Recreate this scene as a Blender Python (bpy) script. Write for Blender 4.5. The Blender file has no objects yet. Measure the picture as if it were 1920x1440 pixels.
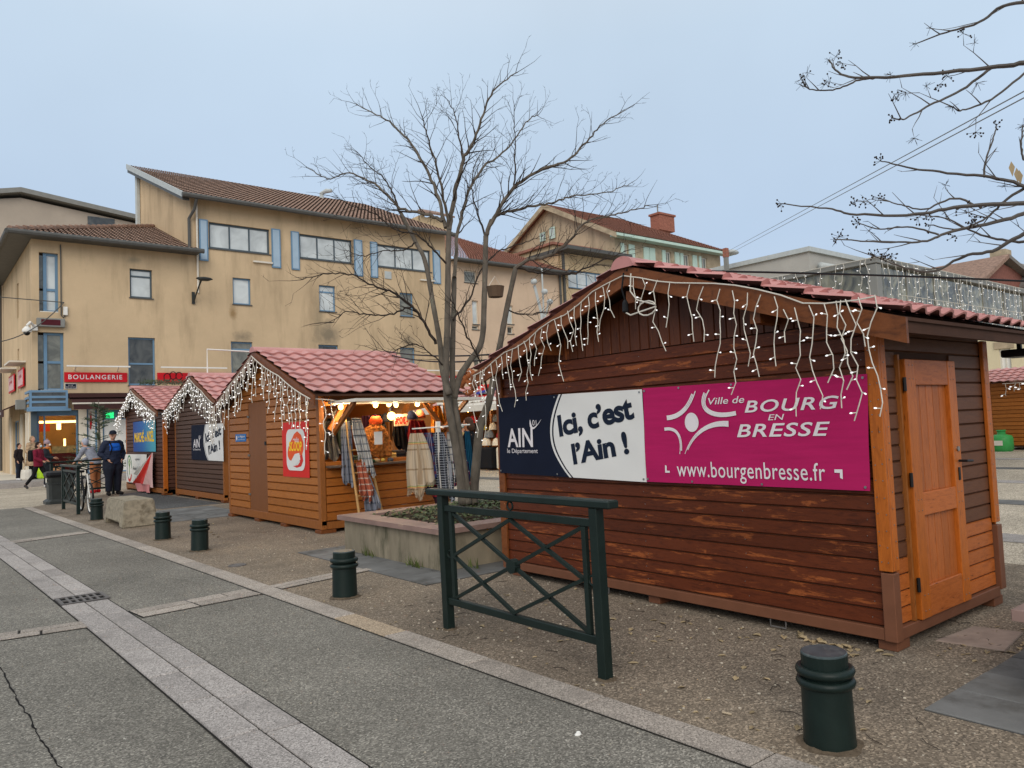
import bpy, bmesh, math, random
from mathutils import Vector, Matrix, noise

rnd = random.Random(11)
scene = bpy.context.scene
col = scene.collection
V = Vector

# ------------------------------------------------------------------ camera
FPX, PX, PY = 1430.0, 960.0, 720.0
ROT = Matrix(((0.78095283, -0.00174710, -0.62458756),
              (-0.62319584, -0.06895708, -0.77901981),
              (-0.04170871, 0.99761810, -0.05494101)))
EYE = V((0, 0, 1.5))
cam_data = bpy.data.cameras.new('camera')
cam_data.sensor_width = 36.0
cam_data.lens = FPX / 1920.0 * 36.0
cam_data.clip_start = 0.05
cam_data.clip_end = 2000
cam = bpy.data.objects.new('camera', cam_data)
cam.matrix_world = Matrix.Translation(EYE) @ ROT.to_4x4()
col.objects.link(cam)
scene.camera = cam

# ------------------------------------------------------------------ sky, sun, exposure
world = bpy.data.worlds.new('World')
scene.world = world
world.use_nodes = True
wn, wl = world.node_tree.nodes, world.node_tree.links
bg = wn['Background']
sky = wn.new('ShaderNodeTexSky')
sky.sky_type = 'NISHITA'
sky.sun_disc = False
SUN_EL, SUN_AZ = math.radians(30), math.radians(226)      # azimuth of the direction TO the sun, from +X
sky.sun_elevation = SUN_EL
sky.sun_rotation = math.radians(90) - SUN_AZ
sky.air_density, sky.dust_density, sky.ozone_density = 1.0, 3.0, 1.0
# overcast veil: brighter towards the zenith, as an overcast sky is
tc = wn.new('ShaderNodeTexCoord')
sep = wn.new('ShaderNodeSeparateXYZ')
wl.new(tc.outputs['Generated'], sep.inputs[0])
ramp = wn.new('ShaderNodeValToRGB')
e = ramp.color_ramp.elements
e[0].position, e[0].color = 0.0, (5.55, 6.4, 7.5, 1)
e[1].position, e[1].color = 1.0, (11.0, 10.8, 10.2, 1)
for p_, c_ in ((0.22, (4.95, 6.25, 8.0, 1)), (0.45, (5.8, 7.1, 8.5, 1))):
    x_ = e.new(p_); x_.color = c_
wl.new(sep.outputs['Z'], ramp.inputs[0])
cl = wn.new('ShaderNodeTexNoise')
cl.inputs['Scale'].default_value = 2.2
cl.inputs['Detail'].default_value = 4
wl.new(tc.outputs['Generated'], cl.inputs['Vector'])
clm = wn.new('ShaderNodeMapRange')
clm.inputs['From Min'].default_value, clm.inputs['From Max'].default_value = 0.3, 0.7
clm.inputs['To Min'].default_value, clm.inputs['To Max'].default_value = 0.945, 1.05
wl.new(cl.outputs['Fac'], clm.inputs['Value'])
cmul = wn.new('ShaderNodeVectorMath'); cmul.operation = 'SCALE'
wl.new(ramp.outputs['Color'], cmul.inputs[0]); wl.new(clm.outputs['Result'], cmul.inputs['Scale'])
mixs = wn.new('ShaderNodeMix'); mixs.data_type = 'RGBA'
mixs.inputs['Factor'].default_value = 0.9
wl.new(sky.outputs['Color'], mixs.inputs['A'])
wl.new(cmul.outputs['Vector'], mixs.inputs['B'])
wl.new(mixs.outputs['Result'], bg.inputs['Color'])
bg.inputs['Strength'].default_value = 0.1

sd = bpy.data.lights.new('sun', 'SUN')
sd.energy = 1.5
sd.angle = math.radians(40)
sd.color = (1.0, 0.9, 0.77)
sun = bpy.data.objects.new('sun', sd)
tosun = V((math.cos(SUN_EL) * math.cos(SUN_AZ), math.cos(SUN_EL) * math.sin(SUN_AZ), math.sin(SUN_EL)))
sun.rotation_euler = tosun.to_track_quat('Z', 'Y').to_euler()
sun.location = (0, -5, 30)
col.objects.link(sun)

vs = scene.view_settings
vs.view_transform = 'Standard'
vs.look = 'None'
vs.gamma = 1.0
vs.exposure = 0.1
vs.use_curve_mapping = False

# ------------------------------------------------------------------ measuring helpers (photo pixel -> place in the square)
def ray(px, py): return ROT @ V((px - PX, PY - py, -FPX))
def gnd(px, py, z=0.0):
    d = ray(px, py); return EYE + d * ((z - EYE.z) / d.z)
def onx(px, py, x):
    d = ray(px, py); return EYE + d * (x / d.x)
def ony(px, py, y):
    d = ray(px, py); return EYE + d * (y / d.y)
def atd(px, py, dep): return EYE + ray(px, py) * (dep / FPX)

# ------------------------------------------------------------------ object helpers
def tag(o, label=None, cat=None, group=None, kind=None):
    if label: o['label'] = label
    if cat: o['category'] = cat
    if group: o['group'] = group
    if kind: o['kind'] = kind
    return o
def thing(name, loc, label, cat, group=None, rz=0.0):
    o = bpy.data.objects.new(name, None)
    o.empty_display_size = 0.2
    o.location = loc; o.rotation_euler = (0, 0, rz)
    col.objects.link(o)
    return tag(o, label, cat, group)
def wloc(o):
    p = V((0, 0, 0))
    while o is not None:
        p += o.location; o = o.parent
    return p
def copy_tree(o, parent=None):
    c = o.copy(); col.objects.link(c)
    c.parent = parent
    for ch in o.children: copy_tree(ch, c)
    return c
def link_mesh(name, me, mat, parent=None, loc=(0, 0, 0)):
    o = bpy.data.objects.new(name, me)
    if mat is not None and len(me.materials) == 0: me.materials.append(mat)
    o.location = loc
    col.objects.link(o)
    if parent is not None: o.parent = parent
    return o

_ts = bpy.data.scenes.new('workbench')      # small side scene for evaluating text and union surfaces quickly
def evaluated_mesh(o):
    _ts.collection.objects.link(o); vl = _ts.view_layers[0]; vl.update()
    me = bpy.data.meshes.new_from_object(o.evaluated_get(vl.depsgraph))
    bpy.data.objects.remove(o); return me

class MB:
    def __init__(s): s.v = []; s.f = []; s.mi = []; s.cur = 0
    def add(s, vs, fs):
        b = len(s.v); s.v += [tuple(p) for p in vs]
        for f in fs: s.f.append(tuple(b + i for i in f)); s.mi.append(s.cur)
        return s
    def box(s, x0, x1, y0, y1, z0, z1):
        x0, x1 = min(x0, x1), max(x0, x1); y0, y1 = min(y0, y1), max(y0, y1); z0, z1 = min(z0, z1), max(z0, z1)
        return s.add([(x0, y0, z0), (x1, y0, z0), (x1, y1, z0), (x0, y1, z0), (x0, y0, z1), (x1, y0, z1), (x1, y1, z1), (x0, y1, z1)],
                     [(0, 3, 2, 1), (4, 5, 6, 7), (0, 1, 5, 4), (1, 2, 6, 5), (2, 3, 7, 6), (3, 0, 4, 7)])
    def bbox(s, x0, x1, y0, y1, z0, z1, c):
        """box with chamfered edges"""
        m = bmesh.new(); bmesh.ops.create_cube(m, size=1)
        for v in m.verts: v.co = V(((x0 + x1) / 2 + v.co.x * (x1 - x0), (y0 + y1) / 2 + v.co.y * (y1 - y0), (z0 + z1) / 2 + v.co.z * (z1 - z0)))
        bmesh.ops.bevel(m, geom=m.edges[:], offset=c, segments=1, affect='EDGES')
        m.verts.index_update()
        s.add([v.co for v in m.verts], [[v.index for v in f.verts] for f in m.faces]); m.free(); return s
    def bar(s, p, q, w, h, up=(0, 0, 1)):
        p, q = V(p), V(q); d = (q - p).normalized(); u = V(up)
        sx = d.cross(u)
        if sx.length < 1e-4: sx = d.cross(V((1, 0, 0)))
        sx.normalize(); sz = sx.cross(d); a, b = sx * w / 2, sz * h / 2
        return s.add([p - a - b, p + a - b, p + a + b, p - a + b, q - a - b, q + a - b, q + a + b, q - a + b],
                     [(0, 3, 2, 1), (4, 5, 6, 7), (0, 1, 5, 4), (1, 2, 6, 5), (2, 3, 7, 6), (3, 0, 4, 7)])
    def poly(s, pts): return s.add(pts, [tuple(range(len(pts)))])
    def prism(s, pts, dvec):
        """planar polygon pts extruded by dvec"""
        n = len(pts); d = V(dvec); a = [V(p) for p in pts]
        nn = V((0, 0, 0))
        for i in range(n): nn += a[i].cross(a[(i + 1) % n])
        if nn.dot(d) > 0: a.reverse()
        return s.add(a + [p + d for p in a], [tuple(range(n)), tuple(range(2 * n - 1, n - 1, -1))] +
                     [(i, n + i, n + (i + 1) % n, (i + 1) % n) for i in range(n)])
    def tube(s, pts, r, n=6, cap=True, flat=1.0):
        pts = [V(p) for p in pts]; k = len(pts)
        if not isinstance(r, (list, tuple)): r = [r] * k
        b = len(s.v); px = None
        for i, p in enumerate(pts):
            d = (pts[min(i + 1, k - 1)] - pts[max(i - 1, 0)])
            d = d.normalized() if d.length > 1e-9 else V((0, 0, 1))
            if px is None:
                a = V((1, 0, 0)) if abs(d.x) < 0.8 else V((0, 1, 0)); px = (a - d * a.dot(d)).normalized()
            else:
                px = px - d * px.dot(d); px = px.normalized() if px.length > 1e-6 else V((1, 0, 0))
            py = d.cross(px)
            for j in range(n):
                t = 2 * math.pi * j / n
                s.v.append(tuple(p + px * (math.cos(t) * r[i]) + py * (math.sin(t) * r[i] * flat)))
        for i in range(k - 1):
            for j in range(n):
                s.f.append((b + i * n + j, b + i * n + (j + 1) % n, b + (i + 1) * n + (j + 1) % n, b + (i + 1) * n + j)); s.mi.append(s.cur)
        if cap:
            s.f.append(tuple(b + j for j in range(n - 1, -1, -1))); s.mi.append(s.cur)
            s.f.append(tuple(b + (k - 1) * n + j for j in range(n))); s.mi.append(s.cur)
        return s
    def ell(s, rings, n=14, cap=True):
        """stack of ellipse rings (cx,cy,cz,rx,ry)"""
        b = len(s.v); k = len(rings)
        for (cx, cy, cz, rx, ry) in rings:
            for j in range(n):
                t = 2 * math.pi * j / n; s.v.append((cx + rx * math.cos(t), cy + ry * math.sin(t), cz))
        for i in range(k - 1):
            for j in range(n):
                s.f.append((b + i * n + j, b + i * n + (j + 1) % n, b + (i + 1) * n + (j + 1) % n, b + (i + 1) * n + j)); s.mi.append(s.cur)
        if cap:
            s.f.append(tuple(b + j for j in range(n - 1, -1, -1))); s.mi.append(s.cur)
            s.f.append(tuple(b + (k - 1) * n + j for j in range(n))); s.mi.append(s.cur)
        return s
    def lathe(s, prof, c=(0, 0, 0), n=20):
        return s.ell([(c[0], c[1], c[2] + z, r, r) for r, z in prof], n)
    def ball(s, c, rx, ry=None, rz=None, n=10, m=6):
        ry = ry or rx; rz = rz or rx
        return s.ell([(c[0], c[1], c[2] - rz * math.cos(math.pi * (i + .12) / (m + .24)), rx * math.sin(math.pi * (i + .12) / (m + .24)), ry * math.sin(math.pi * (i + .12) / (m + .24))) for i in range(m + 1)], n)
    def torus(s, c, R, r, axis='z', n=20, m=6):
        b = len(s.v)
        for i in range(n):
            t = 2 * math.pi * i / n
            for j in range(m):
                u = 2 * math.pi * j / m; a = R + r * math.cos(u); h = r * math.sin(u)
                p = (a * math.cos(t), a * math.sin(t), h)
                if axis == 'x': p = (p[2], p[0], p[1])
                if axis == 'y': p = (p[0], p[2], p[1])
                s.v.append((c[0] + p[0], c[1] + p[1], c[2] + p[2]))
        for i in range(n):
            for j in range(m):
                s.f.append((b + i * m + j, b + ((i + 1) % n) * m + j, b + ((i + 1) % n) * m + (j + 1) % m, b + i * m + (j + 1) % m)); s.mi.append(s.cur)
        return s
    def mesh(s, name, off=V((0, 0, 0)), mats=(), smooth=False):
        me = bpy.data.meshes.new(name)
        me.from_pydata([(p[0] - off.x, p[1] - off.y, p[2] - off.z) for p in s.v], [], s.f)
        for m in mats: me.materials.append(m)
        if len(mats) > 1: me.polygons.foreach_set('material_index', s.mi)
        if smooth: me.polygons.foreach_set('use_smooth', [True] * len(me.polygons))
        me.update(); return me
    def build(s, name, mat, parent=None, smooth=False, local=False, loc=None):
        off = V((0, 0, 0)) if (parent is None or local) else wloc(parent)
        if loc is not None: off = off + V(loc) if parent is None else V(loc)
        mats = mat if isinstance(mat, (list, tuple)) else (mat,)
        me = s.mesh(name, off, mats, smooth)
        o = bpy.data.objects.new(name, me)
        if loc is not None and parent is None: o.location = loc
        col.objects.link(o)
        if parent is not None: o.parent = parent
        return o

def remesh(mb, voxel, smooth_it=3):
    """voxel-union of the closed shapes in mb as one continuous surface"""
    me = mb.mesh('tmp'); o = bpy.data.objects.new('tmp', me)
    m = o.modifiers.new('r', 'REMESH'); m.mode = 'VOXEL'; m.voxel_size = voxel; m.use_smooth_shade = True
    if smooth_it:
        k = o.modifiers.new('s', 'SMOOTH'); k.iterations = smooth_it; k.factor = 0.5
    out = evaluated_mesh(o); bpy.data.meshes.remove(me)
    out.materials.clear()
    return out

# ------------------------------------------------------------------ lettering
_tc = {}
def text_geo(s, shear=0.0, bold=0.0, space=1.0):
    key = (s, shear, bold, space)
    if key in _tc: return _tc[key]
    cu = bpy.data.curves.new('t', 'FONT'); cu.body = s; cu.shear = shear; cu.offset = bold; cu.space_character = space
    cu.resolution_u = 4
    me = evaluated_mesh(bpy.data.objects.new('t', cu))
    vs = [(v.co.x, v.co.y) for v in me.vertices]; fs = [tuple(p.vertices) for p in me.polygons]
    bpy.data.curves.remove(cu); bpy.data.meshes.remove(me)
    x0 = min(v[0] for v in vs); x1 = max(v[0] for v in vs); y0 = min(v[1] for v in vs); y1 = max(v[1] for v in vs)
    vs = [((x - x0) / (x1 - x0), (y - y0) / (y1 - y0)) for x, y in vs]
    _tc[key] = (vs, fs); return _tc[key]
class Frame:
    """flat board frame: origin, right axis, up axis; normal towards the viewer"""
    def __init__(s, O, U, N, disp=None):
        s.O, s.U, s.N = V(O), V(U).normalized(), V(N).normalized(); s.W = V((0, 0, 1)); s.disp = disp
    def p(s, u, v, n=0.0):
        if s.disp: n = n + s.disp(u, v)
        return s.O + s.U * u + s.W * v + s.N * n
def text(parent, fr, s, u0, v0, w, h, mat, off=0.004, rot=0.0, shear=0.0, bold=0.0, name='lettering', space=1.0):
    vs, fs = text_geo(s, shear, bold, space)
    mb = MB(); ca, sa = math.cos(rot), math.sin(rot)
    mb.add([fr.p(u0 + x * w * ca - y * h * sa, v0 + x * w * sa + y * h * ca, off) for x, y in vs], fs)
    return mb.build(name, mat, parent)
def shape2d(parent, fr, polys, mat, off=0.004, name='emblem'):
    mb = MB()
    for pl in polys: mb.poly([fr.p(u, v, off) for u, v in pl])
    return mb.build(name, mat, parent)
def ribbon(pts, ws):
    L, R = [], []
    for i, (x, y) in enumerate(pts):
        a = pts[max(i - 1, 0)]; b = pts[min(i + 1, len(pts) - 1)]
        dx, dy = b[0] - a[0], b[1] - a[1]; l = math.hypot(dx, dy) or 1
        nx, ny = -dy / l, dx / l; w = ws[i] / 2 if isinstance(ws, (list, tuple)) else ws / 2
        L.append((x + nx * w, y + ny * w)); R.append((x - nx * w, y - ny * w))
    return [[L[i], L[i + 1], R[i + 1], R[i]] for i in range(len(pts) - 1)]
def bez(p0, p1, p2, p3, n=10):
    out = []
    for i in range(n + 1):
        t = i / n; a = (1 - t) ** 3; b = 3 * t * (1 - t) ** 2; c = 3 * t * t * (1 - t); d = t ** 3
        out.append((a * p0[0] + b * p1[0] + c * p2[0] + d * p3[0], a * p0[1] + b * p1[1] + c * p2[1] + d * p3[1]))
    return out

# ------------------------------------------------------------------ materials
def lin(c): return tuple(((x / 255) / 12.92 if x / 255 <= 0.04045 else ((x / 255 + 0.055) / 1.055) ** 2.4) for x in c)
class Mat:
    def __init__(s, name):
        s.m = bpy.data.materials.new(name); s.m.use_nodes = True
        s.n = s.m.node_tree.nodes; s.l = s.m.node_tree.links; s.b = s.n['Principled BSDF']
        s.b.inputs['Roughness'].default_value = 0.7
        s.b.inputs['Specular IOR Level'].default_value = 0.22
        s._co = None
    def co(s, stretch=(1, 1, 1), rand=0.0, kind='Object'):
        t = s.n.new('ShaderNodeTexCoord'); mp = s.n.new('ShaderNodeMapping')
        mp.inputs['Scale'].default_value = stretch
        s.l.new(t.outputs[kind], mp.inputs['Vector'])
        if rand:
            oi = s.n.new('ShaderNodeObjectInfo'); mu = s.n.new('ShaderNodeMath'); mu.operation = 'MULTIPLY'; mu.inputs[1].default_value = rand
            s.l.new(oi.outputs['Random'], mu.inputs[0])
            cb = s.n.new('ShaderNodeCombineXYZ')
            for k in 'XYZ': s.l.new(mu.outputs[0], cb.inputs[k])
            s.l.new(cb.outputs[0], mp.inputs['Location'])
        return mp.outputs['Vector']
    def noise(s, vec, scale, detail=4, rough=0.55, dist=0.0):
        t = s.n.new('ShaderNodeTexNoise'); t.inputs['Scale'].default_value = scale; t.inputs['Detail'].default_value = detail
        t.inputs['Roughness'].default_value = rough; t.inputs['Distortion'].default_value = dist
        s.l.new(vec, t.inputs['Vector']); return t.outputs['Fac']
    def voro(s, vec, scale, out='Distance', feature='F1'):
        t = s.n.new('ShaderNodeTexVoronoi'); t.feature = feature; t.inputs['Scale'].default_value = scale
        s.l.new(vec, t.inputs['Vector']); return t.outputs[out]
    def ramp(s, fac, stops):
        r = s.n.new('ShaderNodeValToRGB'); el = r.color_ramp.elements
        el[0].position, el[0].color = stops[0][0], (*stops[0][1], 1)
        el[1].position, el[1].color = stops[-1][0], (*stops[-1][1], 1)
        for p, c in stops[1:-1]: x = el.new(p); x.color = (*c, 1)
        s.l.new(fac, r.inputs[0]); return r.outputs['Color']
    def step(s, fac, a, b):
        r = s.n.new('ShaderNodeMapRange'); r.inputs['From Min'].default_value = a; r.inputs['From Max'].default_value = b
        s.l.new(fac, r.inputs['Value']); return r.outputs['Result']
    def mix(s, fac, a, b, mode='MIX'):
        m = s.n.new('ShaderNodeMix'); m.data_type = 'RGBA'; m.blend_type = mode
        for k, v in (('Factor', fac), ('A', a), ('B', b)):
            if isinstance(v, (int, float)): m.inputs[k].default_value = v
            elif isinstance(v, tuple): m.inputs[k].default_value = (*v, 1)
            else: s.l.new(v, m.inputs[k])
        return m.outputs['Result']
    def math(s, op, a, b=0.0):
        m = s.n.new('ShaderNodeMath'); m.operation = op
        for i, v in enumerate((a, b)):
            if isinstance(v, (int, float)): m.inputs[i].default_value = v
            else: s.l.new(v, m.inputs[i])
        return m.outputs[0]
    def rand(s, lo, hi):
        oi = s.n.new('ShaderNodeObjectInfo'); r = s.n.new('ShaderNodeMapRange')
        r.inputs['To Min'].default_value = lo; r.inputs['To Max'].default_value = hi
        s.l.new(oi.outputs['Random'], r.inputs['Value']); return r.outputs['Result']
    def val(s, c, k):
        h = s.n.new('ShaderNodeHueSaturation')
        if isinstance(c, tuple): h.inputs['Color'].default_value = (*c, 1)
        else: s.l.new(c, h.inputs['Color'])
        if isinstance(k, (int, float)): h.inputs['Value'].default_value = k
        else: s.l.new(k, h.inputs['Value'])
        return h.outputs['Color']
    def color(s, c):
        if isinstance(c, tuple): s.b.inputs['Base Color'].default_value = (*c, 1)
        else: s.l.new(c, s.b.inputs['Base Color'])
        return s
    def rough(s, r):
        if isinstance(r, (int, float)): s.b.inputs['Roughness'].default_value = r
        else: s.l.new(r, s.b.inputs['Roughness'])
        return s
    def bump(s, h, strength=0.3, dist=0.01):
        b = s.n.new('ShaderNodeBump'); b.inputs['Strength'].default_value = strength; b.inputs['Distance'].default_value = dist
        s.l.new(h, b.inputs['Height']); s.l.new(b.outputs[0], s.b.inputs['Normal']); return s
    def set(s, **k):
        for a, v in k.items():
            s.b.inputs[a.replace('_', ' ')].default_value = v
        return s

def plain(name, rgb, rough=0.6, var=0.15, scale=6.0, rand=0.0, stretch=(1, 1, 1), bump=0.0, bscale=60, metal=0.0, dirt=None):
    """painted or fabric surface: base colour with mottling, optional per-object variation and fine relief"""
    m = Mat(name); c = lin(rgb); v = m.co(stretch, 7.0)
    n = m.noise(v, scale, 5)
    cc = m.ramp(n, [(0.25, tuple(x * (1 - var) for x in c)), (0.75, tuple(min(1, x * (1 + var)) for x in c))])
    if dirt:
        n2 = m.noise(v, dirt[1], 6, 0.65)
        cc = m.mix(m.step(n2, dirt[2], dirt[2] + 0.18), cc, lin(dirt[0]))
    if rand: cc = m.val(cc, m.rand(1 - rand, 1 + rand))
    m.color(cc); m.rough(rough)
    if bump: m.bump(m.noise(v, bscale, 4), bump, 0.005)
    if metal: m.set(Metallic=metal)
    return m.m
def emit(name, rgb, strength, base=None):
    m = Mat(name); m.color(lin(base or rgb)); m.b.inputs['Emission Color'].default_value = (*lin(rgb), 1)
    m.b.inputs['Emission Strength'].default_value = strength
    return m.m

def asphalt(name, c, speck, k, warm=None, patch=0.25, stain=0.35):
    m = Mat(name); v = m.co()
    big = m.noise(v, 0.7, 6, 0.6)
    base = m.ramp(big, [(0.3, tuple(x * (1 - patch) for x in lin(c))), (0.7, tuple(x * (1 + patch * .8) for x in lin(c)))])
    if warm: base = m.mix(m.step(m.noise(v, 0.35, 5, 0.6), 0.45, 0.7), base, lin(warm))
    st = m.voro(v, k, 'Color')
    sp = m.n.new('ShaderNodeSeparateColor'); m.l.new(st, sp.inputs[0])
    g = m.ramp(sp.outputs[0], [(0.0, (0.45,) * 3), (0.35, (0.76,) * 3), (0.7, (1.0,) * 3), (0.9, (1.45,) * 3), (1.0, (1.9,) * 3)])
    base = m.mix(1.0, base, g, 'MULTIPLY')
    rare = m.step(m.noise(v, k * .33, 2), 0.68, 0.76)
    base = m.mix(rare, base, lin(speck))
    damp = m.noise(v, 0.9, 7, 0.68, 0.8)
    base = m.mix(m.math('MULTIPLY', m.step(damp, 0.55, 0.68), stain), base, tuple(x * .42 for x in lin(c)))
    tyre = m.noise(m.co((3.2, 0.22, 1)), 0.8, 5, 0.6)
    base = m.mix(m.math('MULTIPLY', m.step(tyre, 0.5, 0.75), 0.3), base, tuple(x * .6 for x in lin(c)))
    m.color(base); m.rough(0.9)
    h = m.voro(v, k, 'Distance')
    m.bump(h, 0.55, 0.004)
    return m.m
def granite(name, c, k=150):
    m = Mat(name); v = m.co(rand=5.0)
    st = m.voro(v, k, 'Color'); sp = m.n.new('ShaderNodeSeparateColor'); m.l.new(st, sp.inputs[0])
    g = m.ramp(sp.outputs[0], [(0.0, tuple(x * .42 for x in lin(c))), (0.2, tuple(x * .8 for x in lin(c))), (0.55, lin(c)), (0.85, tuple(min(1, x * 1.3) for x in lin(c))), (1.0, tuple(min(1, x * 1.6) for x in lin(c)))])
    n = m.noise(v, 3.0, 6, 0.65)
    g = m.mix(m.step(n, 0.5, 0.8), g, tuple(x * .62 for x in lin(c)))
    g = m.val(g, m.rand(0.86, 1.13))
    m.color(g); m.rough(0.85); m.bump(m.noise(v, 120, 3), 0.25, 0.004)
    return m.m
def timber(name, c, dark, stretch, knots=True, rand=0.18, peel=None, rough=0.5, wear=None, wear_at=0.62):
    """boards: stretched grain, knots, tone per board, optional flaking stain"""
    m = Mat(name); v = m.co(stretch, 9.0); vo = m.co((1, 1, 1), 9.0)
    g = m.noise(v, 9.0, 6, 0.6, 1.2)
    base = m.ramp(g, [(0.25, lin(dark)), (0.5, lin(c)), (0.8, tuple(min(1, x * 1.18) for x in lin(c)))])
    fine = m.noise(v, 60, 3)
    base = m.mix(m.math('MULTIPLY', fine, 0.45), base, tuple(x * .55 for x in lin(dark)))
    if knots:
        sv = m.co((stretch[0] * 1.8, stretch[1] * 1.8, stretch[2] * 1.8), 9.0)
        k = m.voro(sv, 3.2)
        base = m.mix(m.step(k, 0.13, 0.05), base, tuple(x * .35 for x in lin(dark)))
    if wear:
        w = m.noise(v, 3.4, 9, 0.72, 0.5)
        base = m.mix(m.step(w, wear_at, wear_at + 0.05), base, m.ramp(fine, [(0.3, lin(wear)), (0.75, tuple(x * .55 for x in lin(wear)))]))
    base = m.val(base, m.rand(1 - rand, 1 + rand))
    m.color(base); m.rough(rough); m.bump(m.noise(v, 40, 4), 0.35, 0.003)
    return m.m
def stucco(name, c, stain, amt=0.58, spots=()):
    m = Mat(name); v = m.co(); n = m.noise(v, 0.45, 7, 0.62)
    base = m.ramp(n, [(0.28, tuple(x * .84 for x in lin(c))), (0.72, tuple(min(1, x * 1.07) for x in lin(c)))])
    d = m.noise(m.co((1.3, 1.3, 0.22)), 0.9, 7, 0.65)
    base = m.mix(m.math('MULTIPLY', m.step(d, amt, amt + 0.25), 0.75), base, lin(stain))
    for (sx, sz, rx, rz, cc_, k_) in spots:          # soot and damp marks of their own shape
        mp = m.n.new('ShaderNodeMapping'); mp.inputs['Location'].default_value = (-sx / rx, 0, -sz / rz); mp.inputs['Scale'].default_value = (1 / rx, 0, 1 / rz); m.l.new(v, mp.inputs['Vector'])
        ln = m.n.new('ShaderNodeVectorMath'); ln.operation = 'LENGTH'; m.l.new(mp.outputs[0], ln.inputs[0])
        dd = m.math('ADD', ln.outputs['Value'], m.math('MULTIPLY', m.math('SUBTRACT', m.noise(v, 2.2, 6, 0.7), 0.5), 1.5))
        base = m.mix(m.math('MULTIPLY', m.step(dd, 1.0, 0.2), k_), base, lin(cc_))
    sp = m.noise(v, 30, 3)
    base = m.mix(m.math('MULTIPLY', m.step(sp, 0.55, 0.75), 0.18), base, tuple(x * .6 for x in lin(c)))
    m.color(base); m.rough(0.92); m.bump(m.noise(v, 24, 5), 0.3, 0.02)
    return m.m
def glass(name, c, rough=0.04, mottled=0.25, sc=0.8):
    m = Mat(name); v = m.co((1, 1, 1), 3.0); n = m.noise(v, sc, 3, 0.5, 1.5)
    m.color(m.ramp(n, [(0.35, tuple(x * (1 - mottled) for x in lin(c))), (0.65, tuple(min(1, x * (1 + mottled)) for x in lin(c)))]))
    m.rough(rough); m.set(IOR=1.6, Specular_IOR_Level=0.6); m.bump(m.noise(v, 1.5, 2), 0.04, 0.05)
    return m.m
def clear_glass(name, tint=(0.9, 0.95, 0.95)):
    m = Mat(name); nt = m.m.node_tree
    t = m.n.new('ShaderNodeBsdfTransparent'); t.inputs[0].default_value = (*tint, 1)
    g = m.n.new('ShaderNodeBsdfGlossy'); g.inputs['Roughness'].default_value = 0.03
    fr = m.n.new('ShaderNodeFresnel'); fr.inputs[0].default_value = 1.45
    mx = m.n.new('ShaderNodeMixShader'); m.l.new(fr.outputs[0], mx.inputs[0]); m.l.new(t.outputs[0], mx.inputs[1]); m.l.new(g.outputs[0], mx.inputs[2])
    m.l.new(mx.outputs[0], m.n['Material Output'].inputs['Surface']); return m.m

K = {}
K['road'] = asphalt('road_asphalt', (124, 120, 112), (192, 188, 178), 125, stain=0.2)
K['gravel'] = asphalt('worn_asphalt', (127, 115, 101), (200, 190, 172), 105, warm=(138, 124, 107), patch=0.3, stain=0.5)
K['darkasph'] = asphalt('dark_asphalt', (86, 86, 86), (130, 130, 130), 80)
K['plaza'] = asphalt('plaza_paving', (178, 167, 150), (200, 195, 185), 90, patch=0.2)
K['granite'] = granite('granite', (156, 150, 146))
K['kerbg'] = granite('kerb_granite', (156, 147, 138))
K['ochrest'] = granite('kerb_ochre', (166, 149, 128))
K['bed'] = plain('joint_mortar', (34, 32, 29), 0.95, 0.3, 30)
K['slate'] = plain('slate_paving', (106, 106, 105), 0.75, 0.28, 3, rand=0.12, bump=0.5, bscale=40, dirt=((76, 74, 71), 2.2, 0.5))
K['iron'] = plain('cast_iron', (104, 100, 98), 0.6, 0.25, 20, bump=0.3, bscale=90, metal=0.2)
K['pit'] = plain('pit_dark', (14, 13, 12), 0.9)
K['green'] = plain('dark_green_paint', (25, 37, 34), 0.42, 0.2, 8, bump=0.1, bscale=70, dirt=((66, 72, 66), 13, 0.68))
K['green2'] = plain('far_green_paint', (52, 55, 54), 0.45, 0.2, 8)
K['bollardtop'] = plain('bollard_top', (62, 72, 74), 0.3, 0.25, 12, dirt=((96, 100, 98), 9, 0.55))
K['concrete'] = plain('rough_concrete', (142, 133, 116), 0.95, 0.34, 14, bump=0.9, bscale=45, dirt=((84, 74, 58), 5, 0.56))
K['planterwall'] = plain('planter_concrete', (134, 124, 106), 0.95, 0.28, 5, stretch=(1, 1, 0.35), bump=0.4, bscale=40, dirt=((66, 66, 50), 3.0, 0.52))
K['rim'] = plain('planter_rim', (134, 110, 102), 0.6, 0.22, 4, rand=0.06, bump=0.3, bscale=50, dirt=((176, 150, 128), 2.5, 0.6))
K['soil'] = plain('soil', (56, 46, 34), 1.0, 0.4, 20, bump=0.8, bscale=30)
K['grit'] = plain('grit', (92, 80, 66), 1.0, 0.4, 30, bump=0.8, bscale=120)
K['ivy'] = plain('ivy_leaf', (66, 76, 44), 0.5, 0.5, 3.0)
K['weed'] = plain('weed_leaf', (84, 96, 48), 0.6, 0.3, 8)
K['leaf'] = plain('fallen_leaf', (150, 133, 104), 0.8, 0.55, 3.0)
K['bark'] = plain('bark', (98, 91, 82), 0.9, 0.45, 9, stretch=(1, 1, 0.5), bump=0.9, bscale=30, dirt=((128, 128, 112), 8, 0.62))
K['twig'] = plain('twig', (56, 49, 44), 0.85, 0.25, 6)
K['twig2'] = plain('twig_pale', (86, 81, 77), 0.8, 0.3, 6)
K['berry'] = plain('seed_head', (48, 38, 30), 0.9, 0.3, 20)
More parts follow.
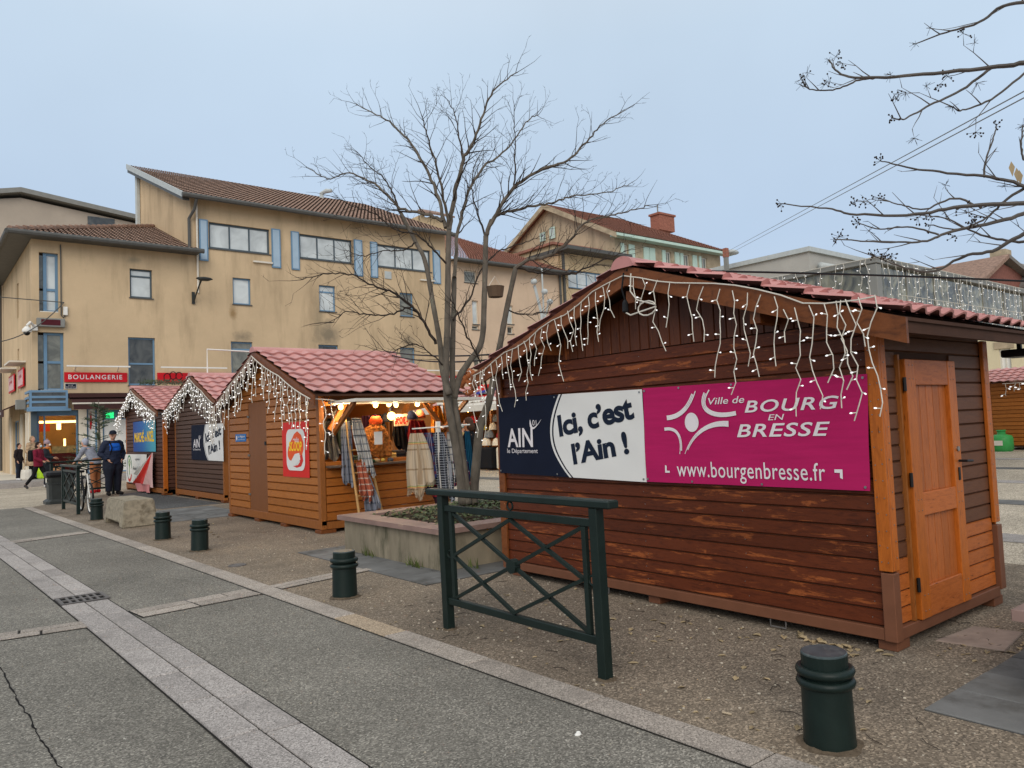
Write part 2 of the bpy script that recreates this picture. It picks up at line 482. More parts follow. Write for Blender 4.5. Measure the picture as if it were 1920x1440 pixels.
K['hutfront'] = timber('flaking_planks', (98, 47, 25), (68, 31, 17), (5, 0.7, 5), knots=False, rand=0.2, rough=0.45, wear=(152, 83, 43), wear_at=0.558)
K['hutgable'] = timber('gable_boards', (100, 54, 32), (70, 36, 22), (5, 5, 0.6), knots=False, rand=0.2, rough=0.42, wear=(156, 90, 50), wear_at=0.6)
K['hutside'] = timber('brown_planks', (104, 65, 42), (84, 50, 32), (0.7, 5, 5), knots=False, rand=0.08, rough=0.5)
K['orangeH'] = timber('orange_planks', (184, 102, 46), (150, 76, 30), (0.9, 5, 5), rand=0.12, rough=0.42)
K['orangeV'] = timber('orange_uprights', (186, 102, 36), (152, 78, 26), (5, 5, 0.7), rand=0.08, rough=0.38)
K['doorpanel'] = timber('door_boards', (178, 100, 48), (150, 80, 38), (5, 5, 0.8), rand=0.12, rough=0.42)
K['fascia'] = timber('fascia_boards', (122, 70, 36), (84, 46, 24), (4, 0.8, 1.6), knots=False, rand=0.08, rough=0.45, wear=(132, 80, 42), wear_at=0.66)
K['basebeam'] = plain('base_beam_paint', (112, 72, 52), 0.55, 0.12, 8, dirt=((160, 140, 128), 14, 0.74))
K['honey'] = timber('honey_planks', (172, 106, 46), (140, 80, 32), (5, 0.9, 5), rand=0.13, rough=0.42)
K['honeyX'] = timber('honey_planks_side', (166, 98, 40), (136, 76, 30), (0.9, 5, 5), rand=0.1, rough=0.42)
K['honeyV'] = timber('honey_posts', (150, 92, 44), (118, 70, 34), (5, 5, 0.8), rand=0.06, rough=0.45)
K['browndoor'] = timber('brown_door', (126, 78, 42), (116, 70, 38), (5, 5, 0.6), knots=False, rand=0.03, rough=0.5)
K['umber'] = timber('umber_planks', (92, 66, 52), (72, 50, 40), (5, 0.9, 5), knots=False, rand=0.1, rough=0.5)
K['umber2'] = timber('red_umber_planks', (92, 60, 48), (72, 46, 37), (5, 0.9, 5), knots=False, rand=0.1, rough=0.5)
K['inner'] = timber('inner_boards', (176, 112, 56), (146, 88, 42), (1, 5, 5), rand=0.05, rough=0.6)
K['sheet'] = plain('pink_roof_sheet', (188, 136, 131), 0.5, 0.14, 2.2, dirt=((150, 108, 102), 6, 0.62))
K['sheet_red'] = plain('rose_roof_sheet', (184, 128, 124), 0.46, 0.16, 2.5, dirt=((140, 96, 92), 6, 0.58))
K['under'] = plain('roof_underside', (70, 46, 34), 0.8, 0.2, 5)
K['black'] = plain('black_plastic', (22, 22, 24), 0.45, 0.2, 8)
K['cable'] = plain('black_cable', (20, 20, 22), 0.5)
K['wirew'] = plain('white_cable', (204, 199, 188), 0.6, 0.06, 8)
K['bulb'] = emit('cold_bulb', (255, 255, 255), 0.6)
K['warm'] = emit('warm_bulb', (255, 206, 120), 5.0)
K['glow'] = emit('lamp_tube', (255, 236, 200), 5.0)
K['white'] = plain('white_paint', (226, 224, 218), 0.5, 0.05, 4)
K['offwhite'] = plain('off_white_paint', (214, 208, 196), 0.6, 0.08, 4, dirt=((176, 168, 150), 3, 0.62))
K['navy'] = plain('navy_print', (12, 20, 40), 0.8, 0.1, 5, bump=0.15, bscale=300)
K['banw'] = plain('banner_white', (218, 217, 214), 0.55, 0.03, 3, bump=0.15, bscale=300)
K['magenta'] = plain('magenta_print', (172, 24, 88), 0.75, 0.09, 3, stretch=(1, 1, 12), bump=0.2, bscale=250)
K['printw'] = plain('print_white', (220, 214, 216), 0.55, 0.02)
K['printn'] = plain('print_navy', (14, 26, 46), 0.55, 0.02)
K['red'] = plain('red_print', (206, 38, 30), 0.5, 0.05)
K['yellow'] = plain('yellow_print', (246, 200, 30), 0.5, 0.03)
K['orangep'] = plain('orange_print', (224, 84, 30), 0.5, 0.1)
K['signred'] = plain('shop_sign_red', (196, 22, 34), 0.45, 0.05, 3)
K['brass'] = plain('eyelet', (150, 150, 150), 0.3, 0.1, metal=0.8)
K['ochre'] = stucco('ochre_render', (202, 178, 145), (150, 131, 105), 0.5, spots=[(q_.x - 12, q_.z, a_, b_, cc_, k_) for (q_, a_, b_, cc_, k_) in ((ony(617, 628, 36), .9, .9, (104, 98, 86), .75), (ony(600, 598, 36), .5, 1.6, (138, 126, 104), .5), (ony(455, 632, 36), .6, .35, (112, 104, 90), .7), (ony(437, 586, 36), .22, .45, (146, 120, 84), .9), (ony(250, 487, 36), .35, .2, (150, 138, 116), .8), (ony(765, 640, 36), .5, .5, (120, 110, 94), .6))])
K['ochre2'] = stucco('yellow_render', (206, 182, 146), (176, 150, 114))
K['pink'] = stucco('pink_render', (208, 183, 158), (178, 154, 130), 0.56)
K['beige'] = stucco('beige_render', (192, 172, 144), (120, 108, 92), 0.5)
K['cream'] = stucco('cream_render', (216, 204, 172), (190, 180, 150))
K['greyr'] = stucco('grey_cladding', (172, 170, 164), (158, 156, 150), 0.66)
K['mauve'] = stucco('mauve_render', (178, 166, 152), (164, 152, 138), 0.62)
K['stonew'] = plain('stone_wall', (172, 156, 132), 0.95, 0.3, 1.6, bump=0.5, bscale=8, dirt=((136, 122, 102), 2.2, 0.55))
K['plinth'] = plain('pale_pillar', (214, 206, 190), 0.8, 0.08, 3)
K['tilebr'] = plain('brown_roof_tile', (140, 114, 100), 0.85, 0.45, 4.5, dirt=((92, 74, 66), 3.5, 0.58))
K['tilered'] = plain('red_roof_tile', (152, 104, 88), 0.85, 0.3, 5, dirt=((116, 80, 70), 2.0, 0.58))
K['tilegrey'] = plain('grey_roof_tile', (120, 116, 112), 0.85, 0.25, 5)
K['gutter'] = plain('gutter_grey', (84, 84, 82), 0.5, 0.15, 4)
K['fasciawhite'] = plain('fascia_pale', (178, 184, 184), 0.5, 0.1, 4)
K['bluef'] = plain('blue_frame', (106, 138, 166), 0.5, 0.08, 3)
K['bluel'] = plain('blue_louvre', (160, 182, 200), 0.5, 0.06, 3)
K['greyf'] = plain('grey_frame', (78, 90, 98), 0.5, 0.1, 3)
K['mint'] = plain('mint_shutter', (186, 208, 196), 0.6, 0.08, 3)
K['wframe'] = plain('white_frame', (206, 202, 190), 0.6, 0.06, 3)
K['pane'] = glass('window_pane', (196, 202, 202), 0.05, 0.15)  # pale base colour paints in sky reflection, along with light curtains behind
K['panedark'] = glass('dark_pane', (66, 66, 62), 0.03, 0.6, 1.2)
K['panegrey'] = glass('net_curtain_pane', (112, 112, 102), 0.05, 0.35, 1.5)
K['clear'] = clear_glass('clear_glass')
K['netglass'] = glass('canopy_glass', (112, 110, 94), 0.12, 0.7, 2.6)  # patchy colour paints in reflections and the view through the glass
K['steel'] = plain('grey_steel', (132, 132, 128), 0.5, 0.1, 4)
K['awning'] = plain('brown_awning', (66, 42, 40), 0.85, 0.08, 4)
K['brick'] = plain('red_brick', (150, 98, 82), 0.9, 0.35, 8, bump=0.4, bscale=20)
K['brickred'] = plain('rust_cladding', (128, 84, 74), 0.9, 0.25, 6)
K['ledred'] = plain('led_display', (78, 22, 30), 0.4, 0.15, 10)
K['greenlit'] = emit('green_cross', (40, 220, 120), 1.6)
K['skin'] = plain('skin', (198, 150, 126), 0.55, 0.06, 8)
K['mask'] = plain('face_mask', (176, 206, 216), 0.8, 0.05, 8)
K['gas'] = plain('gas_green', (64, 156, 84), 0.4, 0.1, 5)
K['fir'] = plain('fir_needle', (64, 76, 56), 0.8, 0.3, 4)
def cloth(name, rgb, rough=0.9, var=0.2): 
    if name not in K: K[name] = plain(name, rgb, rough, var, 14, bump=0.35, bscale=160)
    return K[name]

# ================================================================== GROUND
def structure(o, label=None): o['kind'] = 'structure'; return o
def sheet(name, pts, z, mat, parent=None):
    mb = MB(); mb.poly([(p[0], p[1], z) for p in pts])
    o = mb.build(name, mat, parent)
    return o
plaza = structure(sheet('plaza_ground', [(-400, -400), (400, -400), (400, 400), (-400, 400)], 0.0, K['plaza']))
def kx(y): return 2.875 - 0.0263 * y                                # road edge of the kerb
def gx(y): return 1.66 - 0.0065 * y - 0.001 * y * y                 # kerb-side edge of the gutter strip
YS = [-6 + i * 1.1 for i in range(26)]                              # -6 .. 21.5
YE = 22.2
ys = YS + [YE]
road = structure(sheet('road', [(-14, -6)] + [(kx(y), y) for y in ys] + [(-14, YE + 2.4)], 0.004, K['road']))
pave = structure(sheet('pavement', [(kx(y) + 0.19, y) for y in ys] + [(5.4, 26.0), (8.2, 22.0), (8.2, -6)], 0.004, K['gravel']))
structure(sheet('asphalt_patch', [(4.45, 17.95), (5.75, 18.0), (5.6, 24.9), (4.9, 24.4), (4.0, 20.0)], 0.008, K['darkasph']))
# crack in the road surface
mb = MB(); pts = [gnd(0, 1252), gnd(20, 1290), gnd(38, 1322), gnd(58, 1352), gnd(72, 1378), gnd(92, 1412), gnd(112, 1442), gnd(135, 1490)]
fine_pts = []
for a, b in zip(pts, pts[1:]):
    for t in range(6):
        q = a.lerp(b, t / 6); q.x += rnd.uniform(-.007, .007); fine_pts.append(q)
for i in range(len(fine_pts) - 1):
    a, b = fine_pts[i], fine_pts[i + 1]; w = rnd.uniform(.002, .006)
    mb.poly([(a.x - w, a.y, .0062), (a.x + w, a.y, .0062), (b.x + w, b.y, .0062), (b.x - w, b.y, .0062)])
mb.build('crack', K['pit'], road)

def stone(parent, name, q, z1, mat, c=0.006):
    """flat stone: quad q of xy corners (counter-clockwise), chamfered top edge"""
    cx = sum(p[0] for p in q) / 4; cy = sum(p[1] for p in q) / 4
    def inset(p, d):
        dx, dy = cx - p[0], cy - p[1]; l = math.hypot(dx, dy); return (p[0] + dx / l * d, p[1] + dy / l * d)
    jit = rnd.uniform(-.0015, .002)
    mb = MB(); lo = [(p[0], p[1], -0.03) for p in q]; mid = [(p[0], p[1], z1 - c + jit) for p in q]; top = [(*inset(p, c * 1.3), z1 + jit) for p in q]
    mb.add(lo + mid + top, [(i, (i + 1) % 4, 4 + (i + 1) % 4, 4 + i) for i in range(4)] + [(4 + i, 4 + (i + 1) % 4, 8 + (i + 1) % 4, 8 + i) for i in range(4)] + [(8, 9, 10, 11)])
    return mb.build(name, mat, parent)
# kerb line of granite stones, flush with the pavement
kb = MB()
for i in range(len(ys) - 1):
    a, b = ys[i], ys[i + 1]
    kb.poly([(kx(a) - .008, a, .0072), (kx(a) + .198, a, .0072), (kx(b) + .198, b, .0072), (kx(b) - .008, b, .0072)])
kerb = structure(kb.build('kerb', K['bed']))
y = -5.0; i = 0
while y < 21.9:
    L = rnd.uniform(0.92, 1.08) if not (4.4 < y < 5.6) else 0.78
    y2 = min(y + L, 22.0)
    mt = K['ochrest'] if 4.75 < (y + y2) / 2 < 6.1 else K['kerbg']
    stone(kerb, 'kerb_stone', [(kx(y) + .004, y + .003), (kx(y) + .186, y + .003), (kx(y2) + .186, y2 - .003), (kx(y2) + .004, y2 - .003)], .017, mt)
    y = y2
# gutter strip: two rows of slabs with a dark joint between them
gb = MB(); gys = [-5 + i * 1.05 for i in range(27)]
for a, b in zip(gys, gys[1:]):
    gb.poly([(gx(a) - .395, a, .0072), (gx(a) + .012, a, .0072), (gx(b) + .012, b, .0072), (gx(b) - .395, b, .0072)])
gut = structure(gb.build('gutter_strip', K['bed']))
for r in (0, 1):
    y = -4.6 + r * 0.31
    while y < 22.3:
        L = rnd.uniform(0.62, 0.86); y2 = y + L
        if y < 8.65 and y2 > 8.24: 
            if 8.24 - y > 0.25: y2 = 8.235
            else: y = 8.655; y2 = y + L
        o0, o1 = (-.383, -.199) if r == 0 else (-.186, -.002)
        stone(gut, 'gutter_slab', [(gx(y) + o0, y + .006), (gx(y) + o1, y + .006), (gx(y2) + o1, y2 - .006), (gx(y2) + o0, y2 - .006)], .016 - .002 * r, K['granite'])
        y = y2 if not abs(y2 - 8.235) < 1e-6 else 8.655
# cross strips of narrow setts
def strip(xa, ya, xb, yb, w, parent, z=.014):
    d = V((xb - xa, yb - ya)); l = d.length; d.normalize(); n = V((-d.y, d.x))
    P = lambda s, t: (xa + d.x * s + n.x * t, ya + d.y * s + n.y * t)
    s_ = structure(MB().poly([(*P(-.01, -.01), .0085), (*P(l + .01, -.01), .0085), (*P(l + .01, w + .01), .0085), (*P(-.01, w + .01), .0085)]).build('sett_strip', K['bed']))
    for r in (0, 1):
        s = 0.0
        while s < l - .05:
            e_ = min(l, s + rnd.uniform(.26, .62)); g = .0085
            if l - e_ < .12: e_ = l
            stone(s_, 'sett', [P(s + g, r * w / 2 + g), P(e_ - g, r * w / 2 + g), P(e_ - g, (r + 1) * w / 2 - g), P(s + g, (r + 1) * w / 2 - g)], z, K['kerbg'], .005)
            s = e_
strip(1.375, 14.2, 2.485, 14.56, .34, None)
strip(1.605, 7.14, 2.675, 7.25, .36, None)
strip(-6.0, 8.05, 1.215, 7.12, .27, None)
strip(2.9, 7.33, 4.0, 7.52, .25, None)
# drain grate
g = gnd(163, 1125)
dr = thing('drain_grate', (1.375, 8.445, 0.0), 'cast iron drain grate with two rows of slots across the granite gutter', 'drain grate')
x0, x1, y0_, y1_ = 1.155, 1.565, 8.25, 8.64
MB().poly([(x0, y0_, .009), (x1, y0_, .009), (x1, y1_, .009), (x0, y1_, .009)]).build('pit', K['pit'], dr)
fb = MB()
fb.box(x0, x1, y0_, y0_ + .03, .01, .022).box(x0, x1, y1_ - .03, y1_, .01, .022).box(x0, x0 + .03, y0_ + .03, y1_ - .03, .01, .022).box(x1 - .03, x1, y0_ + .03, y1_ - .03, .01, .022)
fb.build('frame', K['iron'], dr)
for k in range(1, 6): MB().box(x0 + .03 + k * .0583 - .011, x0 + .03 + k * .0583 + .011, y0_ + .03, y1_ - .03, .011, .021).build('grate_bar', K['iron'], dr)
MB().box(x0 + .03, x1 - .03, 8.43, 8.46, .0105, .0205).build('crossbar', K['iron'], dr)
def manhole(p, r, label):
    m = thing('manhole_cover', (p.x, p.y, 0), label, 'manhole cover')
    MB().lathe([(r, .0), (r, .012), (r * .9, .013), (r * .88, .009), (r * .2, .0095)], (p.x, p.y, .001), 20).build('lid', K['iron'], m)
manhole(gnd(445, 1061), .1, 'small round iron cover set in the worn brown pavement beyond the kerb')
manhole(gnd(355, 1129), .09, 'small round iron cover set in the narrow sett strip across the road')
# slate slabs: round both planters and in front of the huts
def slabs(name, x0, x1, y0, y1, dx, dy, hole=None, skip=None):
    bed = structure(MB().poly([(x0, y0, .0075), (x1, y0, .0075), (x1, y1, .0075), (x0, y1, .0075)]).build(name, K['bed']))
    nx, ny = max(1, round((x1 - x0) / dx)), max(1, round((y1 - y0) / dy))
    for i in range(nx):
        for j in range(ny):
            a, b = x0 + (x1 - x0) * i / nx, x0 + (x1 - x0) * (i + 1) / nx; c, d = y0 + (y1 - y0) * j / ny, y0 + (y1 - y0) * (j + 1) / ny
            if hole and a > hole[0] and b < hole[1] and c > hole[2] and d < hole[3]: continue
            if skip and skip((a + b) / 2, (c + d) / 2): continue
            stone(bed, 'slate_slab', [(a + .003, c + .003), (b - .003, c + .003), (b - .003, d - .003), (a + .003, d - .003)], .014, K['slate'], .003)
    return bed
slabs('slate_border', 3.93, 6.1, 6.35, 9.4, .42, .5, hole=(4.5, 6.1, 6.9, 9.0))
slabs('slate_border', 3.97, 6.3, -1.2, 1.79, .42, .5, hole=(4.5, 6.3, -.9, 1.4))
slabs('slate_paving', 3.85, 5.35, 14.9, 17.6, .5, .54)
stone(pave, 'stone_patch', [(5.25, 1.86), (5.75, 1.92), (5.7, 2.2), (5.2, 2.24)], .012, plain('stone_patch', (150, 134, 124), .9, .25, 6, bump=.4, bscale=30))
# plaza band of pale slabs in the distance on the right
for k in range(5):
    structure(sheet('paving_band', [(9.5 + k * 3.6, -3), (10.1 + k * 3.6, -3), (10.1 + k * 3.6, 34), (9.5 + k * 3.6, 34)], .005, K['slate'] if k % 2 else K['granite']))
# far pavement along the shop fronts, one step up
fp = MB(); fp.box(2.4, 40, 33.2, 36.2, -.05, .2); structure(fp.build('shop_pavement', K['granite']))
fp = MB(); fp.box(2.4, 4.2, 36.203, 60, -.05, .197); structure(fp.build('side_pavement', K['plinth']))
fp = MB(); fp.box(2.4, 40.2, 33.02, 33.197, -.05, .185); structure(fp.build('far_kerb', K['granite']))

# ================================================================== MARKET HUTS
def board(parent, name, fr, ua, ub, z0, z1, t, mat, c=0.008, n0=0.0):
    """horizontal board; ua=(left,right) at z0, ub=(left,right) at z1"""
    h = z1 - z0
    if h <= 0.004 or (ua[1] - ua[0]) < .01: return None
    L = lambda k, z: ua[k] + (ub[k] - ua[k]) * (z - z0) / h
    prof = [(n0, z0), (n0 + t, z0 + c * 1.6), (n0 + t, z1 - c * .6), (n0, z1)]
    vs = [fr.p(L(0, z), z, n) for n, z in prof] + [fr.p(L(1, z), z, n) for n, z in prof]
    mb = MB().add(vs, [(i, i + 4, i + 5, i + 1) for i in range(3)] + [(3, 7, 4, 0), (0, 1, 2, 3), (7, 6, 5, 4)])
    return mb.build(name, mat, parent)
def vboard(parent, name, fr, u0, u1, z0, z1a, z1b, t, mat, c=0.006, n0=0.0):
    prof = [(n0, u0), (n0 + t, u0 + c), (n0 + t, u1 - c), (n0, u1)]
    top = lambda u: z1a + (z1b - z1a) * (u - u0) / (u1 - u0)
    vs = [fr.p(u, z0, n) for n, u in prof] + [fr.p(u, top(u), n) for n, u in prof]
    mb = MB().add(vs, [(i, i + 4, i + 5, i + 1) for i in range(3)] + [(3, 7, 4, 0), (0, 1, 2, 3), (7, 6, 5, 4)])
    return mb.build(name, mat, parent)
def tile_sheet(mb, x0, x1, yr, zr, ye, ze, lam=0.2, row=0.34, amp=0.036, step=0.034, q=8):
    """pressed metal tile sheet from ridge (yr,zr) to eave (ye,ze), waves running along x"""
    L = math.hypot(ye - yr, ze - zr); d = V((0, (ye - yr) / L, (ze - zr) / L)); n = V((0, -d.z, d.y)) if d.y > 0 else V((0, d.z, -d.y))
    if n.z < 0: n = -n
    nr = max(2, round(L / row)); nc = max(4, round((x1 - x0) / lam)) * q
    def w(i):
        t = (i / q) % 1.0
        return amp * (math.sin(2 * math.pi * t) * .5 + .5 + .1 * math.sin(4 * math.pi * t))
    def P(i, s, lift): p = V((x0 + (x1 - x0) * i / nc, yr, zr)) + d * s + n * (w(i) + lift); return p
    for r in range(nr):
        s0, s1 = L * r / nr, L * (r + 1) / nr
        rows = [[P(i, s0, 0) for i in range(nc + 1)], [P(i, (s0 + s1) / 2, step * .45) for i in range(nc + 1)], [P(i, s1 + .012 * math.sin(2 * math.pi * i / q), step) for i in range(nc + 1)], [P(i, s1 + .012 * math.sin(2 * math.pi * i / q) - .004, 0 if r < nr - 1 else step - .016) for i in range(nc + 1)]]
        b = len(mb.v); k = nc + 1
        for rr in rows: mb.v += [tuple(p) for p in rr]
        for a in range(3):
            for i in range(nc):
                f = (b + a * k + i, b + a * k + i + 1, b + (a + 1) * k + i + 1, b + (a + 1) * k + i)
                mb.f.append(f if (ye > yr) == False else f[::-1]); mb.mi.append(mb.cur)
    return mb
def hut_roof(parent, x0, x1, yl, yr_, ridge_y, ze, zr, mat, mfascia, fh=0.15, xf=None, lam=0.2, row=0.34, zel=None):
    """two tile slopes, ridge cap, soffit slabs and the front verge boards; yl > yr_"""
    zel = ze if zel is None else zel
    rf = MB(); tile_sheet(rf, x0 - .02, x1, ridge_y, zr, yr_, ze, lam, row)
    tile_sheet(rf, x0 - .02, x1, ridge_y, zr, yl, zel, lam, row)
    r = rf.build('roof', mat, parent, smooth=False)
    cap = MB()
    n = 12; b = []
    for k in range(9):
        xx = x0 - .05 + (x1 + .07 - x0) * k / 8
        ring = [(xx, ridge_y + .12 * math.cos(math.pi * j / n) , zr - .035 + .095 * math.sin(math.pi * j / n)) for j in range(n + 1)]
        b.append(len(cap.v)); cap.v += ring
    for k in range(8):
        for j in range(n): cap.f.append((b[k] + j, b[k + 1] + j, b[k + 1] + j + 1, b[k] + j + 1)); cap.mi.append(0)
    cap.poly([(x0 - .05, ridge_y + .12 * math.cos(math.pi * j / n), zr - .035 + .095 * math.sin(math.pi * j / n)) for j in range(n + 1)])
    cap.build('ridge_cap', mat, parent, smooth=False)
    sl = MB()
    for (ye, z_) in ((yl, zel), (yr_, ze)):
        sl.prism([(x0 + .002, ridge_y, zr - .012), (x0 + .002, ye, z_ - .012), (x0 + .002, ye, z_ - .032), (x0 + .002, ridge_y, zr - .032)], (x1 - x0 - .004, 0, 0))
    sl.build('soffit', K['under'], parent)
    for ye, z_ in ((yl, zel), (yr_, ze)):
        s = 1 if ye > ridge_y else -1; yy = ye + s * .02
        MB().prism([(x0 - .024, ridge_y + s * .001, zr - .015), (x0 - .024, yy, z_ - .02), (x0 - .024, yy, z_ - .02 - fh), (x0 - .024, ridge_y + s * .001, zr - .015 - fh * 1.06)], (.026, 0, 0)).build('verge_board', mfascia, parent)
    return r

def strand_pts(p, L, seed, out):
    r = random.Random(seed); n = max(3, int(L / .075)); pts = [V(p)]
    dy = 0; zz = 0
    for i in range(1, n + 1):
        dy += r.uniform(-.05, .05); dy *= .82
        pts.append(V(p) + V((out.x * r.uniform(.0, .02), dy if abs(out.x) > .5 else 0, -L * i / n)) + V((dy if abs(out.y) > .5 else 0, 0, 0)))
    return pts
def icicles(name, label, path, spots, out=V((-1, 0, 0)), wire=.004, bulb=.011, group=None, seed=3, cat='light string', gap=.085, extra=None):
    """icicle light curtain: cable along path, one strand per (point, length)"""
    r = random.Random(seed)
    base = path[0]
    t = thing(name, base, label, cat, group)
    MB().tube(path, wire * 1.25, 5).build('cable', K['wirew'], t)
    for i, (p, L) in enumerate(spots):
        pts = strand_pts(p, L, seed * 100 + i, out)
        mb = MB(); mb.tube(pts, wire * .95, 4, cap=False)
        bb = MB()
        tot = 0; nb = max(2, int(L / gap)); side = V((0, 1, 0)) if abs(out.x) > .5 else V((1, 0, 0))
        for k in range(nb):
            f = (k + .6) / nb * (len(pts) - 1); a = int(f); q = pts[a].lerp(pts[min(a + 1, len(pts) - 1)], f - a)
            s = side * (1 if (k + i) % 2 else -1) * r.uniform(.6, 1.0) + out * r.uniform(.0, .5) + V((0, 0, r.uniform(-.45, .35)))
            s.normalize(); tip = q + s * bulb * 3.6
            mb.tube([q, tip], wire * .8, 3, cap=False)
            bb.tube([tip - s * bulb * .4, tip + s * bulb * .9, tip + s * bulb * 1.9], [bulb * .45, bulb * .8, bulb * .35], 5)
        st = mb.build('strand', K['wirew'], t)
        bb.build('bulbs', K['bulb'], st)['kind'] = 'stuff'
    return t
def along(path, f):
    ls = [(b - a).length for a, b in zip(path, path[1:])]; T = sum(ls) * f
    for a, b, l in zip(path, path[1:], ls):
        if T <= l: return a.lerp(b, T / l)
        T -= l
    return path[-1].copy()

# ------------------------------------------------------------------ the big flaking hut on the right
HX, HY0, HY1 = 4.80, 2.31, 6.20          # front plane and side walls
HB = 6.52                                # back
hut = thing('market_hut', (5.6, 4.2, 0), 'large reddish brown hut with flaking planks and orange door, behind the green railing', 'market hut', 'wooden market huts')
RY, ZE, ZR = 4.13, 2.05, 2.755
def hz(y): return ZR - .06 - (ZR - ZE) * abs(y - RY) / (RY - 2.0 if y < RY else 6.27 - RY)
MB().box(HX + .014, HB - .03, HY0 + .014, HY1 - .03, .12, 2.08).prism([(HX + .03, HY0 + .05, 2.08), (HX + .03, HY1 - .05, 2.08), (HX + .03, HY1 - .05, 2.1), (HX + .03, RY, ZR - .12), (HX + .03, HY0 + .05, 2.1)], (HB - HX - .06, 0, 0)).build('core', K['under'], hut)  # dark filling added inside so no light passes between the planks
fy = Frame((HX, 0, 0), (0, 1, 0), (-1, 0, 0))
nP = 19; PZ = .148; ph = (2.085 - PZ) / nP
for i in range(nP):
    z0 = PZ + i * ph
    board(hut, 'plank', fy, (HY0 + .04, HY1 - .06), (HY0 + .04, HY1 - .06), z0 + .002, z0 + ph - .002, .014, K['hutfront'], .006, -.014)
y = HY0 + .02
while y < HY1 - .04:
    w = rnd.uniform(.098, .118); y2 = min(y + w, HY1 - .02)
    za, zb = hz(y) - .05, hz(y2) - .05
    if min(za, zb) > 2.1: vboard(hut, 'gable_board', fy, y + .002, y2 - .002, 2.09, za, zb, .016, K['hutgable'], .005, -.02)
    y = y2
fs = Frame((0, HY0, 0), (1, 0, 0), (0, -1, 0))
DX0, DX1, DZ0, DZ1 = 5.10, 5.875, .15, 1.83
for i in range(nP):
    z0 = PZ + i * ph; z1 = z0 + ph
    om = K['orangeH'] if i < 4 else K['hutside']
    om2 = K['orangeH'] if i < 5 else K['hutside']
    if z0 < DZ1 + .02:
        board(hut, 'plank', fs, (HX + .05, DX0 - .05), (HX + .05, DX0 - .05), z0 + .002, z1 - .002, .014, om, .006, -.014)
        board(hut, 'plank', fs, (DX1 + .02, HB - .07), (DX1 + .02, HB - .07), z0 + .002, z1 - .002, .014, om2, .006, -.014)
    else:
        board(hut, 'plank', fs, (HX + .09, HB - .07), (HX + .09, HB - .07), z0 + .002, z1 - .002, .014, K['hutside'], .006, -.014)
# corner posts: two boards each at the front right, one at front left and back right
for (nm, bx) in (('corner_board', (HX - .028, HX, HY0 - .03, HY0 + .055, .5, 2.06)), ('corner_board', (HX + .001, HX + .07, HY0 - .03, HY0 - .001, .5, 2.06)),
                 ('corner_board', (HX - .028, HX, HY1 - .06, HY1 + .03, .14, 2.06)), ('corner_board', (HB - .07, HB + .02, HY0 - .028, HY0, .62, 2.0)), ('corner_board', (HX, HX + .07, HY1, HY1 + .03, .14, 2.06)), ('corner_board', (HB, HB + .025, HY0, HY0 + .09, .14, 2.0))):
    MB().bbox(*bx, .004).build(nm, K['orangeV'] if bx[2] < 5 else K['fascia'], hut)
for bx in ((HX - .033, HX + .05, HY0 - .034, HY0 + .045, .07, .49), (HB - .06, HB + .03, HY0 - .034, HY0 + .05, .12, .6)):
    MB().bbox(*bx, .004).build('corner_sleeve', K['basebeam'], hut)
for bx in ((HX - .026, HX + .06, HY0 + .046, HY1 + .02, .072, .146), (HX + .051, HB - .062, HY0 - .024, HY0 + .06, .072, .146), (HX + .07, HB, HY1 - .06, HY1 + .02, .072, .146), (HB - .06, HB, HY0 + .07, HY1 - .07, .072, .146)):
    MB().bbox(*bx, .004).build('base_beam', K['basebeam'], hut)
for (a, b) in ((HX + .01, HY0 - .01), (HB - .16, HY0 - .01), (HX + .01, HY1 - .2), (HX + .01, 4.2)):
    MB().bbox(a, a + .17, b, b + .12, .004, .071, .004).build('foot_block', K['basebeam'], hut)
for yy in (3.05, 4.75): 
    MB().tube([(HX - .01, yy, .07), (HX - .012, yy, .02), (HX - .012, yy + .12, .02), (HX - .01, yy + .12, .07)], .006, 5).build('lifting_loop', K['iron'], hut)
# door
dg = MB()
dg.bbox(DX0, DX0 + .135, HY0 - .045, HY0 - .004, DZ0, DZ1, .004)
door = dg.build('door', K['orangeV'], hut)
MB().bbox(DX1 - .125, DX1, HY0 - .045, HY0 - .004, DZ0, DZ1, .004).build('stile', K['orangeV'], door)
for (a, b) in ((DZ0, DZ0 + .2), (.80, .95), (DZ1 - .17, DZ1)):
    MB().bbox(DX0 + .136, DX1 - .126, HY0 - .042, HY0 - .004, a, b, .004).build('rail', K['orangeH'], door)
for i in range(5):
    a = DX0 + .136 + i * (DX1 - DX0 - .262) / 5; b = a + (DX1 - DX0 - .262) / 5
    for (z0, z1) in ((DZ0 + .201, .799), (.951, DZ1 - .171)):
        vboard(door, 'panel_board', fs, a + .001, b - .001, z0, z1, z1, .012, K['doorpanel'], .003, .004)
MB().box(DX0 - .045, DX0 - .022, HY0 - .02, HY0 + .01, DZ0, DZ1 + .03).build('door_jamb', K['honeyV'], hut)
MB().box(DX0 - .02, DX0 - .003, HY0 - .006, HY0 + .01, DZ0, DZ1 + .02).build('door_gap', K['pit'], hut)
for z_ in (.33, 1.0, 1.62): MB().tube([(DX0 - .012, HY0 - .04, z_), (DX0 - .012, HY0 - .04, z_ + .09)], .011, 6).build('hinge', K['black'], door)
xx = DX1 - .06
MB().bbox(xx - .016, xx + .016, HY0 - .052, HY0 - .0455, .99, 1.08, .003).build('lock_plate', K['black'], door)
MB().tube([(xx, HY0 - .05, 1.125), (xx, HY0 - .1, 1.125), (xx + .1, HY0 - .1, 1.12)], .009, 8).build('door_handle', K['black'], door)
MB().tube([(xx, HY0 - .045, 1.21), (xx, HY0 - .056, 1.21)], .018, 10).build('lock_cylinder', K['brass'], door)
nl = MB()
